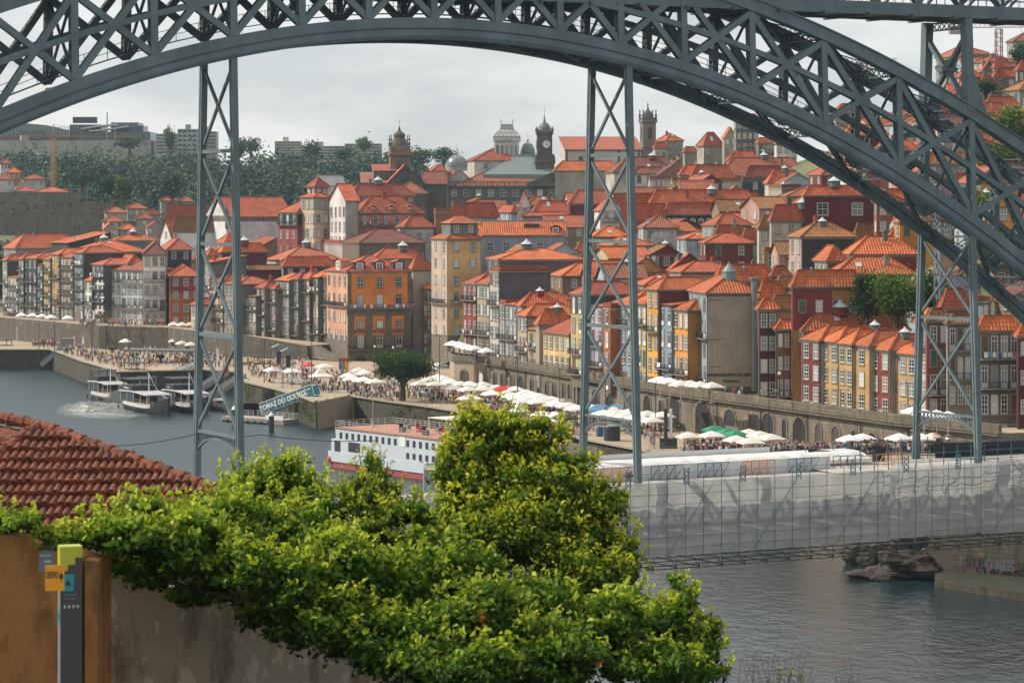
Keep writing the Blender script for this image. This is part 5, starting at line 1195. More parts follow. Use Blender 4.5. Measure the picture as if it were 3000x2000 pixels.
S2=[('white gabled cottage at the top left of the village','#c9c9c4',-20,2,32,478,1130),('bright orange painted house at the far left village','#c9683a',18,20,62,505,1100),
('white house under a red pyramid roof in the left village','#c5c2b8',64,68,132,524,1080),('low white house with a red roof in front of the pyramid-roofed one','#bdb9ae',40,44,100,545,1050),('long cottage row on the upper stone wall','#a9a69a',38,42,108,560,1005),
('cottage with a red roof at the right end of the stone wall','#b1ada2',102,106,200,562,1000),('small shed with a rusty red roof on the stone wall','#8a7f74',108,112,228,588,985),
('white cottage at the village left edge','#bfbdb4',-40,-30,40,525,1060),
('yellowish villa with a glazed balcony left of the chapel','#b7ad8c',306,310,372,622,930),('grey cottage with red roof beyond the yellowish villa','#8f9490',370,374,428,610,950),
('tiny pink cottage beside the chapel','#c2a0a0',428,432,482,664,905),('grey twin-gabled cottage left of the chapel','#83887f',425,430,470,628,960),('red roofed cottage under the trees left of the first hanger','#a3a095',468,472,522,588,1010),
('second red roofed cottage under the trees by the hanger','#a9a79a',526,530,565,590,1012),('low cottage with a red roof among bushes','#a5a198',390,396,450,640,925),('white cottage row between the stone walls and the chapel','#b9b6ad',300,304,360,648,915),
('weathered cottage with a brown roof near the river bend','#8e8a80',345,350,402,672,900),('small ochre cottage near the river bend','#b5a078',300,306,340,668,895)]
for i,(l,c,x0,xc,x1,ye,D) in enumerate(S2): h(l,c,c,x0,xc,x1,ye,A=None,B=(3,2),D=D,H=8,k=[0,1,0,2,4][i%5],rh=1.9,th=12,r='gB' if i%7==3 else 'h',ww=.9,wh=1.4,cat='house',name='cottage')
c=at(160,555,1110); o=thing('concrete_frame','unfinished grey concrete building on the wooded slope','building',c); m=MB()
for z in (-7,-3.5,0): m.box(0,13.5,0,9,z,z+.4)
for i in range(5):
    for y in (.2,8.6): m.box(i*3.2,i*3.2+.4,y,y+.4,-9,0)
m.box(1,12.5,4,4.3,-7,0); m.build('frame',wallm('#8f918d'),o)
# far hilltop buildings
def slab(lab,px0,px1,yt,yb,D,mat,cols,rows,yaw=0,name='apartment_block',dep=14,band=True):
    c=at(px0,yb,D); W=(px1-px0)/F*D; H=(yb-yt)/F*D; o=thing(name,lab,'building',c,math.radians(yaw)); m=MB(); m.box(0,W,0,dep,-12,H); m.box(W*.3,W*.5,3,8,H,H+2.5); m.build('wall',mat,o)
    dx=W/cols; dz=H/rows
    for r_ in range(rows):
        m=MB(); m.box(.1,W-.1,-.03,.02,dz*(r_+.3),dz*(r_+.36))
        for i in range(cols): m.box(dx*(i+.2),dx*(i+.85),-.08,.02,dz*(r_+.3),dz*(r_+.78))
        m.build('window_band',GL,o)
    return o
slab('pale hospital slab with long window bands, left wing behind the first hanger',457,520,392,452,1500,wallm('#a9aba8'),12,6)
slab('pale hospital block with small windows beside the hanger',520,590,378,460,1480,wallm('#a2a5a4'),5,6)
slab('hospital right wing with curved balconies seen through the hanger',588,632,385,455,1500,wallm('#a9aba8'),8,7)
slab('long cream apartment block on the wooded hilltop',805,880,414,462,1580,wallm('#b5b3a2'),14,6)
slab('middle apartment block with a flat roof on the wooded hilltop',880,1010,428,470,1560,wallm('#aaa998'),22,5)
slab('right apartment block beside the umbrella pine on the hilltop',1010,1116,421,465,1570,wallm('#aba99a'),18,5)
c=at(-80,372,1500); o=thing('shopping_centre','hilltop shopping centre with a glass barrel hall, billboard tower and wavy white roof','building',(c.x,c.y,50))
k2=1500/F
def X_(px): return (px+80)*k2
def Z_(py): return HC-(py-YH)*k2-50
m=MB(); m.box(X_(-80),X_(442),0,30,-10,Z_(412)); m.box(X_(225),X_(442),-1,0,-10,Z_(411)); m.build('base_wall',wallm('#a39f97'),o)
m=MB(); pts=[(X_(px),Z_(y)) for px,y in ((-80,372),(-20,364),(60,360),(130,366),(200,382),(200,400))]
for y0 in (4,):
    for (x0,z0),(x1,z1) in zip(pts[:-1],pts[1:-1]): m.add([(x0,y0,Z_(400)),(x1,y0,Z_(400)),(x1,y0,z1),(x0,y0,z0)],[(0,1,2,3)]); m.add([(x0,y0,z0),(x1,y0,z1),(x1,y0+22,z1),(x0,y0+22,z0)],[(0,1,2,3)],1)
m.build('glass_hall',[plain('far glass',(.12,.16,.17),.2,0,.3,.5),plain('hall roof',(.3,.33,.34))],o)
m=MB()
for i in range(26): x=X_(-80+i*11); zt=Z_(372-12*math.sin(min(1,(i+3)/20)*math.pi)); m.box(x,x+.3,3.7,4,Z_(402),zt)
for y in (373,380,388,396): m.box(X_(-80),X_(200),3.7,3.9,Z_(y),Z_(y)+.25)
m.build('glazing_bar',plain('far grey bars',(.3,.32,.33)),o)
m=MB(); m.box(X_(-80),X_(200),2,30,Z_(412),Z_(400)); m.build('brick_band',wallm('#6f5550'),o)
m=MB(); m.box(X_(56),X_(127),1,3,Z_(409),Z_(383)); m.build('entrance_glass',plain('teal glass',(.05,.09,.09),.2),o)
m=MB(); m.box(X_(235),X_(440),0,28,Z_(411),Z_(386)); m.box(X_(197),X_(290),8,28,Z_(411),Z_(364)); m.box(X_(320),X_(400),6,28,Z_(411),Z_(358)); m.box(X_(395),X_(414),8,28,Z_(411),Z_(367)); m.build('upper_block',plain('far dark glazing',(.07,.1,.11),.25,0,.5,.6),o)
m=MB(); m.box(X_(208),X_(278),6,9,Z_(360),Z_(342)); a=m.build('billboard',DARK,o)
text('MARKET',3.2,WHITE,a,(X_(243),5.9,Z_(349)),(math.pi/2,0,0)) if 0 else None
m=MB()
for q in range(12):
    x0,x1=X_(240+q*8.5),X_(248.5+q*8.5); z0,z1=Z_(378-12*math.sin(q/12*1.5)),Z_(378-12*math.sin((q+1)/12*1.5)); m.obox(((x0+x1)/2,4,(z0+z1)/2),((x1-x0)/2,0,(z1-z0)/2),(0,7,0),(0,0,.35))
for q in range(13):
    x0,x1=X_(265+q*8.5),X_(273.5+q*8.5); z0,z1=Z_(384-13*(q/13)**1.5),Z_(384-13*((q+1)/13)**1.5); m.obox(((x0+x1)/2,1,(z0+z1)/2),((x1-x0)/2,0,(z1-z0)/2),(0,6,0),(0,0,.35))
m.build('wavy_roof',plain('pale roof sheet',(.5,.5,.47)),o)
for q,(px,c) in enumerate(((363,(.1,.12,.2)),(386,(.5,.1,.08)),(407,(.5,.35,.2)),(430,(.08,.12,.3)))): m=MB(); m.box(X_(px-4),X_(px+4),-1.2,-1,Z_(425),Z_(417)); m.build('shop_sign',plain('sign colour %d'%q,c),o)
for px in (314,337):
    c=at(px,410,1420); m=MB(); m.tube([(0,0,-8),(0,0,(410-330)/F*1420 if px==314 else 9)],.3,6); tag(m.build('mast',GALV,loc=c),'tall grey mast in front of the shopping centre' if px==314 else 'shorter grey mast right of the tall one at the shopping centre','mast')
# ---------------------------------------------------------------- foliage helper
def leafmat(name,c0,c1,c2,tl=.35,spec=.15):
    m,nt,b,o=nodes(name); at_=N(nt,'Attribute'); at_.attribute_name='leaf_tone'
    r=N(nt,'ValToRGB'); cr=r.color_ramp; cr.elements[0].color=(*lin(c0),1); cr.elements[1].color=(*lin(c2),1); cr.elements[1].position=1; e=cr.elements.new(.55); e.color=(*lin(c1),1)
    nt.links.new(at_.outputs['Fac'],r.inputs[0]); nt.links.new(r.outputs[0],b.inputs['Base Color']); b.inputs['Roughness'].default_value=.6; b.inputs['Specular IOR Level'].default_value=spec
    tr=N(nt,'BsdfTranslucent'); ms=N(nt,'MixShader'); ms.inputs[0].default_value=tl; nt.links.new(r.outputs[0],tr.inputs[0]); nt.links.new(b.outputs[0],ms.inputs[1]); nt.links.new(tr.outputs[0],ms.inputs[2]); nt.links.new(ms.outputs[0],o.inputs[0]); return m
def leaves(name,cen,size,mat,parent=None,leaf_tone=None,up=.35,asp=.55,loc=None,fold=True):
    """many small folded leaves; cen: (n,3) array, size: array or float"""
    n=len(cen); size=np.broadcast_to(np.asarray(size,float),(n,)); nr=NR.normal(size=(n,3)); nr[:,2]+=up*2; nr/=np.linalg.norm(nr,axis=1)[:,None]
    t=NR.normal(size=(n,3)); t-=nr*(t*nr).sum(1)[:,None]; t/=np.linalg.norm(t,axis=1)[:,None]; s=np.cross(nr,t)
    L=size[:,None]
    A=cen-t*L*.5; Bp=cen+s*L*asp*.5+nr*L*.12; Cc=cen+t*L*.5-nr*L*.1; Dd=cen-s*L*asp*.5+nr*L*.12
    V=np.stack([A,Bp,Cc,Dd],1).reshape(-1,3); me=bpy.data.meshes.new(name); me.vertices.add(4*n); me.vertices.foreach_set('co',V.ravel())
    idx=np.arange(n)*4; tri=np.stack([idx,idx+1,idx+2,idx,idx+2,idx+3],1).ravel(); me.loops.add(6*n); me.loops.foreach_set('vertex_index',tri); me.polygons.add(2*n)
    me.polygons.foreach_set('loop_start',np.arange(2*n)*3); me.polygons.foreach_set('loop_total',np.full(2*n,3)) if False else None
    me.update(calc_edges=True)
    if leaf_tone is None: leaf_tone=NR.random(n)
    a=me.attributes.new('leaf_tone','FLOAT','FACE'); a.data.foreach_set('value',np.repeat(leaf_tone,2).astype(float))
    me.materials.append(mat); return link(name,me,parent,loc)
def clumpy(n,c,rad,k=14,tight=.32,flat=1):
    """leaf centres gathered in clumps spread through an ellipsoid"""
    c=np.array(c,float); rad=np.array(rad,float); d=NR.normal(size=(k,3)); d/=np.linalg.norm(d,axis=1)[:,None]; r=NR.random(k)**.4; cl=d*r[:,None]*.78
    w=NR.integers(0,k,n); off=NR.normal(size=(n,3))*tight*.62; sz=(.7+.6*NR.random(k))[w][:,None]
    global LASTOFF; LASTOFF=np.clip(off[:,2]/tight,-1.5,1.5)+.5*off[:,0]/tight*-.6  # upper and left leaves of a clump rank brighter, for painted shading
    return c+(cl[w]+off*sz)*rad
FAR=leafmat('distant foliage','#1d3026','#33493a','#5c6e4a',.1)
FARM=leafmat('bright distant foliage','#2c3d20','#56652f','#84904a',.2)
# wood on the far hill: one mass
cs=[];sz=[];rn=[]
for _ in range(6500):
    px=R.uniform(-150,1340); D=R.uniform(925,1440)
    if px<300 and D<1120: continue
    if px<480 and 925<D<1010: continue
    if D<1040 and R.random()<.35: continue
    v=math.sin(px*.021)+math.sin(D*.017+px*.004)
    if v>1.0 and R.random()<.85: continue
    z=terr(px,D); X=(px-1500)/F*D; s=R.choice([2.6,3.2,4,5,6.5])*R.uniform(.9,1.1)*(1.25 if D>1300 else 1); base=NR.normal(size=(34,3))*np.array([s*.42,s*.42,s*.42])+np.array([X,D,z+s*.9])
    cs.append(base); rn.append(np.clip(np.full(34,.1+.3*R.random()+.22*math.sin(px*.017+D*.02)+.15*math.sin(px*.05))+(base[:,2]-z-s)*.10+NR.normal(size=34)*.06,0,1))  # lighter crown tops: cluster shading put into the leaf colour
for _ in range(420):
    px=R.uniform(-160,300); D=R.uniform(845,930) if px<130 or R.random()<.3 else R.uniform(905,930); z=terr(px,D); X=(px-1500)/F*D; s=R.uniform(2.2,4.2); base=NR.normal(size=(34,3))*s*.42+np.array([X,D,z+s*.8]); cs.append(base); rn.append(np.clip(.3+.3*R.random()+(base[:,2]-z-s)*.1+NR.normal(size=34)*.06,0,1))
cs=np.concatenate(cs); rn=np.concatenate(rn)
wd=leaves('wood',cs,NR.uniform(.9,1.9,len(cs)),FAR,leaf_tone=rn,asp=.9); wd['kind']='stuff'; wd.name='wood'
def tree(lab,px,py,D,hh,wid,mat,n=900,name='tree',leaf=.5,kind='round',trunk=True,grp=None,dz=0):
    c=at(px,py,D); o=thing(name,lab,'tree',(c.x,c.y,c.z),0,grp); m=MB(); tm=plain('bark',(.09,.07,.055),.9)
    if kind=='round': cc=clumpy(n,(0,0,hh*.62),(wid/2,wid/2,hh*.42),26,.3)
    elif kind=='tall': cc=clumpy(n,(0,0,hh*.55),(wid/2,wid/2,hh*.5),30,.3)
    elif kind=='umbrella': cc=clumpy(n,(0,0,hh*.70),(wid/2,wid/2,hh*.33),80,.2)
    m.tube([(0,0,-1),(.1,0,hh*.3),(.3,.1,hh*.55)],[wid*.045+.1,wid*.035+.06,wid*.02+.03],8)
    for i in range(9 if kind=='umbrella' else 6):
        a=i*2.4; m.tube([(.1,0,hh*(.3+.03*i)),(math.cos(a)*wid*.16,math.sin(a)*wid*.16,hh*.55),(math.cos(a)*wid*.33,math.sin(a)*wid*.33,hh*(.68+.02*(i%3)))],[wid*.02+.03,wid*.014+.02,.03],6)
    m.build('trunk',tm,o); f=leaves('crown',cc,NR.uniform(leaf*.7,leaf*1.3,len(cc)),mat,o,leaf_tone=np.clip(.2+.55*(cc[:,2]-cc[:,2].min())/(np.ptp(cc[:,2])+.01)+NR.normal(size=len(cc))*.16,0,1),asp=.8); return o
for i,(px,py,D,hh,w,kd,l) in enumerate([(1068,470,1500,13,11,'umbrella','umbrella pine standing in front of the right hilltop apartment block'),(735,462,1450,11,16,'round','broad dark tree on the skyline left of the apartment blocks'),(700,470,1400,9,9,'round','smaller skyline tree beside the hanger'),
(910,480,1430,11,13,'round','dark tree in front of the middle apartment block'),(1230,500,1300,11,14,'round','skyline tree right of the church tower'),(1300,500,1290,11,16,'round','large skyline tree left of the low glass dome'),(1010,482,1400,9,11,'round','rounded tree below the umbrella pine'),
(1150,495,1350,9,8,'round','thin tree just behind the church tower'),(497,450,1400,14,6,'tall','slim araucaria-like tree in front of the hospital'),(380,448,1400,8,17,'round','round tree group before the shopping centre'),(505,596,1000,11,11,'round','pale green tree on the lower slope left of the hanger'),
(330,596,985,12,12,'round','dark tree beside the cottages'),(360,608,960,12,8,'tall','bushy green tree left of the chapel'),(240,560,1040,9,16,'round','dark spreading tree behind the stone walls'),(285,540,1080,8,9,'round','light green tree behind the spreading one')]):
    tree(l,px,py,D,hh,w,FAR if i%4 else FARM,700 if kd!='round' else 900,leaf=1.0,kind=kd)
CIT=leafmat('dense green crown','#1a2c10','#4a6820','#93a93e',.25); DKG=leafmat('dark laurel crown','#10200f','#24401b','#4b6a2b',.2); PLM=leafmat('yellowing palm','#3a3a14','#6b6420','#a38a2c',.3); PINE=leafmat('stone pine needles','#13230d','#2b4818','#5d7f2c',.2)
tree('big bushy green tree left of the right hanger legs',2625,950,425,8.6,8.6,CIT,7000,leaf=.36,kind='tall')
tree('dark blue-green tree left of the big bushy one',2540,945,428,8.2,6,DKG,3600,leaf=.36,kind='tall')
tree('dark tree under the palms behind the right hanger',2715,965,430,8.5,8,DKG,3600,leaf=.4,kind='tall')
tree('bright yellow-green tree at the upper right frame edge',2975,445,560,9,11,CIT,2400,leaf=.6)
tree('shaded green tree behind the arch at the right edge',2930,600,540,12,13,CIT,2400,leaf=.6); tree('tree with dark crown in the arch opening',2650,560,560,8,8,DKG,1200,leaf=.6)
tree('skyline tree on the upper right hill',2990,215,760,8,8,DKG,900,leaf=.7); tree('small skyline tree left of the roofs on the upper right hill',2775,240,740,6,6,DKG,600,leaf=.7); tree('round dark bush-like tree between the hillside roofs',2885,290,680,5,7,DKG,700,leaf=.6)
tree('green tree above the villa at the far right',2860,700,480,9,9,CIT,1600,leaf=.5); tree('tree on the slope under the arch foot at the right',2960,820,450,8,10,DKG,1600,leaf=.5)
tree('broad stone pine with a wide domed crown on the quay square',1178,1176,520,9.9,14,PINE,20000,name='stone_pine',leaf=.3,kind='umbrella')
def palm(lab,px,py,D,hh):
    c=at(px,py,D); o=thing('palm_tree',lab,'palm tree',c); m=MB(); m.tube([(0,0,-1),(.1,0,hh)],[.35,.25],8); m.build('trunk',plain('bark',(.09,.07,.055),.9),o); m=MB()
    for i in range(26):
        a=i*2.4; e=R.uniform(-.2,1.0); pts=[Vector((math.cos(a)*t*3.2*math.cos(e),math.sin(a)*t*3.2*math.cos(e),hh+t*3.2*math.sin(e)-t*t*2.4)) for t in (0,.25,.5,.75,1)]
        for p,q in zip(pts,pts[1:]):
            d=(q-p); sd=d.cross(Vector((0,0,1))).normalized()
            for s_ in (-1,1): m.add([p,q,q+sd*s_*.55+Vector((0,0,-.45)),p+sd*s_*.55+Vector((0,0,-.45))],[(0,1,2,3)])
    m.build('fronds',plain('palm frond',lin('#7a6a28'),.6,0,.5,.8),o)
palm('yellowing palm between the hanger and the steel trestle',2722,880,436,5); palm('second palm with drooping orange fronds lower down',2742,900,433,3.5); palm('small palm above the roofs right of the white cube building',1985,572,770,3)
# steel trestle tower
c=at(2795,940,425); o=thing('steel_trestle','grey lattice steel trestle tower behind the right hanger','tower',(c.x,c.y,c.z-3)); m=MB(); w=2.6
for x in (-w,w):
    for y in (-w,w): m.beam((x,y,0),(x*.9,y*.9,24),.45,.45)
m.build('tower_leg',STEEL,o); m=MB()
for i in range(6):
    z0,z1=i*4,i*4+4
    for s_ in (-w,w):
        for k2 in (0,1):
            P=(lambda u,z:(u,s_,z)) if k2 else (lambda u,z:(s_,u,z))
            m.beam(P(-w,z0),P(w,z1),.2,.2); m.beam(P(w,z0),P(-w,z1),.2,.2); m.beam(P(-w,z1),P(w,z1),.25,.25)
m.build('brace',GALV,o)
# cranes
def crane(lab,px,py,D,hh,jib,cj,col,yaw=0):
    c=at(px,py,D); o=thing('tower_crane',lab,'crane',c,yaw); cm=plain('crane '+col,lin(col)); m=MB(); w=.75
    for x in (-w,w):
        for y in (-w,w): m.beam((x,y,0),(x,y,hh),.18,.18)
    n=int(hh/2)
    for i in range(n):
        z0,z1=i*hh/n,(i+1)*hh/n
        for s_ in (-w,w): m.beam((-w,s_,z0),(w,s_,z1),.12,.12); m.beam((s_,w,z0),(s_,-w,z1),.12,.12); m.beam((-w,s_,z1),(w,s_,z1),.12,.12)
    m.build('mast',cm,o); m=MB(); flatlat(m,(-cj,0,hh+.8),(jib,0,hh+1.4),1.2,.9,t=.14); m.beam((0,0,hh+1),(0,0,hh+5),.3,.3); m.beam((0,0,hh+5),(jib*.7,0,hh+2),.08,.08); m.beam((0,0,hh+5),(-cj,0,hh+1),.08,.08); m.build('jib',cm,o)
    m=MB(); m.box(-cj,-cj+3,-.8,.8,hh-1.4,hh+.6); m.build('counterweight',plain('concrete block',(.35,.3,.27)),o); m=MB(); m.beam((jib*.25,0,hh+.8),(jib*.25,0,hh-8),.05,.05); m.box(jib*.25-.3,jib*.25+.3,-.2,.2,hh-8.6,hh-8); m.build('hook',DARK,o)
crane('red and white tower crane on the upper right hill',2926,262,700,15.3,24,13,'#8d4436',math.radians(8))
crane('yellow tower crane standing in the wooded slope on the left',157,545,1080,19,38,14,'#a07a38',math.radians(35))
crane('small distant red crane seen under the upper chord',2535,212,1000,3,12,4,'#a8503f',.2)
# ---------------------------------------------------------------- light, sky, camera
w=bpy.data.worlds.new('World'); sc.world=w; w.use_nodes=True; nt=w.node_tree
for n in list(nt.nodes): nt.nodes.remove(n)
out=nt.nodes.new('ShaderNodeOutputWorld'); bg=nt.nodes.new('ShaderNodeBackground'); sky=nt.nodes.new('ShaderNodeTexSky'); sky.sky_type='NISHITA'; sky.sun_disc=False
EL=math.radians(40); AZ=math.atan2(-.93,.2)   # towards the sun: left and slightly beyond the town
SD=Vector((math.sin(AZ)*math.cos(EL),math.cos(AZ)*math.cos(EL),math.sin(EL)))
sky.sun_elevation=EL; sky.sun_rotation=AZ
tc=nt.nodes.new('ShaderNodeTexCoord'); sp=nt.nodes.new('ShaderNodeSeparateXYZ'); nt.links.new(tc.outputs['Generated'],sp.inputs[0])
mp=nt.nodes.new('ShaderNodeMapping'); mp.inputs['Scale'].default_value=(7,7,24); nt.links.new(tc.outputs['Generated'],mp.inputs[0])
n1=nt.nodes.new('ShaderNodeTexNoise'); n1.inputs['Scale'].default_value=1.0; n1.inputs['Detail'].default_value=8; n1.inputs['Roughness'].default_value=.55; nt.links.new(mp.outputs[0],n1.inputs[0])
r=nt.nodes.new('ShaderNodeValToRGB'); r.color_ramp.elements[0].position=.42; r.color_ramp.elements[0].color=(7.0,7.3,7.45,1); r.color_ramp.elements[1].position=.58; r.color_ramp.elements[1].color=(9.9,9.9,9.75,1); nt.links.new(n1.outputs[0],r.inputs[0])
# an overcast sky is brighter overhead than at the horizon
mr=nt.nodes.new('ShaderNodeMapRange'); mr.inputs[1].default_value=.08; mr.inputs[2].default_value=.9; mr.inputs[3].default_value=1.0; mr.inputs[4].default_value=1.3; nt.links.new(sp.outputs[2],mr.inputs[0])
mu=nt.nodes.new('ShaderNodeMix'); mu.data_type='RGBA'; mu.blend_type='MULTIPLY'; mu.inputs[0].default_value=1; nt.links.new(r.outputs[0],mu.inputs[6]); nt.links.new(mr.outputs[0],mu.inputs[7])
mx=nt.nodes.new('ShaderNodeMix'); mx.data_type='RGBA'; mx.inputs[0].default_value=.82; nt.links.new(sky.outputs[0],mx.inputs[6]); nt.links.new(mu.outputs[2],mx.inputs[7])
nt.links.new(mx.outputs[2],bg.inputs[0]); bg.inputs[1].default_value=.1; nt.links.new(bg.outputs[0],out.inputs[0])
sl=bpy.data.lights.new('sun','SUN'); sl.energy=5.0; sl.angle=math.radians(.6); sl.color=(1,.92,.79); so=bpy.data.objects.new('sun',sl); COL.objects.link(so); so.rotation_euler=SD.to_track_quat('Z','Y').to_euler(); so.location=(-100,100,150)
cd=bpy.data.cameras.new('camera'); cam=bpy.data.objects.new('camera',cd); COL.objects.link(cam); cam.location=(0,0,HC); cam.rotation_euler=(math.pi/2,0,0)
cd.sensor_width=36; cd.lens=36*F/3000; cd.shift_y=-400/3000; cd.clip_end=6000; cd.clip_start=1; cd.dof.use_dof=True; cd.dof.focus_distance=420; cd.dof.aperture_fstop=3.4
sc.camera=cam
sc.view_settings.view_transform='Standard'; sc.view_settings.look='None'; sc.view_settings.exposure=0; sc.view_settings.gamma=1
# ---------------------------------------------------------------- haze
m=MB(); m.box(-620,620,-30,2250,-3.5,150); hz_=m.build('haze',None); hz_.data.materials.clear()
hm=bpy.data.materials.new('haze air'); hm.use_nodes=True; nt=hm.node_tree
for n in list(nt.nodes): nt.nodes.remove(n)
out=nt.nodes.new('ShaderNodeOutputMaterial'); pv=nt.nodes.new('ShaderNodeVolumePrincipled'); pv.inputs['Color'].default_value=(.62,.80,.95,1); pv.inputs['Density'].default_value=.00007; pv.inputs['Anisotropy'].default_value=.3
nt.links.new(pv.outputs[0],out.inputs['Volume']); hz_.data.materials.append(hm); hz_['kind']='stuff'
# ---------------------------------------------------------------- near bank
gmat=plain('near bank soil','#3b3a26' and lin('#4a4430'),.95)
m=MB(); vs=[]; prof=[(-40,33),(30,32),(56,30.5),(62,26),(80,18),(105,8),(128,-2)]
for y,z in prof:
    for i in range(21): x=-60+i*6; vs.append((x,y,z+.5*math.sin(x*.7+y)))
m.add(vs,[(j*21+i,j*21+i+1,(j+1)*21+i+1,(j+1)*21+i) for j in range(len(prof)-1) for i in range(20)]); struct('near_bank',m,gmat)
# ochre plaster wall
def stainwall(name,c,dirt,peel,vz=.45,st=.8):
    m,nt,b,o=nodes(name); c=lin(c); s=noise(nt,posn(nt,(1.3,1.3,vz)),1,7,.7); p=noise(nt,posn(nt,(2.2,2.2,1.3)),1,7,.62); q=noise(nt,posn(nt),9,4)
    g=N(nt,'NewGeometry'); sp=N(nt,'SeparateXYZ'); nt.links.new(g.outputs['Position'],sp.inputs[0])
    col=mixc(nt,ramp(nt,q,.3,.7),tuple(x*.85 for x in c),c); col=mixc(nt,ramp(nt,p,.55,.6),col,lin(peel)); col=mixc(nt,ramp(nt,s,.5,.66,(0,0,0),(st,)*3),col,lin(dirt))
    nt.links.new(col,b.inputs['Base Color']); b.inputs['Roughness'].default_value=.9; bump(nt,b,q,.4,.02); return m
OCH=stainwall('stained ochre plaster','#a07040','#5d3f24','#8a5e30',.8,.8); CON=stainwall('stained bare cement wall','#a2968360'[:7],'#5a4e3f','#b5a995')
o=thing('ochre_wall','tall ochre plaster wall with dirt streaks behind the signpost','wall',at(0,1560,44)); P0=at(-60,1545,46.8); P1=at(170,1600,48); P2=at(300,1640,49.4)
m=MB(); OO=at(0,1560,44)
for a,b_ in ((P0,P1),(P1,P2)):
    th=Vector((.1,.4,0)); v=[a,b_,b_+th,a+th]; m.add([x-OO for x in v]+[Vector((x.x,x.y,30))-OO for x in v],[(3,2,1,0),(0,1,5,4),(1,2,6,5),(2,3,7,6),(3,0,4,7)])
m.build('masonry',OCH,o)
m=MB(); a=at(255,1636,48.6); b_=at(292,1640,48.9); m.obox(((a+b_)/2-OO)+Vector((0,0,-3)),(b_-a)/2,(0,.25,0),(0,0,3.0)); m.build('pier',OCH,o)
o=thing('cement_wall','stained bare cement retaining wall under the hanging vine','wall',at(300,1650,52.5)); OO=at(300,1650,52.5); m=MB()
pts=[(296,1662,52.5),(600,1745,54),(900,1830,56),(1300,1930,58),(1800,2030,60)]
W3=[at(*p) for p in pts]
for a,b_ in zip(W3,W3[1:]):
    th=Vector((.0,.45,0)); v=[a,b_,b_+th,a+th]; m.add([x-OO for x in v]+[Vector((x.x,x.y,29))-OO for x in v],[(3,2,1,0),(0,1,5,4),(1,2,6,5),(2,3,7,6),(3,0,4,7)])
m.build('masonry',CON,o)
# signpost
c=at(177,1602,46); o=thing('signpost','dark grey tourist signpost with a lime green top and teal panels','signpost',(c.x,c.y,c.z-3.2),math.radians(17)); K=46/F; w=.36; H=3.2
m=MB(); m.box(0,w,0,.3,0,H); m.build('post',plain('anthracite panel',(.055,.057,.062),.4,0,.1),o)
m=MB(); m.box(-.004,0,0,.3,0,H-.4); m.build('side_panel',plain('grey side panel',(.2,.21,.22),.4,0,.1),o)
LM=plain('lime green paint',(.42,.45,.04),.4,0,.06); TL=plain('teal paint',(.02,.30,.36),.4,0,.06)
m=MB(); m.box(-.006,w+.006,-.006,.306,H-.06,H+.005); m.box(-.006,w+.004,-.006,.306,H-.18,H-.06); m.box(-.006,w*.68,-.006,.306,H-.3,H-.18); m.box(-.006,w*.34,-.006,.306,H-.4,H-.3); m.build('lime_cap',LM,o)
m=MB(); m.box(w*.12,w*.62,-.008,0,H-.74,H-.46); a=m.build('teal_panel',TL,o)
m=MB(); m.add([(w*.2,-.014,H-.62),(w*.5,-.014,H-.66),(w*.42,-.014,H-.6),(w*.5,-.014,H-.55),(w*.36,-.014,H-.59),(w*.34,-.014,H-.52),(w*.28,-.014,H-.6)],[(0,1,2,3,4,5,6)]); m.build('icon',DARK,a)
m=MB(); m.box(-.012,-.004,.05,.24,H-1.3,H-1.05); a=m.build('teal_panel',TL,o); m=MB(); m.box(-.016,-.012,.13,.16,H-1.24,H-1.1); m.build('icon',DARK,a)
text('VILA NOVA',.045,plain('grey letters',(.25,.25,.25)),o,(w*.45,-.006,H-.80),(math.pi/2,0,0),.002); text('DE GAIA',.045,plain('grey letters',(.25,.25,.25)),o,(w*.45,-.006,H-.87),(math.pi/2,0,0),.002)
m=MB()
for i in range(4): x=w*(.15+.2*i); m.box(x,x+.035,-.008,0,H-1.02,H-.98); m.box(x+.01,x+.025,-.009,0,H-.98,H-.965)
m.lathe((0,0,0),[(.045,0),(.045,.006)],12); 
o2=m.build('pictogram',plain('white marks',(.5,.5,.5)),o)
o=thing('detour_sign','orange detour board with black lettering and an arrow fixed to the signpost','sign',at(132,1655,45.6),math.radians(6)); K=45.6/F; m=MB(); m.box(0,56*K,-.01,.01,-75*K,0); m.build('board',plain('orange board',(.75,.33,.02),.4,0,.05),o)
q=text('DESVIO',.12,DARK,o,(21*K,-.012,-29*K),(math.pi/2,0,0),.003); q.scale=(.52,1.25,1)
m=MB(); m.add([(46*K,-.013,-18*K),(54*K,-.013,-33*K),(46*K,-.013,-50*K)],[(0,1,2)]); m.box(42*K,47*K,-.014,-.01,-40*K,-26*K); m.build('arrow',DARK,o)
o=thing('wall_plaque','small blue-grey plaque with faint lettering on the ochre wall','plaque',at(114,1612,47.4),math.radians(14)); K=47.4/F; m=MB(); m.box(0,44*K,-.02,.02,-62*K,0); m.build('plate',plain('slate plaque',(.14,.17,.2),.5),o); text('Rua do Pilar',.035,WHITE,o,(20*K,-.022,-14*K),(math.pi/2,0,0),.002); text('GAIA',.05,WHITE,o,(26*K,-.022,-32*K),(math.pi/2,0,0),.002)
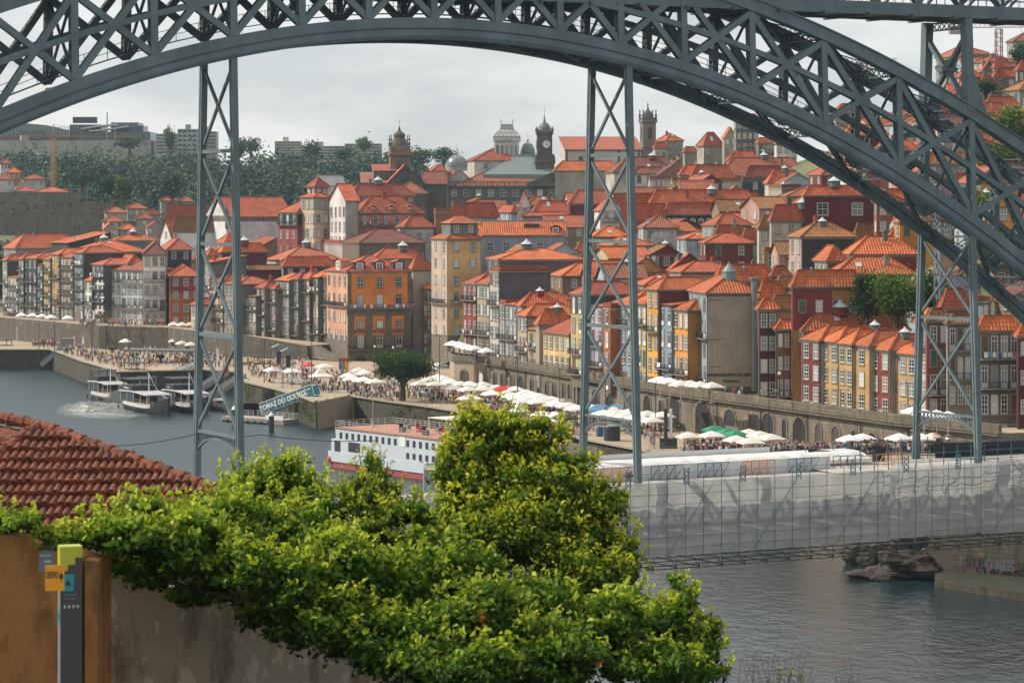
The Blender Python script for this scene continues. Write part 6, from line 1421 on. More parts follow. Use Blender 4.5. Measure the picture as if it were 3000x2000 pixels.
# tiled roof in front
TM,nt,b,oo=nodes('old lichened clay tiles'); n_=noise(nt,posn(nt),2.2,6,.65); f=noise(nt,posn(nt),11,5,.7); l_=noise(nt,posn(nt),26,3)
c=mixc(nt,ramp(nt,n_,.35,.65),lin('#63301d'),lin('#9a5030')); c=mixc(nt,ramp(nt,f,.42,.62),c,lin('#33231c')); c=mixc(nt,ramp(nt,l_,.62,.7),c,lin('#a39886')); nt.links.new(c,b.inputs['Base Color']); b.inputs['Roughness'].default_value=.9; bump(nt,b,f,.5,.02)
A=at(118,1252,60.4); Cc=at(-333,1562,56); B=at(960,1562,56); E=at(-420,1150,63); E2=at(-900,1400,59)
o=thing('near_roof','weathered clay tile roof with lichened ridge tiles close to the viewer','roof',(A.x,A.y,A.z-2))
def tilefield(P,Q,Rr,Sx,pitch=.165,course=.5,name='tile_slope'):
    """P,Q eave ends; Rr,Sx the matching upper ends"""
    u=(Q-P).normalized(); n=u.cross(Rr-P).normalized(); n=n if n.z>0 else -n; v=n.cross(u); v=v if v.z>0 else -v; hgt=(Rr-P).dot(v); vs=[]; fs=[]; N_=int(hgt/course)
    for j in range(N_):
        v0,v1=j*course,(j+1)*course*1.02
        def edge(vv): t=vv/hgt; a=P+(Rr-P)*t; b_=Q+(Sx-Q)*t; return (a-P).dot(u),(b_-P).dot(u)
        a0,b0=edge(v0+course*.5); n0=math.floor(a0/pitch); n1=math.ceil(b0/pitch)
        for i in range(n0,n1):
            jit=R.uniform(-.012,.012); k=7; row=[]
            for q in range(k+1):
                t=q/k; x=(i+t)*pitch; hh=.055*abs(math.sin(math.pi*t))**.7+jit
                for vv,dz in ((v0-.02+jit,.075),(v1,.0)): row.append(P+u*x+v*vv+n*(hh*1.5+dz*1.6)-Vector(o.location))
                row.append(P+u*x+v*(v0-.02+jit)+n*(hh+.01)-Vector(o.location))
            b_=len(vs); vs+=row
            for q in range(k): a=b_+q*3; fs.append((a,a+3,a+4,a+1)); fs.append((a+2,a+5,a+3,a))
    m=MB(); m.add(vs,fs); return m.build(name,TM,o)
tilefield(Cc,B,A,A); tilefield(E2,Cc,E,A,name='tile_slope')
def ridge(P,Q,nm='ridge_tiles'):
    m=MB(); d=Q-P; L_=d.length; d.normalize(); n=int(L_/.42)
    for i in range(n+1):
        a=P+d*i*.42-Vector(o.location); m.tube([a,a+d*.36,a+d*.40,a+d*.47],[.12,.13,.155,.15],10)
    m.build(nm,TM,o)
dn=Vector((0,0,.12))+Vector(o.location); m=MB(); m.add([v-dn for v in (Cc,B,A)],[(0,1,2)]); m.add([v-dn for v in (E2,Cc,A,E)],[(0,1,2,3)]); m.build('underlay',TM,o)
up=Vector((0,0,.05)); ridge(A+up,B+up); ridge(A+up,Cc+up); ridge(A+up,E+up)
m=MB(); q=[Cc,B,B+Vector((0,5,0)),E2+Vector((0,5,0)),E2]; m.add([Vector((p.x,p.y+.4,min(p.z,35.0)))-Vector(o.location) for p in q]+[Vector((p.x,p.y+.4,31))-Vector(o.location) for p in q],[(0,1,2,3,4),(0,1,6,5),(4,0,5,9)]); m.build('wall',wallm('#a59680'),o)
# foreground plants
VN=leafmat('vine leaves','#1a2e0b','#557a1c','#c6cf3c',.42,.3); SHB=leafmat('glossy shrub leaves','#15280a','#5c7d1a','#dcd834',.4,.4)
BRK=plain('grey brown bark',(.07,.05,.035),.9)
def plant(name,lab,blobs,mat,leaf,dens,cat,asp=.55,up=.35,stems=True,yl=.0,flow=None):
    c0=at(blobs[0][0],blobs[0][1],blobs[0][4]); o=thing(name,lab,cat,(c0.x,c0.y,c0.z-2)); O=np.array(o.location); cs=[]; rn=[]; ms=MB()
    prevc=None
    for px,py,rx,ry,D in blobs:
        c=at(px,py,D)
        if prevc is not None: ms.tube([prevc-Vector(o.location),c-Vector(o.location)],.03,5)
        prevc=c.copy(); k=D/F; n=int(rx*ry*dens); rad=(rx*k*1.05,.9+rx*k*.35,ry*k*1.05)
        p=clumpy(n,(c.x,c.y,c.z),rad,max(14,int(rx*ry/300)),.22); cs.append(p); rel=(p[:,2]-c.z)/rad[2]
        rn.append(np.clip(.34+.16*rel+.26*LASTOFF+NR.normal(size=n)*.09+yl,0,1))  # yellow tips, plus lit clump tops and dark insides put into leaf colour
        for i in range(5):
            a=R.uniform(-1,1); q=Vector((c.x+a*rad[0]*.7,c.y+R.uniform(-.4,.4),c.z+R.uniform(.1,.8)*rad[2]))
            ms.tube([Vector((c.x,c.y,c.z))-Vector(o.location),(Vector((c.x+a*.5*rad[0],c.y+.1,c.z-.1))-Vector(o.location)),q-Vector(o.location)],[.03,.022,.008],5)
        # sprigs that break the outline
        for i in range(int(rx*.16)):
            a=R.uniform(0,math.pi); b_=Vector((c.x+math.cos(a)*rad[0]*.82,c.y+R.uniform(-.6,.2),c.z+math.sin(a)*rad[2]*.82)); d=Vector((math.cos(a)*.5+R.uniform(-.3,.3),R.uniform(-.3,.1),.7+R.random()*.5)).normalized(); l=R.uniform(.12,.36)
            ms.tube([b_-Vector(o.location),b_+d*l-Vector(o.location)],[.008,.003],4); nn=int(l*34); t=NR.random(nn)[:,None]
            cs.append(np.array(b_)[None]+np.array(d)[None]*t*l+NR.normal(size=(nn,3))*.035); rn.append(np.clip(.6+.35*t[:,0]+NR.normal(size=nn)*.1+yl,0,1))
    cs=np.concatenate(cs)-O; rn=np.concatenate(rn); leaves('foliage',cs,NR.uniform(leaf*.6,leaf*1.3,len(cs)),mat,o,leaf_tone=rn,asp=asp,up=up); ms.build('stems',BRK,o)
    if flow:
        m=MB()
        for px,py,D in flow:
            for i in range(5): q=at(px+R.uniform(-9,9),py+R.uniform(-16,16),D-1.3)-Vector(o.location); m.lathe(q,[(.01,0),(.05,.03),(.06,.08)],6)
        m.build('blossom',plain('orange blossom',(.85,.32,.02),.5),o)
    return o
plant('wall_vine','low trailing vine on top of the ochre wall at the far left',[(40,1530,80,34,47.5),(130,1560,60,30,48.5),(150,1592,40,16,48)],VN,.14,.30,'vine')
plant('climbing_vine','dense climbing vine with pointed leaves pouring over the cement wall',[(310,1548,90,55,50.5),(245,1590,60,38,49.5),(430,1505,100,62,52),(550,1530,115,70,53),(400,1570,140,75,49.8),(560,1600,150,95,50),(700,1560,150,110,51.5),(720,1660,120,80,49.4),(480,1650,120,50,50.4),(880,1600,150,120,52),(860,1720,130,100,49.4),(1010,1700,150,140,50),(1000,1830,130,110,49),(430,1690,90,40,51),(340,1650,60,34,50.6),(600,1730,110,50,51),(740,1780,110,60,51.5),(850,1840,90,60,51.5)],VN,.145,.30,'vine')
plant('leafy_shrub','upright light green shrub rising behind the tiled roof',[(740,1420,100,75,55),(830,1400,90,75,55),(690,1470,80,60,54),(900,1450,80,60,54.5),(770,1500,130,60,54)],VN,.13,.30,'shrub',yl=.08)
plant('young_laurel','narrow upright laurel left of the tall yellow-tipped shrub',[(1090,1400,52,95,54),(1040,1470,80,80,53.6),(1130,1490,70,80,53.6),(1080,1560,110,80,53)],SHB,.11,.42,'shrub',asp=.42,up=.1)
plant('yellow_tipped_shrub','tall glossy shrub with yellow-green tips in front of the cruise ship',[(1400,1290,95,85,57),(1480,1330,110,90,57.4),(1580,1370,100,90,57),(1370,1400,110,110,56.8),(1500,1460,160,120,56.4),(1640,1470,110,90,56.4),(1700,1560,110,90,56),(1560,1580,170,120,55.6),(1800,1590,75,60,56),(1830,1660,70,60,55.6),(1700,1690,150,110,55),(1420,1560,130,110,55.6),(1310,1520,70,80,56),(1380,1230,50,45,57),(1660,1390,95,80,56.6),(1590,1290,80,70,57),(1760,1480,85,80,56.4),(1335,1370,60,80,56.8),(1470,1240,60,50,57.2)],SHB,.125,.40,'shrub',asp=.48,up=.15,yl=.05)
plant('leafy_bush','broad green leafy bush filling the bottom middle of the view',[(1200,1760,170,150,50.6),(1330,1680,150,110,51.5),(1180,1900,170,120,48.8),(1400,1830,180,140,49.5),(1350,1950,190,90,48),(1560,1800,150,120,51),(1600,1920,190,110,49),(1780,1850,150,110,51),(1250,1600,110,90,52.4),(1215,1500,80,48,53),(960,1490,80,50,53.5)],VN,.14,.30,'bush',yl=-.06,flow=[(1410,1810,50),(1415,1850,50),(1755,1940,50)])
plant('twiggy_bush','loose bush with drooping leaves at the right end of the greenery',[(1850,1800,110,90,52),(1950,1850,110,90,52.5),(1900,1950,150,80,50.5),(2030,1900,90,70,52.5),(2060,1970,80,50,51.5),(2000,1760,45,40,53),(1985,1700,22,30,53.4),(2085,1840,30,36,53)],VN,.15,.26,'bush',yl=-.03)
plant('dry_twigs','thin bare twigs poking up at the bottom edge',[(2300,2010,60,30,60)],BRK and VN,.05,.02,'twigs')
o=bpy.data.objects['dry_twigs']; m=MB()
for i in range(60):
    a=at(R.choice([2280,2300,2360,2320,2150,2480,2240])+R.uniform(-40,40),2040,60)-Vector(o.location); d=Vector((R.uniform(-.35,.35),R.uniform(-.2,.2),1)); l=R.uniform(.3,1.3); m.tube([a,a+d*l*.6,a+d*l+Vector((R.uniform(-.1,.1),0,0))],[.007,.005,.002],4)
m.build('twig',BRK,o)
# ---------------------------------------------------------------- parasols
CREAM=plain('cream canvas',(.66,.60,.53),.8,0,.08,.6); WHT=plain('white canvas',(.74,.73,.72),.8,0,.06,.6); PCH=plain('peach canvas',(.70,.50,.36),.8,0,.08); GRN=plain('green canvas',(.015,.19,.11),.8,0,.15); REDC=plain('red canvas',(.60,.04,.025),.7,0,.1); BLK_=plain('dark grey canvas',(.035,.04,.045),.8); BLU=plain('blue awning canvas',(.05,.16,.28),.8)
UM={}
def ummesh(s,mat,kind='sq'):
    k=(round(s,1),mat.name,kind)
    if k in UM: return UM[k]
    m=MB(); r=s/2; z=2.55; n=4 if kind!='oct' else 8; rr=r*(1.2 if n==4 else 1.05); st=7 if kind!='tent' else 9
    P=[]; 
    ang=[math.pi/n*2*i+math.pi/n for i in range(n)]
    rim=[]
    for i in range(n):
        a0,a1=ang[i],ang[(i+1)%n]; p0=Vector((rr*math.cos(a0),rr*math.sin(a0),0)); p1=Vector((rr*math.cos(a1),rr*math.sin(a1),0))
        for t in (0,.5): q=p0*(1-t)+p1*t; q.z=z+(.0 if t==0 else .06); rim.append(q)
    H_=.75 if kind!='tent' else 1.9
    mid=[q*.5+Vector((0,0,z*.5+H_*(.62 if kind!='tent' else .3))) for q in rim]; top=Vector((0,0,z+H_+.03))
    N_=len(rim); vs=rim+mid+[top]+[q-Vector((0,0,.2)) for q in rim]; f=[]
    for i in range(N_):
        j=(i+1)%N_; f+= [(i,j,N_+j,N_+i),(N_+i,N_+j,2*N_),(2*N_+1+i,2*N_+1+j,j,i)]
    m.add(vs,f); c=m.mesh('canopy',mat)
    p=MB(); p.tube([(0,0,0),(0,0,z+H_-.1)],.04,6); 
    if kind=='tent':
        for x in (-1,1):
            for y in (-1,1): p.tube([(x*r*.8,y*r*.8,0),(x*r*.8,y*r*.8,z)],.04,5)
    for i in range(0,N_,2): p.beam((0,0,z-.2),tuple(rim[i]*.98+Vector((0,0,-.03))),.03,.03)
    b=MB(); b.box(-.35,.35,-.35,.35,0,.12)
    UM[k]=(c,p.mesh('pole',WHITE),b.mesh('base',SURR)); return UM[k]
UL=[]
def U(px,py,z=5,wpx=66,mat=CREAM,kind='sq',where='on the lower quay',col='cream'):
    D=(HC-z-2.6)*F/(py-YH); s=wpx/F*D; s=min(max(s,2.6),5.4); loc=((px-1500)/F*D,D,z+.02)
    g={'sq':'parasol','oct':'parasol','tent':'canopy tent'}[kind]
    o=thing('parasol' if kind!='tent' else 'market_tent','x','parasol' if kind!='tent' else 'tent',loc,R.uniform(-.15,.15)+.38,'open parasols over the cafe tables')
    for nm,me in zip(('canopy','pole','base'),ummesh(s,mat,kind)): link(nm,me,o)
    UL.append((o,px,py,col,where,kind)); return o
for px,py in ((63,924),(95,925),(123,927),(150,930)): U(px,py,11,34,WHT,col='white',where='on the far left promenade')
U(198,932,11,34,WHT,col='white',where='under the pink house')
for px,py,mt,cn in ((508,951,CREAM,'cream'),(534,952,CREAM,'cream'),(557,952,PCH,'peach')): U(px,py,11,34,mt,col=cn,where='on the promenade left of the hanger')
for px,py in ((510,1000),(533,1006),(560,1010)): U(px,py,5,38,CREAM,where='below the promenade wall left of the hanger')
U(367,1000,5,36,WHT,'oct',where='alone on the left quay',col='white')
for px,py,w,mt,cn,k in ((800,1084,54,WHT,'white','sq'),(854,1088,56,WHT,'white','sq'),(904,1069,28,REDC,'red and blue','oct'),(952,1074,56,CREAM,'cream','sq'),(940,1101,78,CREAM,'cream peaked','tent'),(1052,1086,50,CREAM,'cream','sq'),(1067,1094,50,WHT,'white','sq'),(1020,1102,52,WHT,'white','sq'),(1032,1111,60,CREAM,'cream','sq'),(1064,1114,60,WHT,'white','sq'),(1101,1119,60,CREAM,'cream','sq')): U(px,py,5,w,mt,k,where='on the square in front of the orange hotel',col=cn)
for px,py in ((1327,1008),(1344,1010),(1358,1015),(1373,1019),(1390,1022),(1424,1029)): U(px,py,11.2,46,WHT,where='on the bastion terrace',col='white')
for px,py,w in ((1209,1098,48),(1284,1107,60),(1232,1125,60),(1278,1127,62),(1318,1121,62),(1324,1138,66),(1352,1127,60),(1375,1127,60),(1416,1129,66),(1373,1142,64),(1416,1141,64),(1378,1167,78),(1300,1112,60),(1262,1112,56)): U(px,py,5,w,CREAM if (px+py)%3 else WHT,where='between the stone pine and the arcade',col='cream' if (px+py)%3 else 'white')
for px,py,w in ((1456,1138,56),(1441,1154,62),(1482,1155,62),(1502,1161,62),(1510,1142,62),(1542,1152,62),(1559,1158,62),(1539,1177,70),(1570,1178,70),(1593,1175,70),(1616,1172,70),(1628,1185,70),(1662,1190,70),(1691,1198,70),(1588,1215,66),(1599,1233,68),(1625,1218,66),(1520,1168,62),(1580,1163,64)): U(px,py,5,w,WHT if (px)%3 else CREAM,where='in the crowded rows left of the middle hanger',col='white' if px%3 else 'cream')
U(1467,1141,5,62,REDC,col='red',where='among the white rows below the arcade'); U(1492,1140,5,50,REDC,col='second red',where='among the white rows below the arcade')
U(1522,1204,5,60,WHT,'tent',where='at the edge of the crowd',col='white'); U(1651,1224,5,70,BLK_,col='dark grey',where='left of the middle hanger')
for px,py,w in ((1667,1190,66),(1687,1198,66),(1730,1195,66),(1770,1213,74),(1805,1215,74),(1833,1221,74),(1799,1204,70),(1897,1215,72),(1911,1233,72),(1940,1218,70),(1850,1208,70),(1868,1226,70)): U(px,py,5,w,CREAM if px%2 else WHT,where='between the two legs of the middle hanger and the arcade',col='cream' if px%2 else 'white')
for px,py,w in ((2017,1279,72),(2086,1276,76),(2195,1270,76),(2227,1276,76),(2158,1289,76),(2200,1295,80),(2258,1284,80)): U(px,py,5,w,CREAM,where='right of the green parasols')
for px,py in ((2095,1259),(2132,1267),(2155,1273)): U(px,py,5,76,GRN,where='against the arcade arches',col='green')
for px,py in ((1934,1115),(1961,1119),(1994,1127),(2023,1127),(2052,1130),(2086,1132)): U(px,py,11.2,64,CREAM if px>1970 else WHT,where='on the upper street under the blank beige wall',col='cream' if px>1970 else 'white')
for px,py,w,mt,cn in ((2489,1288,72,WHT,'white'),(2527,1284,76,WHT,'white'),(2635,1284,76,WHT,'white'),(2700,1284,76,WHT,'white'),(2744,1278,70,PCH,'peach'),(2792,1279,80,WHT,'white')): U(px,py,7.2 if px>2600 else 6.4,w,mt,where='at the right end of the arcade',col=cn)
for px,py in ((2676,1206),(2707,1213),(2744,1216),(2778,1220)): U(px,py,11.2,66,WHT,where='on the raised terrace by the right hanger',col='white')
NM=['leftmost','second','third','fourth','fifth','sixth','seventh','eighth','ninth','tenth','eleventh','twelfth','thirteenth','fourteenth','fifteenth','sixteenth','seventeenth','eighteenth','nineteenth','twentieth']
def nth(i,n):
    if n==1: return ''
    if i==0: return 'leftmost '
    if i==n-1: return 'rightmost '
    return (NM[i]+' ' if i<20 else '%dth '%(i+1))
from collections import defaultdict
gp=defaultdict(list)
for u in UL: gp[(u[3],u[4],u[5])].append(u)
for k,v in gp.items():
    v.sort(key=lambda u:u[1])
    for i,u in enumerate(v): u[0]['label']=(nth(i,len(v))+('%s %s %s'%(k[0],'open parasol' if k[2]!='tent' else 'market tent',k[1]))).replace('second second','second')
# ---------------------------------------------------------------- people
def person_mesh(pose,seed):
    rr=random.Random(seed); bm=bmesh.new(); lay=bm.verts.layers.skin.verify(); V_={}
    def v(n,p,r): x=bm.verts.new(p); x[lay].radius=(r,r*.85); V_[n]=x; return x
    sit=pose=='sit'; hz0=.46 if sit else .92
    v('pel',(0,0,hz0),.15); bm.verts.ensure_lookup_table(); V_['pel'][lay].use_root=True
    v('wst',(0,0,hz0+.17),.13); v('chs',(0,.01,hz0+.38),.16); v('nck',(0,.0,hz0+.54),.06); v('hd',(0,-.02,hz0+.66),.095); v('crn',(0,-.01,hz0+.76),.07)
    for a,b in (('pel','wst'),('wst','chs'),('chs','nck'),('nck','hd'),('hd','crn')): bm.edges.new((V_[a],V_[b]))
    stp={'walk':.26,'stand':.04,'lean':.02,'sit':0,'arms':.05,'chat':.03}[pose]
    for s,nm in ((-1,'l'),(1,'r')):
        k=s*stp
        v(nm+'hip',(s*.09,0,hz0-.06),.095)
        if sit: v(nm+'kn',(s*.12,-.42,.46),.07); v(nm+'an',(s*.12,-.44,.08),.045); v(nm+'to',(s*.13,-.62,.05),.045)
        else: v(nm+'kn',(s*.1,-.04-k*.5,.48),.068); v(nm+'an',(s*.1,-k*1.1+.02,.09),.045); v(nm+'to',(s*.12,-k*1.1-.15,.05),.045)
        v(nm+'sh',(s*.18,0,hz0+.47),.062)
        if pose=='arms' and s==1: v(nm+'el',(s*.32,-.16,hz0+.38),.045); v(nm+'ha',(s*.22,-.36,hz0+.55),.035)
        elif pose in('sit','chat'): v(nm+'el',(s*.25,-.02,hz0+.22),.045); v(nm+'ha',(s*.16,-.25,hz0+.16),.035)
        else: v(nm+'el',(s*.25,.02+k*.35,hz0+.22),.045); v(nm+'ha',(s*.26,-.06+k*.9,hz0-.02),.035)
        for a,b in (('pel',nm+'hip'),(nm+'hip',nm+'kn'),(nm+'kn',nm+'an'),(nm+'an',nm+'to'),('chs',nm+'sh'),(nm+'sh',nm+'el'),(nm+'el',nm+'ha')): bm.edges.new((V_[a],V_[b]))
    me=bpy.data.meshes.new('t'); bm.to_mesh(me); bm.free(); o=bpy.data.objects.new('t',me); COL.objects.link(o); o.modifiers.new('s','SKIN'); q=o.modifiers.new('b','SUBSURF'); q.levels=1
    dg=bpy.context.evaluated_depsgraph_get(); dg.update(); r=bpy.data.meshes.new_from_object(o.evaluated_get(dg)); bpy.data.objects.remove(o); r.name='body'
    r.materials.clear()
    for c in range(4): r.materials.append(SKM)
    sh=rr.random()<.4
    for p in r.polygons:
        c=p.center; z=c.z-hz0; m_=1
        if z>.50 or (abs(c.x)>.2 and z<.2 and c.y<-.12) : m_=0
        if z>.5 and z<.56: m_=0
        if z<.02 and abs(c.x)<.2: m_=2
        if sit and c.y<-.15 and z<.06: m_=2
        if c.z<.1: m_=3
        if sh and .1<=c.z<.44: m_=0
        p.material_index=m_
    r.polygons.foreach_set('use_smooth',[True]*len(r.polygons)); return r
SKM=plain('skin',(.45,.26,.18),.6,0,.1)
def hairmesh(long_):
    m=MB(); m.lathe((0,.0,0),[(.07,-.16 if long_ else -.03),(.115,-.06 if long_ else .0),(.115,.05),(.08,.115),(.02,.135)],9); return m.mesh('hair',[SKM],True)
HM=[hairmesh(False),hairmesh(True)]
POSES=['walk','stand','arms','chat','lean','sit']; PM={p:[person_mesh(p,i*7+j) for j in range(2)] for i,p in enumerate(POSES)}
CL=[('white',(.65,.64,.62)),('black',(.02,.02,.022)),('navy',(.02,.035,.09)),('red',(.45,.03,.03)),('grey',(.2,.2,.21)),('light blue',(.22,.38,.52)),('beige',(.45,.36,.26)),('pink',(.55,.25,.27)),('dark green',(.03,.09,.05)),('orange',(.6,.2,.04)),('teal',(.03,.22,.22)),('yellow',(.6,.42,.06))]
BT=[('dark trousers',(.02,.022,.03)),('blue jeans',(.05,.09,.18)),('beige trousers',(.36,.29,.2)),('black shorts',(.018,.018,.02)),('grey trousers',(.13,.13,.14))]
HC_=[('dark',(.02,.014,.01)),('brown',(.08,.04,.02)),('fair',(.32,.2,.09)),('grey',(.3,.29,.28))]
CM={n:plain('cloth '+n,c,.85,0,.15) for n,c in CL}; BM_={n:plain('cloth '+n,c,.85,0,.15) for n,c in BT}; HMt={n:plain('hair '+n,c,.6,0,.1) for n,c in HC_}
ZONES=[ # px0,px1,py0,py1,count,z,where,sit share
(186,360,1030,1082,34,5,'on the left quay corner',.15),(345,560,1030,1078,60,5,'by the left quay pergola',.5),(95,190,1008,1018,26,5,'in the far left queue',0),(560,712,1036,1082,45,5,'near the left hanger',.1),
(726,905,1060,1110,50,5,'by the scaffold towers',.1),(880,1012,1100,1152,36,5,'at the boat ramp top',0),(1012,1260,1105,1172,95,5,'around the stone pine',.25),(1025,1150,1152,1170,22,5,'on the quay edge by the ramp',1),
(1260,1460,1125,1195,60,5,'left of the yellow-tipped shrub',.2),(1400,1640,1175,1232,85,5,'in the market crowd',.3),(1600,1740,1215,1265,24,5,'beside the dark parasol',.3),(1740,1880,1225,1250,20,5,'between the middle hanger legs',.4),
(1880,2010,1255,1315,20,5,'right of the middle hanger',.1),(2000,2250,1300,1338,62,5,'at the stalls before green parasols',.1),(2030,2130,1326,1338,8,5,'on the edge by the barriers',1),
(2245,2480,1322,1334,44,5.9,'along the arcade foot',0),(2480,2850,1318,1331,80,7.3,'at the arcade right end',.2),(2855,2995,1312,1326,20,8.2,'near the right frame edge',.1),
(1650,1780,1088,1108,14,11.2,'on the street above the arcade',0),(1440,1640,1060,1085,6,11.2,'on the upper street',0),(2090,2200,1156,1172,7,11.2,'under the blank beige wall',.3),(230,480,946,958,34,11,'before the white corner house',0),(1300,1420,1038,1050,8,11.2,'on the bastion terrace',.6)]
cand=[]
for (x0,x1,y0,y1,n,z,wh_,ss) in ZONES:
    for _ in range(int(n*(3.4 if n>22 else 1))):
        for t in range(20):
            t_=R.random(); px=x0+(x1-x0)*t_; py=R.uniform(y0,y1)
            if wh_.startswith('on the left quay corner'): py=1036+ (px-186)*.28 -R.uniform(-2,30)*(1 if px>200 else .2)
            if wh_.startswith('on the quay edge'): py=1158+(px-1025)*.15
            if wh_.startswith('on the street above'): py=1100+(px-1650)*.17-R.uniform(0,6)
            if wh_=='around the stone pine' and py>1152+(px-1025)*.17: continue
            if wh_.startswith('left of the yellow') and py>1165+(px-1150)*.17: continue
            break
        D=(HC-z)*F/(py-YH); cand.append((D,px,z,wh_,R.random()<ss))
cand.sort(); PL=[]; cand2=[]
for o_,px,py,c_,w_,k_ in UL:
    if o_.location.z<6:
        for _ in range(3): cand2.append((o_.location.y+R.uniform(-2,2),1500+(o_.location.x+R.uniform(-2,2))/o_.location.y*F,o_.location.z-.02,'x',True))
cand=cand[:290]+cand2+cand[290:]; import itertools
def pick(l,w): return R.choices(l,w)[0]
rest=[]
for i,(D,px,z,wh_,sit) in enumerate(cand):
    X=(px-1500)/F*D; pose='sit' if sit else R.choices(POSES[:5],[4,4,1,3,1])[0]; me=PM[pose][R.randrange(2)]; cn=pick(CL,[6,8,5,4,5,3,4,2,1,1,1,1])[0]; bn=pick(BT,[5,4,2,2,2])[0]; hn=pick(HC_,[5,4,2,1])[0]; ro=R.uniform(0,6.28); s=R.uniform(.93,1.07)
    if i>=290: rest.append((X,D,z,me,cn,bn,hn,ro,s)); continue
    o=thing('person','x','person',(X,D,z+.02),ro,'people strolling and sitting on the quays'); o.scale=(s,s,s)
    b=link('body',me,o); 
    for k,mt in enumerate((SKM,CM[cn],BM_[bn],CM['black'])): b.material_slots[k].link='OBJECT'; b.material_slots[k].material=mt
    hh=link('hair',HM[R.randrange(2)],o,(0,.0,(.46 if pose=='sit' else .92)+.70)); hh.material_slots[0].link='OBJECT'; hh.material_slots[0].material=HMt[hn]
    if R.random()<.15 and pose!='sit':
        m=MB(); m.lathe((0,.2,1.15),[(.12,0),(.15,.1),(.14,.35),(.08,.42)],8); bp_=m.build('backpack',CM[R.choice(['black','navy','grey'])],o); bn+=', backpack'
    PL.append((o,px,cn,bn,pose,wh_))
gp=defaultdict(list)
for p in PL: gp[(p[2],p[3],p[4]=='sit',p[5])].append(p)
for k,v in gp.items():
    v.sort(key=lambda p:p[1])
    for i,p in enumerate(v):
        t=('seated ' if k[2] else {'walk':'walking ','arms':'pointing '}.get(p[4],'standing '))+'person in %s top, %s, %s'%(k[0],k[1],k[3])
        if len(v)>1: t=t.replace('walking ','').replace('standing ','').replace('pointing ','')
        p[0]['label']=nth(i,len(v))+t
VS=[];FS=[];MI=[];off=0; ml=[SKM]+[CM[n] for n,_ in CL]+[BM_[n] for n,_ in BT]+[HMt[n] for n,_ in HC_]; ix={m_.name:i for i,m_ in enumerate(ml)}
m=MB()
for X,D,z,me,cn,bn,hn,ro,s in rest:
    c,s_=math.cos(ro),math.sin(ro); mm=[0,ix[CM[cn].name],ix[BM_[bn].name],ix[CM['black'].name]]; b0=len(m.v); zt_=max(v.co.z for v in me.vertices)
    for v in me.vertices: x,y,zz=v.co; m.v.append((X+s*(x*c-y*s_),D+s*(x*s_+y*c),z+s*zz))
    for p in me.polygons:
        m.f.append(tuple(b0+i for i in p.vertices)); m.m.append(ix[HMt[hn].name] if p.center.z>zt_-.1 else mm[p.material_index]); m.uv.append(None)
cr=m.build('crowd',ml); cr['kind']='stuff'
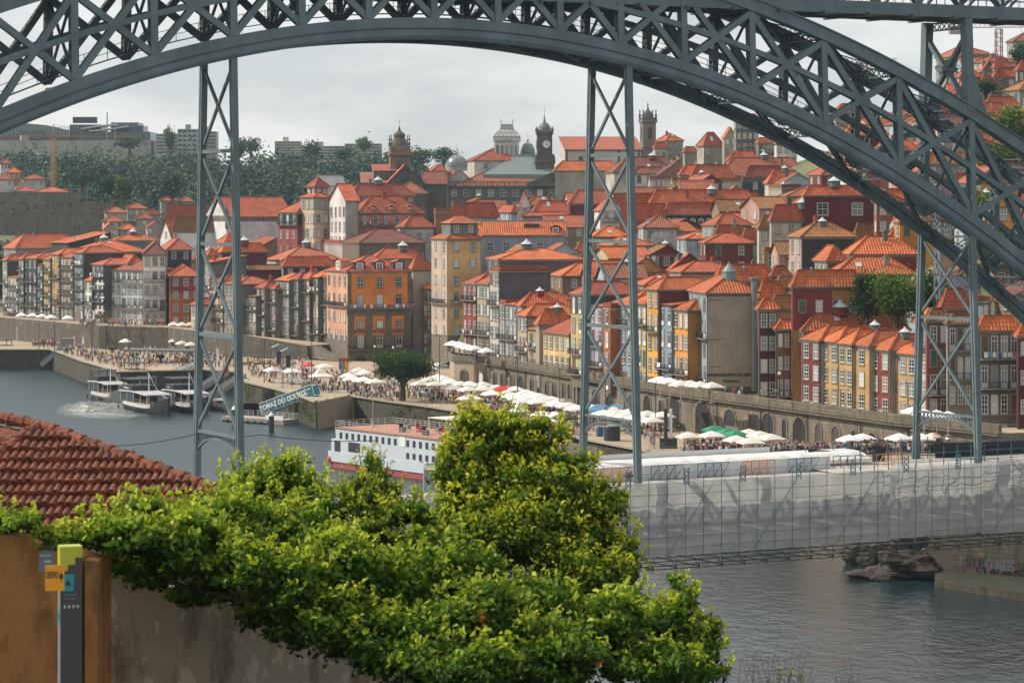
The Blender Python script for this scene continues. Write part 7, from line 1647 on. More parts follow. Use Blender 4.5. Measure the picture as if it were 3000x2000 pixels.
# ---------------------------------------------------------------- boats
def loftboat(lab,px,py,L,Wd,hd,hullc,stripe,roofc,cat='boat',name='tour_boat',deckh=1.9,cab=(-.42,.28),cabh=2.2,mast=6,wheel=True,flags=True,seats=14,band=None):
    D=HC*F/(py-YH); o=thing(name,lab,cat,((px-1500)/F*D,D,0),hd); hm=plain('hull '+str(hullc),hullc,.4,0,.1); sm=plain('hull stripe '+str(stripe),stripe,.45,0,.06); rm_=plain('cabin roof '+str(roofc),roofc,.5,0,.06)
    ns=16; m=MB(); rows=[]
    for i in range(ns+1):
        t=i/ns*2-1; x=t*L/2; w=Wd/2*(1-abs(t)**2.6*(.96 if t>0 else .45)); sh=deckh+ (1.3*max(0,t-.45)**1.5*3.2 if t>0 else .25*max(0,-t-.6))
        kx=.5*max(0,t-.7)*L*.08
        rows.append([(x+kx*.0,-w*.72,-.5),(x+kx,-w*.95,.15+sh*.25),(x+kx*2,-w,sh*.62),(x+kx*2.4,-w*1.02,sh),(x+kx*2.4,w*1.02,sh),(x+kx*2,w,sh*.62),(x+kx,w*.95,.15+sh*.25),(x,w*.72,-.5)])
    vs=[p for r in rows for p in r]
    for i in range(ns):
        for k in range(8):
            a=i*8+k; b_=i*8+(k+1)%8; m.add([vs[a],vs[b_],vs[b_+8],vs[a+8]],[(0,1,2,3)],1 if k in(2,4) and rows[i][0][0]<L*.3 else (2 if k==3 else 0))
    m.add(rows[0],[tuple(range(8))],0); m.add(rows[-1],[tuple(range(8))[::-1]],0)
    m.build('hull',[hm,sm,plain('deck boards',(.3,.2,.13))],o)
    if cab:
        x0,x1=cab[0]*L,cab[1]*L; w=Wd*.42; z0=deckh-.3
        m=MB(); n=12
        for i in range(n):
            a,b_=x0+(x1-x0)*i/n-.4,x0+(x1-x0)*(i+1)/n-.3; za=z0+cabh+.25*math.sin(math.pi*(i+.5)/n); m.obox(((a+b_)/2,0,za),((b_-a)/2+.05,0,0),(0,w+.25,0),(0,0,.09))
        m.build('cabin_roof',rm_,o)
        m=MB(); m.box(x0,x0+(x1-x0)*.52,-w,w,z0,z0+cabh); m.build('cabin',plain('cabin dark glass',(.03,.04,.045),.15),o)
        m=MB()
        for i in range(5):
            x=x0+(x1-x0)*i/4
            for s in (-1,1): m.box(x-.04,x+.04,s*w-.04,s*w+.04,z0,z0+cabh)
        m.build('roof_post',WHITE,o)
        m=MB()
        for s in (-1,1):
            for z in (.5,1.0): m.beam((x0,s*w,z0+z),(L*.4,s*w*.8,z0+z),.04,.04)
            for i in range(12): x=x0+(L*.4-x0)*i/11; m.beam((x,s*w*.95,z0),(x,s*w*.95,z0+1),.04,.04)
        m.build('railing',plain('rail paint',(.3,.32,.3)),o)
        m=MB()
        for i in range(seats):
            x=x0+(x1-x0)*.55+(L*.38-x0-(x1-x0)*.55)*i/seats; y=R.uniform(-w*.7,w*.7); m.box(x-.25,x+.25,y-.25,y+.25,z0,z0+.5)
        m.build('seat_row',plain('red seats',(.45,.05,.04)),o)
    if wheel:
        x=-L*.40; m=MB(); m.box(x,x+L*.3,-Wd*.42,Wd*.42,deckh+4.4,deckh+4.6)
        for sx in (x+.1,x+L*.29):
            for s in (-1,1): m.box(sx-.08,sx+.08,s*Wd*.34-.08,s*Wd*.34+.08,deckh+1,deckh+4.4)
        m.build('wheelhouse_roof',plain('black roof',(.03,.03,.035)),o)
        m=MB(); m.box(x+.3,x+L*.28,-Wd*.4,Wd*.4,deckh+.2,deckh+3.2); m.build('wheelhouse',plain('black panel',(.02,.022,.025),.3),o)
        m=MB(); m.add([(-L*.49,-.1,.2),(-L*.53,-.1,2.6),(-L*.5,-.1,3.4),(-L*.47,-.1,2.6),(-L*.46,-.1,.2)],[(0,1,2,3,4)]); m.add([(-L*.49,.1,.2),(-L*.53,.1,2.6),(-L*.5,.1,3.4),(-L*.47,.1,2.6),(-L*.46,.1,.2)],[(4,3,2,1,0)]); m.build('tiller_board',plain('yellow paint',(.6,.33,.03)),o)
    if mast:
        mx=L*.02; m=MB(); m.tube([(mx,0,deckh),(mx,0,deckh+mast)],[.12,.06],8); m.build('mast',WHITE,o)
        if flags:
            m=MB(); a=Vector((mx,0,deckh+mast-.2)); b_=Vector((L*.5,0,deckh+1.6)); n=22
            for i in range(n):
                p=a+(b_-a)*i/n+Vector((0,0,-.9*math.sin(math.pi*i/n))); q=a+(b_-a)*(i+1)/n+Vector((0,0,-.9*math.sin(math.pi*(i+1)/n))); m.beam(p,q,.03,.03,mi=1); m.add([p,p+(q-p)*.7,p+(q-p)*.35+Vector((0,.08,-.35))],[(0,1,2)],0 if i%2 else 1)
            m.build('bunting',[plain('red flags',(.55,.05,.03)),plain('white flags',(.65,.63,.6))],o)
    m=MB()
    for x in (-.4,-.2,.05,.15):
        for s in (-1,1):
            if s*1>0 and 0: continue
            c=Vector((x*L,s*Wd*.52,.55)); ring=[c+Vector((math.cos(a)*.32,0,math.sin(a)*.32)) for a in [i*math.pi/5 for i in range(11)]]; m.tube(ring,.11,6,cap=False)
    m.build('tyre_fender',plain('tyre rubber',(.012,.012,.013),.8),o)
    if band: text(band,.45,WHITE,o,(-L*.27,-Wd*.41,deckh+2.7),(math.pi/2,0,0),.02)
    return o
HD=math.atan2(-.9,.43)
WH=(.55,.55,.53); BK=(.02,.02,.022); GY=(.12,.13,.12)
loftboat('white and grey tour boat leaving the quay with a foaming wake, full of passengers',434,1206,25,6,HD,BK,WH,WH,seats=20,band='Rabelo do Douro')
loftboat('black tour boat with green railings moored behind the departing one',552,1203,22,5.6,HD,BK,WH,(.6,.6,.58),seats=16,mast=6,band='Douro')
loftboat('white tour boat with a yellow stern board, nearest the quay corner',322,1174,19,5.2,HD,GY,WH,WH,mast=6.5)
loftboat('tour boat with a black wheelhouse tucked behind, under the white gangway',412,1150,18,4.4,HD,BK,(.08,.08,.08),(.3,.3,.3),mast=6)
loftboat('small red-trimmed boat moored just left of the left hanger leg',640,1200,9,2.6,HD,GY,(.35,.08,.05),WH,mast=0,wheel=False,seats=5,cab=(-.3,.1),cabh=1.4,deckh=.8)
loftboat('moored tour boat with yellow stripe and bunting at the far left jetty',46,1068,17,4.4,math.atan2(-.25,.97),BK,(.55,.38,.05),WH,mast=8)
# foam
fm,nt,b,oo=nodes('wake foam'); n_=noise(nt,posn(nt,(1,.35,1)),.8,6,.65); g=N(nt,'TexCoord'); 
mpn=N(nt,'Mapping'); nt.links.new(g.outputs['UV'],mpn.inputs[0]); gr=N(nt,'TexGradient',gradient_type='SPHERICAL'); mpn.inputs['Location'].default_value=(-1,-1,0); mpn.inputs['Scale'].default_value=(2,2,1); nt.links.new(mpn.outputs[0],gr.inputs[0])
ml_=N(nt,'Math',operation='MULTIPLY'); nt.links.new(gr.outputs[1],ml_.inputs[0]); ml_.inputs[1].default_value=1.4; s2=N(nt,'Math',operation='MULTIPLY'); nt.links.new(ml_.outputs[0],s2.inputs[0]); nt.links.new(ramp(nt,n_,.36,.6),s2.inputs[1])
b.inputs['Base Color'].default_value=(.62,.63,.58,1); b.inputs['Roughness'].default_value=.7; nt.links.new(s2.outputs[0],b.inputs['Alpha'])
def foam(lab,pts):
    v=[ground(x,y,.03) for x,y in pts]; c=sum(v,Vector())/4; m=MB(); m.add([p for p in v],[(0,1,2,3)],0,[[(0,0),(1,0),(1,1),(0,1)]]); o=m.build('wake',fm); o['kind']='stuff'; o.name='wake'
foam('a',[(120,1225),(480,1232),(470,1170),(200,1165)]); foam('b',[(250,1208),(420,1214),(400,1166),(270,1166)])
# cruise ship
p0=ground(968,1368,0); dr=Vector((.60,-.80,0)); nn=Vector((.80,.60,0)); L_=54; Wd=11
sh=thing('cruise_ship','long white river cruise ship with a red-brown sun deck moored below the quay','ship',p0,math.atan2(dr.y,dr.x)-0)   # local x along ship, local -y towards the viewer's left
# local frame: x = dr, y = rotate(dr,90)
HW=plain('ship white paint',(.50,.55,.60),.4,0,.05); RB=plain('ship red boot top',(.33,.06,.06),.5,0,.1); DKM=plain('red-brown deck',(.42,.17,.10),.8,0,.12)
m=MB()
def sect(x0,x1,y0,y1,z0,z1,rake0=0,mi=0): m.add([(x0,y0,z0),(x1,y0,z0),(x1,y1,z0),(x0,y1,z0),(x0-rake0,y0,z1),(x1,y0,z1),(x1,y1,z1),(x0-rake0,y1,z1)],[(0,3,2,1),(4,5,6,7),(0,1,5,4),(1,2,6,5),(2,3,7,6),(3,0,4,7)],mi)
sect(0,L_,.2,Wd-.2,-1,1.0,.4,1); sect(-.3,L_,0,Wd,1.0,2.6,.5); m.build('hull',[HW,RB],sh)
m=MB(); sect(.2,L_-4,0.05,Wd-.05,2.6,4.6); sect(1.6,L_-6,.05,Wd-.05,4.6,6.4,.3); m.build('superstructure',HW,sh)
m=MB(); m.box(1.3,L_-6,-.15,Wd+.15,6.4,6.5); m.build('sun_deck',DKM,sh)
for i in range(int((L_-9)/1.7)):
    for z,w_,hh in ((5.2,.7,1.0),(3.3,.7,.9) if i>9 else (3.3,0,0)):
        if w_: 
            a=MB(); a.box(-w_/2,w_/2,-.03,.02,-hh/2,hh/2); k=('shipwin',w_,hh)
            if k not in WC: WC[k]=a.mesh('window',[GL])
            x=3+i*1.7
            if z<4 and i%7==3: continue
            link('window',WC[k],sh,(x,.03 if z>4 else .02,z+.1))
for x,w_,z0,z1 in ((1.2,1.6,2.7,4.4),(5.2,3.2,2.9,4.4),(19.5,1.6,4.7,6.3)):
    m=MB(); m.box(x,x+w_,-.02,.04,z0,z1); m.build('opening' if x<18 else 'door',GL if x<18 else WHITE,sh)
m=MB()
def rail(P,hh=1.05,nb=3):
    for a,b_ in zip(P,P[1:]):
        a,b_=Vector(a),Vector(b_)
        for k in range(1,nb+1): m.beam(a+Vector((0,0,hh*k/nb)),b_+Vector((0,0,hh*k/nb)),.05,.05)
        n=max(1,int((b_-a).length/1.3))
        for i in range(n+1): p=a+(b_-a)*i/n; m.beam(p,p+Vector((0,0,hh)),.06,.06)
rail([(L_-6,0,6.5),(1.4,0,6.5),(1.4,Wd,6.5),(L_-6,Wd,6.5)]); rail([(0,0,2.6),(-.6,Wd/2,2.6),(0,Wd,2.6)]); m.build('railing',plain('pale grey rail',(.45,.46,.46)),sh)
m=MB(); m.box(20,34,5,10.5,8.9,9.0)
for x in (20.2,24.8,29.4,33.8):
    for y in (5.1,10.4): m.box(x-.05,x+.05,y-.05,y+.05,6.5,8.9)
m.build('awning',CREAM,sh); m=MB(); m.box(30,36,2,8,6.5,8.9); m.build('bridge_house',HW,sh)
m=MB(); m.tube([(4,Wd*.5,6.5),(4,Wd*.5,12)],.06,6); m.lathe((4,Wd*.5,6.5),[(.3,0),(.15,1)],8); m.build('mast',plain('grey mast',(.3,.32,.33)),sh)
for i,(x,y) in enumerate(((15,3),(17.5,4.5),(12,6),(22,2.5),(25,3.6),(19,7))): m=MB(); m.box(x,x+1,y,y+.7,6.5,7.3); m.box(x,x+.1,y,y+.7,7.3,7.8); m.build('deck_chair',[DARK,plain('red box',(.4,.04,.04)),GALV][i%3],sh)
m=MB(); m.lathe((-.3,.1,1.3),[(.05,-.5),(.45,-.3),(.5,0),(.4,.35),(.05,.5)],10); m.build('fender',plain('orange fender',(.8,.12,.03),.4),sh)
# floating pier, gangways
def plank(o,m,a,b_,w,t): pass
def gang(lab,a,b_,w,ph,mat,txts,frame=GALV,nm='gangway'):
    a,b_=Vector(a),Vector(b_); o=thing(nm,lab,'gangway',a); d=b_-a; L=d.length; u=d.normalized(); sd=Vector((u.y,-u.x,0)).normalized(); sd=sd if sd.y<0 else -sd; up=u.cross(sd); up=up if up.z>0 else -up
    m=MB(); m.obox(d/2,d/2,sd*w/2,up*.08); m.build('walkway',frame,o)
    m=MB()
    for s in (1,-1):
        m.obox(d/2+sd*s*w/2+up*ph*.5,d/2,sd*.03,up*ph*.5)
    m.build('side_panel',mat,o)
    m=MB()
    for s in (1,-1):
        m.beam(sd*s*w/2+up*ph,d+sd*s*w/2+up*ph,.1,.1); n=int(L/2)
        for i in range(n+1): p=u*L*i/n+sd*s*(w/2+.05); m.beam(p,p+up*ph,.06,.06)
    m.build('rail_frame',frame,o)
    ax=u; ay=up; az=sd
    mt=Matrix((ax,ay,az)).transposed().to_euler()
    for (s_,sz,t,v,c) in txts: text(s_,sz,c,o,u*L*t+up*ph*v+sd*(w/2+.06),mt,.01)
    return o
NAVY=plain('navy letters',(.04,.06,.16)); RDL=plain('red letters',(.45,.07,.05))
a=Vector(((436-1500)/F*620,620,1.2)); b_=Vector(((578-1500)/F*617,617,5.6))
gang('white gangway with QUICKEST WAY ACROSS THE RIVER lettering left of the left hanger',a,b_,1.6,1.5,WHT,[('QUICKEST WAY',.8,.28,.72,NAVY),('ACROSS THE RIVER',.7,.3,.26,RDL),('RIVER TAXI',.7,.82,.3,NAVY)])
a=Vector(((560-1500)/F*590,590,1.0)); b_=Vector(((664-1500)/F*600,600,5.2)); gang('grey gangway with round portholes behind the left hanger, upper one',a,b_,1.6,1.0,plain('worn grey panel',(.36,.34,.3)),[])
a=Vector(((598-1500)/F*570,570,1.0)); b_=Vector(((712-1500)/F*585,585,5.2)); gang('grey gangway behind the left hanger, lower and nearer one',a,b_,1.6,1.0,plain('worn grey panel',(.36,.34,.3)),[])
a=Vector(((776-1500)/F*540,540,1.0)); b_=Vector(((930-1500)/F*532,532,5.3)); gang('teal gangway with TOMAZ DO DOURO lettering reaching down to the floating pier',a,b_,1.8,2.2,plain('teal banner',(.02,.11,.15),.5,0,.05),[('TOMAZ DO DOURO',1.3,.42,.5,WHITE),('CRUZEIROS NO DOURO',.42,.8,.68,WHITE),('RIVER CRUISES',.42,.8,.35,WHITE)],frame=WHITE)
a=Vector(((128-1500)/F*702,702,.8)); b_=Vector(((186-1500)/F*700,700,5.2)); gang('blue-grey gangway at the far left jetty',a,b_,1.4,1.2,plain('blue grey panel',(.14,.18,.21)),[])
c=ground(776,1238,0); fp=thing('floating_pier','floating landing stage with railings, a red-lettered board and tyre fenders','pier',c,math.atan2(-.62,.78))
m=MB(); m.box(-9.5,7,-2.2,2.2,-.3,.9); m.build('pontoon',SURR,fp); m=MB(); m.box(-9.4,6.9,-2.1,2.1,.9,.96); m.build('deck',plain('pink deck',(.4,.28,.22)),fp)
m=MB()
for P in ([(7,-2.1,.95),(2,-2.1,.95)],[(7,-2.1,.95),(7,2.1,.95),(-4,2.1,.95)],[(-9.4,2.1,.95),(-5,2.1,.95)]): rail(P)
m.build('railing',plain('pale grey rail',(.45,.46,.46)),fp)
m=MB(); m.box(2.2,6.8,-2.2,-2.14,.4,1.7); a=m.build('board',WHT,fp); text('RIVER TOURS',.62,RDL,a,(4.5,-2.16,1.05),(math.pi/2,0,0),.01)
m=MB()
for i in range(7): m.tube([(-9+i*1.8,-2.35,.3),(-7.6+i*1.8,-2.35,.3)],.3,8)
m.build('fender_roll',DARK,fp)
for i,(px,py,l) in enumerate(((686,1246,'dark mooring pile with a white cap at the left end of the floating pier'),(795,1266,'dark mooring pile with a white cap in front of the floating pier'))):
    c=ground(px,py,0); o=thing('mooring_pile',l,'pile',c); m=MB(); m.lathe((0,0,0),[(.5,-2),(.5,3.0)],12); m.build('pile',DARK,o); m=MB(); m.lathe((0,0,3.0),[(.5,0),(.5,.15),(.05,.8)],12); m.build('cap',WHITE,o)
c=ground(1082,1202,0); D=(HC-2)*F/(1200-YH); o=thing('dinghy','grey upturned dinghy lying on the boat ramp','boat',((1080-1500)/F*D,D,1.9),-.45); m=MB()
for i in range(8):
    t0,t1=i/8*2-1,(i+1)/8*2-1; w0,w1=.9*(1-max(0,t0)**3),.9*(1-max(0,t1)**3)
    for s in (-1,1): m.add([(t0*2.2,s*w0,0),(t1*2.2,s*w1,0),(t1*2.2,s*w1*.6,.7),(t0*2.2,s*w0*.6,.7)],[(0,1,2,3)])
    m.add([(t0*2.2,-w0*.6,.7),(t1*2.2,-w1*.6,.7),(t1*2.2,w1*.6,.7),(t0*2.2,w0*.6,.7)],[(0,1,2,3)])
m.add([(-2.2,-.9,0),(-2.2,.9,0),(-2.2,.54,.7),(-2.2,-.54,.7)],[(0,1,2,3)]); m.build('hull',plain('grey dinghy',(.42,.46,.47),.4),o); o.location.z=1.5
m=MB(); m.box(-1.6,1.2,-.06,.06,.7,.82); m.build('keel',WHITE,o)
# ---------------------------------------------------------------- quay furniture
def G5(px,py,z=5): return ground(px,py,z)
def lamp(px,py,z,hh,lab,arms=2):
    o=thing('street_lamp',lab,'street lamp',G5(px,py,z),.3,'lamp posts along the quay'); m=MB(); m.lathe((0,0,0),[(.14,0),(.1,.8),(.07,hh)],8); m.build('post',DARK,o)
    m=MB(); m.beam((-1.1,0,hh),(1.1,0,hh),.08,.08); m.build('arm',DARK,o)
    for s in (-1,1): m=MB(); m.box(s*1.1-.3,s*1.1+.3,-.18,.18,hh-.12,hh+.06); m.build('lamp_head',plain('lamp head grey',(.3,.3,.3)),o)
for a in ((114,1062,5,9,'lamp post at the far left jetty'),(160,1030,5,8,'lamp post beside the left gangway'),(270,1040,5,8,'lamp post on the left quay corner, left one'),(310,1052,5,8,'lamp post on the left quay corner, right one'),(378,1075,5,8,'lamp post by the left cafe pergola'),(774,1120,5,9,'dark lamp post between the scaffold towers and the hanger'),(913,1150,5,11,'tall lamp post at the top of the boat ramp'),(1288,1165,5,12,'tall lamp post between stone pine and arcade'),(1398,1175,5,9,'lamp post in front of the bastion'),(1516,1190,5,9,'lamp post left of the red parasols'),(1640,1225,5,8.5,'lamp post beside the dark parasol'),(1774,1245,5,8.5,'lamp post between the middle hanger legs'),(1921,1270,5,9,'lamp post right of the middle hanger'),(2077,1280,5,8,'lamp post behind the green parasols'),(2253,1318,5,9,'lamp post at the cream parasol cluster'),(2463,1322,5.4,9.2,'lamp post halfway along the right arcade'),(2660,1322,7.3,9.6,'lamp post with a red cloth at the right arcade end')): lamp(*a)
def globe(px,py,z,D,lab):
    o=thing('globe_lamp',lab,'street lamp',at(px,py,D)); o.location.z=z; m=MB(); m.lathe((0,0,0),[(.15,0),(.08,4)],8)
    for a in range(4): m.beam((0,0,3.8),(math.cos(a*1.57)*.6,math.sin(a*1.57)*.6,4.1),.05,.05)
    m.build('post',DARK,o); m=MB()
    m.lathe((0,0,4.5),[(.05,-.3),(.28,-.1),(.28,.1),(.05,.3)],10); m.build('globe',plain('glass globe',(.8,.76,.66),.3),o)
globe(1098,1060,5,632,'globe lamp in front of the hotel middle doors'); globe(1152,1066,5,628,'globe lamp in front of the hotel right doors'); globe(2284,1180,11.2,430,'globe lamp by the dark yellow recess house')
# pergola
c=G5(352,1062); o=thing('pergola','flat-roofed dark cafe pergola on thin posts on the left quay','pergola',c,-.30); m=MB(); m.box(0,19,0,8,2.9,3.05); m.box(-.1,19.1,-.1,0,2.75,3.1); m.build('roof',plain('grey pergola canvas',(.13,.135,.13)),o)
m=MB(); 
for i in range(6):
    for y in (.1,7.9): m.box(i*3.75,i*3.75+.1,y,y+.1,0,2.9)
m.build('post',WHITE,o)
for i,(px,py) in enumerate(((395,1052),(470,1060),(540,1066),(330,1035))):
    c=G5(px,py); o=thing('planter_bush',['first','second','third','leftmost'][i]+' clipped green bush by the left cafe pergola','bush',c,0,'planted bushes by the pergola'); m=MB(); m.lathe((0,0,0),[(.6,0),(.7,.5)],10); m.build('pot',SURR,o); leaves('foliage',clumpy(260,(0,0,1.2),(1.3,1.3,.8)),.35,FARM,o)
# scaffold light towers
for i,(px,py) in enumerate(((815,1122),(842,1136))):
    c=G5(px,py); o=thing('stage_tower',('left' if i==0 else 'right')+' scaffold tower with a small pitched cover and black speaker','scaffold tower',c,.2,'event towers on the quay'); m=MB()
    for x in (-1,1):
        for y in (-1,1): m.tube([(x,y,0),(x,y,7.6)],.05,5)
    for z in range(0,8):
        for y in (-1,1): m.beam((-1,y,z),(1,y,z+1),.04,.04); m.beam((-1,y,z+1),(1,y,z+1),.04,.04)
        for x in (-1,1): m.beam((x,-1,z),(x,1,z+1),.04,.04)
    m.build('frame',GALV,o); m=MB(); m.add([(-1.4,-1.4,7.4),(1.4,-1.4,7.4),(0,-1.4,8.1),(-1.4,1.4,7.4),(1.4,1.4,7.4),(0,1.4,8.1)],[(0,2,5,3),(1,4,5,2),(0,1,2),(3,5,4)]); m.build('cover',plain('grey green cover',(.2,.25,.24)),o); m=MB(); m.box(-.4,.5,-1.1,-.3,4.2,6.6); m.build('speaker',DARK,o)
# vehicles
def car(lab,px,py,z,hd,col,van=False,name='parked_car'):
    o=thing(name,lab,'truck' if van else 'car',G5(px,py,z),hd); cm=plain('car paint '+str(col),col,.25,0,.03); L,w=(5.6,2.1) if van else (4.3,1.8); m=MB()
    prof=[(-L/2,.4),(-L/2,.95),(-L*.42,1.0),(-L*.3,1.5),(L*.08,1.52),(L*.26,1.0),(L*.47,.85),(L/2,.6),(L/2,.35)] if not van else [(-L/2,.6),(-L/2,1.1),(L*.1,1.1),(L*.1,2.2),(L*.34,2.2),(L*.48,1.3),(L/2,1.1),(L/2,.45)]
    n=len(prof); vs=[(x,-w/2*(.86 if zz>1.1 else 1),zz) for x,zz in prof]+[(x,w/2*(.86 if zz>1.1 else 1),zz) for x,zz in prof]; m.add(vs,[tuple(range(n))[::-1],tuple(range(n,2*n))]+[(i,(i+1)%n,n+(i+1)%n,n+i) for i in range(n)]); m.build('body',cm,o)
    m=MB()
    for s in (-1,1): 
        if van: m.box(L*.14,L*.32,s*w/2*.86-.03,s*w/2*.86+.03,1.35,2.0)
        else: m.add([(x,s*(w/2*.87),zz) for x,zz in ((-L*.34,1.05),(-L*.27,1.42),(L*.05,1.44),(L*.2,1.05))],[(0,1,2,3)])
    if van: m.add([(L*.345,-.8,2.1),(L*.345,.8,2.1),(L*.475,.8,1.38),(L*.475,-.8,1.38)],[(0,1,2,3)])
    else: m.add([(L*.09,-.7,1.5),(L*.09,.7,1.5),(L*.25,.75,1.04),(L*.25,-.75,1.04)],[(0,1,2,3)])
    m.build('window',GL,o)
    for x in (-L*.3,L*.3):
        for s in (-1,1):
            m=MB(); m.lathe((0,0,-.1),[(.33,0),(.36,.05),(.36,.17),(.33,.22)],14); wv=m.build('wheel',DARK,o,loc=(x,s*(w/2-.08),.36)); wv.rotation_euler=(math.pi/2,0,0)
    for s in (-1,1): m=MB(); m.box(L/2-.06,L/2+.01,s*w*.36-.18,s*w*.36+.18,.62,.8); m.build('headlight',plain('headlight',(.7,.7,.66),.2),o)
    if van: m=MB(); m.box(-L/2,L*.06,-w/2,w/2,1.1,1.7); m.build('load_bed',WHITE,o)
    return o
car('white small truck parked below the bastion',1303,1092,5,-2.6,(.55,.57,.57),True,'parked_truck'); car('white hatchback car parked by the scaffold towers',876,1126,5,-.1,(.62,.63,.63)); car('silver car half hidden in the crowd beside the stone pine',1252,1160,5,-1.9,(.4,.42,.44))
# kiosks, booths, banners
c=G5(1007,1096); o=thing('phone_booth','red telephone booth at the foot of the hotel wall','phone booth',c,-.3); m=MB(); m.box(-.9,.9,-.6,.6,0,3.2); m.box(-1,1,-.7,.7,3.2,3.5); m.build('box',plain('dark red paint',(.25,.02,.025),.4),o); m=MB(); m.box(-.6,.6,-.63,-.58,.6,2.6); m.build('glazing',GL,o)
c=G5(443,1010); o=thing('kiosk','pale grey kiosk on the upper left quay','kiosk',c,-.2); m=MB(); m.box(-1.2,1.2,-1,1,0,2.7); m.box(-1.4,1.4,-1.2,1.2,2.7,2.9); m.build('box',wallm('#9a978f'),o); m=MB(); m.box(-.7,.7,-1.03,-1,1.1,2.1); m.build('hatch',DARK,o)
c=G5(200,1022); o=thing('kiosk','grey ticket kiosk next to two folded white parasols','kiosk',c,-.2); m=MB(); m.box(-1.6,1.2,-1,1,0,2.6); m.box(-1.9,1.5,-1.3,1.3,2.6,2.75); m.build('box',wallm('#8b8a82'),o)
for px,py,z,l in ((217,1022,5,'folded white parasol beside the ticket kiosk, left one'),(244,1022,5,'folded white parasol beside the ticket kiosk, right one'),(240,948,11,'folded cream parasol before the white and black houses, left one'),(258,949,11,'folded cream parasol before the white and black houses, middle one'),(275,950,11,'folded cream parasol before the white and black houses, right one')):
    o=thing('folded_parasol',l,'parasol',G5(px,py,z)); m=MB(); m.lathe((0,0,1.2),[(.28,0),(.33,.3),(.1,2.0),(.03,2.2)],8); m.build('canopy',WHT,o); m=MB(); m.tube([(0,0,0),(0,0,1.3)],.04,6); m.build('pole',GALV,o)
def banner(lab,px,py,z,hh,mt):
    o=thing('feather_flag',lab,'flag',G5(px,py,z),.3); m=MB(); m.tube([(0,0,0),(0,0,hh)],.03,5); m.build('pole',GALV,o); m=MB(); m.add([(.02,0,.8),(.7,.05,.9),(.75,.05,hh*.8),(.4,0,hh),(.02,0,hh)],[(0,1,2,3,4)]); m.build('flag',mt,o)
banner('yellow feather flag on the hotel square',1010,1128,5,5,plain('yellow flag',(.6,.35,.05))); banner('blue feather flag on the hotel square',998,1122,5,4.6,plain('blue grey flag',(.2,.24,.35))); banner('red feather flag between the left hanger legs',660,1104,5,4.4,plain('red flags',(.55,.05,.03))); banner('white feather flag left of the hotel steps',633,1078,5,4.6,WHT); banner('blue and yellow feather flag by the left pergola',392,1012,5,4.2,plain('blue yellow flag',(.25,.25,.3)))
c=G5(756,1078); o=thing('food_stall','long open food stall with a dark roof below the promenade wall','stall',c,-.45); m=MB(); m.box(-6,6,-1.5,1.5,2.7,2.85); m.build('roof',DARK,o); m=MB(); m.box(-5.8,5.8,-1.4,1.4,0,1.2); m.build('counter',plain('brown counter',(.25,.13,.07)),o); m=MB(); m.box(-5,-1,-1.6,-1.5,2.3,2.6); m.build('yellow_sign',plain('yellow sign',(.6,.42,.05)),o); m=MB()
for x in (-5.8,-2,2,5.8): m.box(x-.05,x+.05,-1.4,-1.3,1.2,2.7)
m.build('post',DARK,o)
def table(px,py,z,L,lab,mt,hd=-.3):
    o=thing('stall_table',lab,'table',G5(px,py,z),hd,'cloth covered stall tables'); m=MB(); m.box(-L/2,L/2,-.45,.45,.05,.78); m.build('cloth',mt,o); m=MB(); m.box(-L/2-.05,L/2+.05,-.5,.5,.78,.82); m.build('top',WHITE,o)
table(2082,1318,5,4.5,'long pale blue clothed table before the green parasols',plain('pale blue cloth',(.45,.5,.58))); table(2120,1308,5,4,'white clothed table behind the pale blue one',WHT); table(2130,1336,5,3,'white counter box at the front of the stalls',WHITE); table(2180,1336,5,3.6,'red and white stall counter at the right of the stalls',plain('red cloth',(.4,.04,.04))); table(2162,1318,5,3,'white table below the cream parasols',WHT)
c=G5(1793,1290); o=thing('water_tank','big black cylindrical tank between the middle hanger legs','tank',c); m=MB(); m.lathe((0,0,0),[(1.25,0),(1.3,.2),(1.3,2.2),(1.2,2.35)],20); m.build('drum',DARK,o); m=MB(); m.lathe((0,0,2.35),[(1.0,0),(.2,.15)],20); m.build('lid',GALV,o)
c=G5(1757,1278); o=thing('barrel','blue barrel beside the big black tank','barrel',c); m=MB(); m.lathe((0,0,0),[(.55,0),(.6,.5),(.6,1.1),(.55,1.5)],14); m.build('drum',plain('blue barrel',(.04,.1,.2)),o); m=MB(); m.lathe((0,0,1.5),[(.5,0),(.45,.06)],14); m.build('lid',DARK,o)
c=G5(1958,1312); o=thing('winch','black mooring winch with two upright pipes on the quay','winch',c); m=MB(); m.box(-1.3,1.3,-.8,.8,0,1.5); m.build('block',DARK,o); m=MB(); m.tube([(-.4,0,1.5),(-.4,0,6)],.28,10); m.build('pipe',DARK,o); m=MB(); m.tube([(.4,-.2,1),(.4,-.2,6)],.2,10); m.build('pipe',WHITE,o)
for i,(px,py) in enumerate(((1925,1318),(1962,1328),(1220,1172),(1252,1175))):
    o=thing('barrier',['pale crowd barrier left of the winch','pale crowd barrier right of the winch','green crowd barrier left under the stone pine','green crowd barrier right of the stone pine'][i],'barrier',G5(px,py),-.2); m=MB(); m.beam((-1.2,0,1.1),(1.2,0,1.1),.05,.05); m.beam((-1.2,0,.2),(1.2,0,.2),.05,.05)
    for k in range(13): m.beam((-1.2+k*.2,0,.2),(-1.2+k*.2,0,1.1),.025,.025)
    m.build('grille',GALV if i<2 else GRN,o)
    for s in (-1,1): m=MB(); m.box(s*1-.04,s*1+.04,-.3,.3,0,.06); m.box(s*1-.03,s*1+.03,-.03,.03,0,.3); m.build('foot',GALV,o)
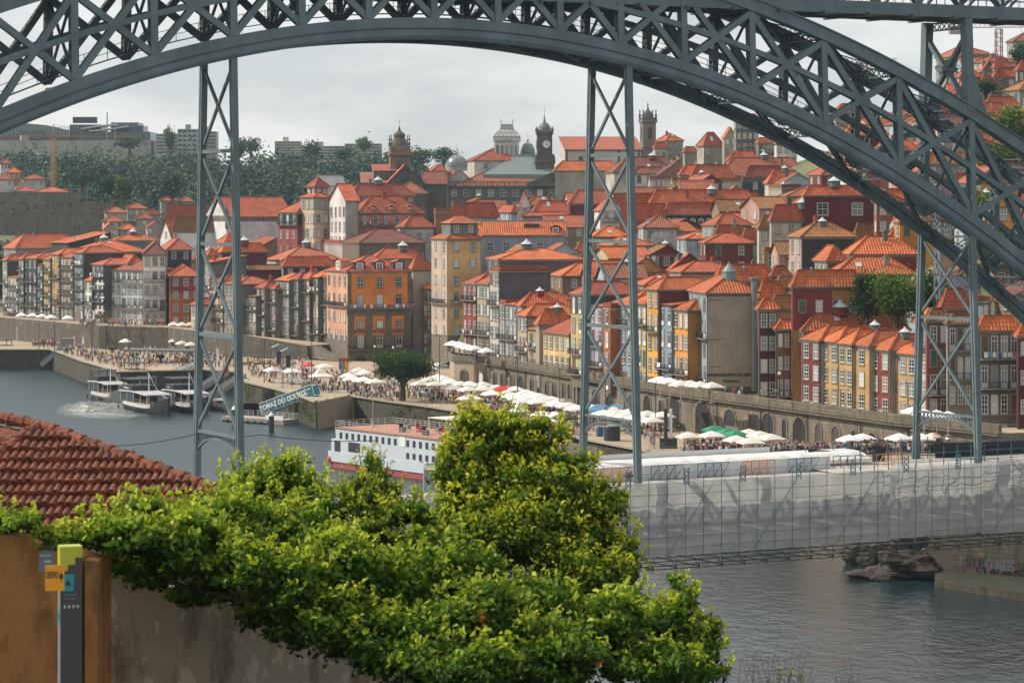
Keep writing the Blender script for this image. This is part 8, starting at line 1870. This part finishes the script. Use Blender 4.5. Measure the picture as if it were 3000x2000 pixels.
for i,(px,py,w_) in enumerate(((1765,1195,3.4),(1812,1190,3.2))):
    o=thing('awning',['blue awning projecting from the arcade, left one','blue awning projecting from the arcade, right one'][i],'awning',G5(px,1290 if 0 else 1248),-.95); m=MB(); m.add([(-w_/2,0,3.6),(w_/2,0,3.6),(w_/2,-2,2.7),(-w_/2,-2,2.7),(w_/2,-2,2.45),(-w_/2,-2,2.45)],[(0,1,2,3),(3,2,4,5)]); m.build('canvas',BLU,o); m=MB()
    for s in (-1,1): m.beam((s*w_/2,-1.9,0),(s*w_/2,-1.9,2.7),.05,.05)
    m.build('post',GALV,o)
# upper terrace low white row of tables
o=thing('table_row','row of small white cafe tables along the upper street parapet','tables',Vector((10,500,11.2))); m=MB()
a,_=wp(26); b_,_=wp(62)
for i in range(22): p=a+(b_-a)*i/21+Vector((1.6,.5,0))-Vector((10,500,0)); m.box(p.x-.35,p.x+.35,p.y-.5,p.y+.5,.7,.76); m.box(p.x-.05,p.x+.05,p.y-.05,p.y+.05,0,.7)
m.build('tabletop',WHITE,o); o['kind']='x'; del o['kind']
# cable across the river, graffiti wall and rocks
for i,(pts,l) in enumerate((([(-60,1322,224),(283,1308,226),(583,1270,228)],'upper thin black cable spanning the river to the left hanger'),([(583,1270,228),(760,1273,236),(1100,1290,250)],'thin black cable continuing from the left hanger over the cruise ship'),([(2490,1170,392),(2540,1182,392),(2680,1168,270)],'black cable strung from the yellow houses to the right hanger'))):
    P=[at(*p) for p in pts]; m=MB(); Q_=[]
    for a,b_ in zip(P,P[1:]):
        for k in range(6): t=k/6; Q_.append(a+(b_-a)*t+Vector((0,0,-.25*math.sin(math.pi*t))))
    Q_.append(P[-1]); O=Q_[0]; m.tube([q-O for q in Q_],.035,5); tag(m.build('cable',DARK,loc=O),l,'cable')
a,b_,c=ground(2715,1693,0),ground(3000,1714,0),ground(3200,1725,0); m=MB(); ht=6.5
o=thing('quay_wall','tall dark granite quay wall with graffiti under the bridge end','wall',a)
for p,q in ((a,b_),(b_,c)): m.obox((p+q)/2-a+Vector((1.5,3,ht/2)),(q-p)/2,(1.2,2.5,0),(0,0,ht/2))
m.build('masonry',STONED,o)
d=(b_-a).normalized(); rz=math.atan2(d.y,d.x); nrm=Vector((d.y,-d.x,0))
for s_,sz,t,zz,cc in (('STR',1.5,.50,2.0,(.02,.02,.02)),('HAOS',1.6,.72,1.9,(.25,.06,.1)),('SIL',1.5,1.0,1.9,(.02,.02,.02)),('ONE',1.6,.735,1.95,(.05,.15,.17))):
    text(s_,sz,plain('graffiti %s'%s_,cc),o,d*(b_-a).length*t+nrm*.35+Vector((0,0,zz))+Vector((.25,.48,0)),(math.pi/2,0,rz),.01,name='graffiti')
m=MB(); a2,b2=ground(2740,1712,.3),ground(3250,1790,.3); m.prism([(a2.x,a2.y),(b2.x,b2.y),(b2.x+6,b2.y+16),(b_.x,b_.y+2),(a2.x+1,a2.y+7)],-2,.9); struct('ledge',m,[plain('mossy ledge',lin('#262a14'),.95,0,.5,.6),MOSS])
RK,nt,b,oo=nodes('wet brown boulder'); n_=noise(nt,posn(nt),.7,6,.65); c_=mixc(nt,ramp(nt,n_,.4,.65),lin('#241d16'),lin('#43352a')); g=N(nt,'NewGeometry'); sp=N(nt,'SeparateXYZ'); nt.links.new(g.outputs['Position'],sp.inputs[0]); c_=mixc(nt,ramp(nt,sp.outputs[2],.0,1.0,(1,1,1),(0,0,0)),c_,lin('#2a2218')); nt.links.new(c_,b.inputs['Base Color']); b.inputs['Roughness'].default_value=.75; bump(nt,b,n_,.9,.5)
def rock(lab,px,py,r,sq,seed):
    rr=random.Random(seed); c=ground(px,py,0); bm=bmesh.new(); bmesh.ops.create_icosphere(bm,subdivisions=4,radius=r)
    ph=[rr.uniform(0,6) for _ in range(9)]
    for v in bm.verts:
        n=v.co.normalized(); k=1+.22*math.sin(n.x*3+ph[0])*math.sin(n.y*3.4+ph[1])+.14*math.sin(n.z*5+ph[2]+n.x*4)+.07*math.sin(n.y*11+ph[3])*math.sin(n.x*9+ph[4])+.03*math.sin(n.z*21+ph[5]); k=round(k*9)/9*.5+k*.5; v.co=Vector((n.x*k*sq[0],n.y*k*sq[1],n.z*k*sq[2]))*r
    me=bpy.data.meshes.new('boulder'); bm.to_mesh(me); bm.free(); me.materials.append(RK); o=bpy.data.objects.new('boulder',me); COL.objects.link(o); o.location=(c.x,c.y,r*sq[2]*.35); tag(o,lab,'rock')
rock('big dark boulder at the left end of the rocks',2545,1650,2.3,(1.1,1,1.0),1); rock('large rounded boulder in front of the quay wall',2668,1690,3.1,(1.4,1,.75),2); rock('sloping boulder rising behind the rounded one',2640,1640,2.6,(1.2,1,1.1),3); rock('low flat seaweed-covered rock at the water line, left',2570,1690,2.2,(1.6,1,.35),4); rock('low weedy rock between the boulders',2620,1694,1.8,(1.6,1,.4),5); rock('small boulder beside the wall corner',2715,1672,1.9,(1,1,.9),6); rock('boulder under the scaffold edge',2600,1625,2.0,(1.3,1,1),7)
# boat ramp weeds on the quay walls
wv=[];
for _ in range(260):
    px=R.choice([R.uniform(620,800),R.uniform(840,1000),R.uniform(1150,1420),R.uniform(1880,2020)]); 
    seg=[(p,q) for p,q in zip([(600,1083),(702,1089),(724,1119),(808,1139),(926,1177),(1023,1158),(1150,1177),(1260,1191),(1387,1212),(1560,1246),(1687,1281),(1880,1318)],[(702,1089),(724,1119),(808,1139),(926,1177),(1023,1158),(1150,1177),(1260,1191),(1387,1212),(1560,1246),(1687,1281),(1880,1318),(2009,1344)]) if p[0]<=px<=q[0]]
    if not seg: continue
    p,q=seg[0]; t=(px-p[0])/(q[0]-p[0]); g=ground(px,p[1]+(q[1]-p[1])*t,5); wv.append(np.array([[g.x,g.y-.3,5-R.uniform(.3,3.5)]])+NR.normal(size=(40,3))*np.array([.5,.25,.4]))
wv=np.concatenate(wv); w_=leaves('wall_weeds',wv,.3,FARM); w_['kind']='stuff'
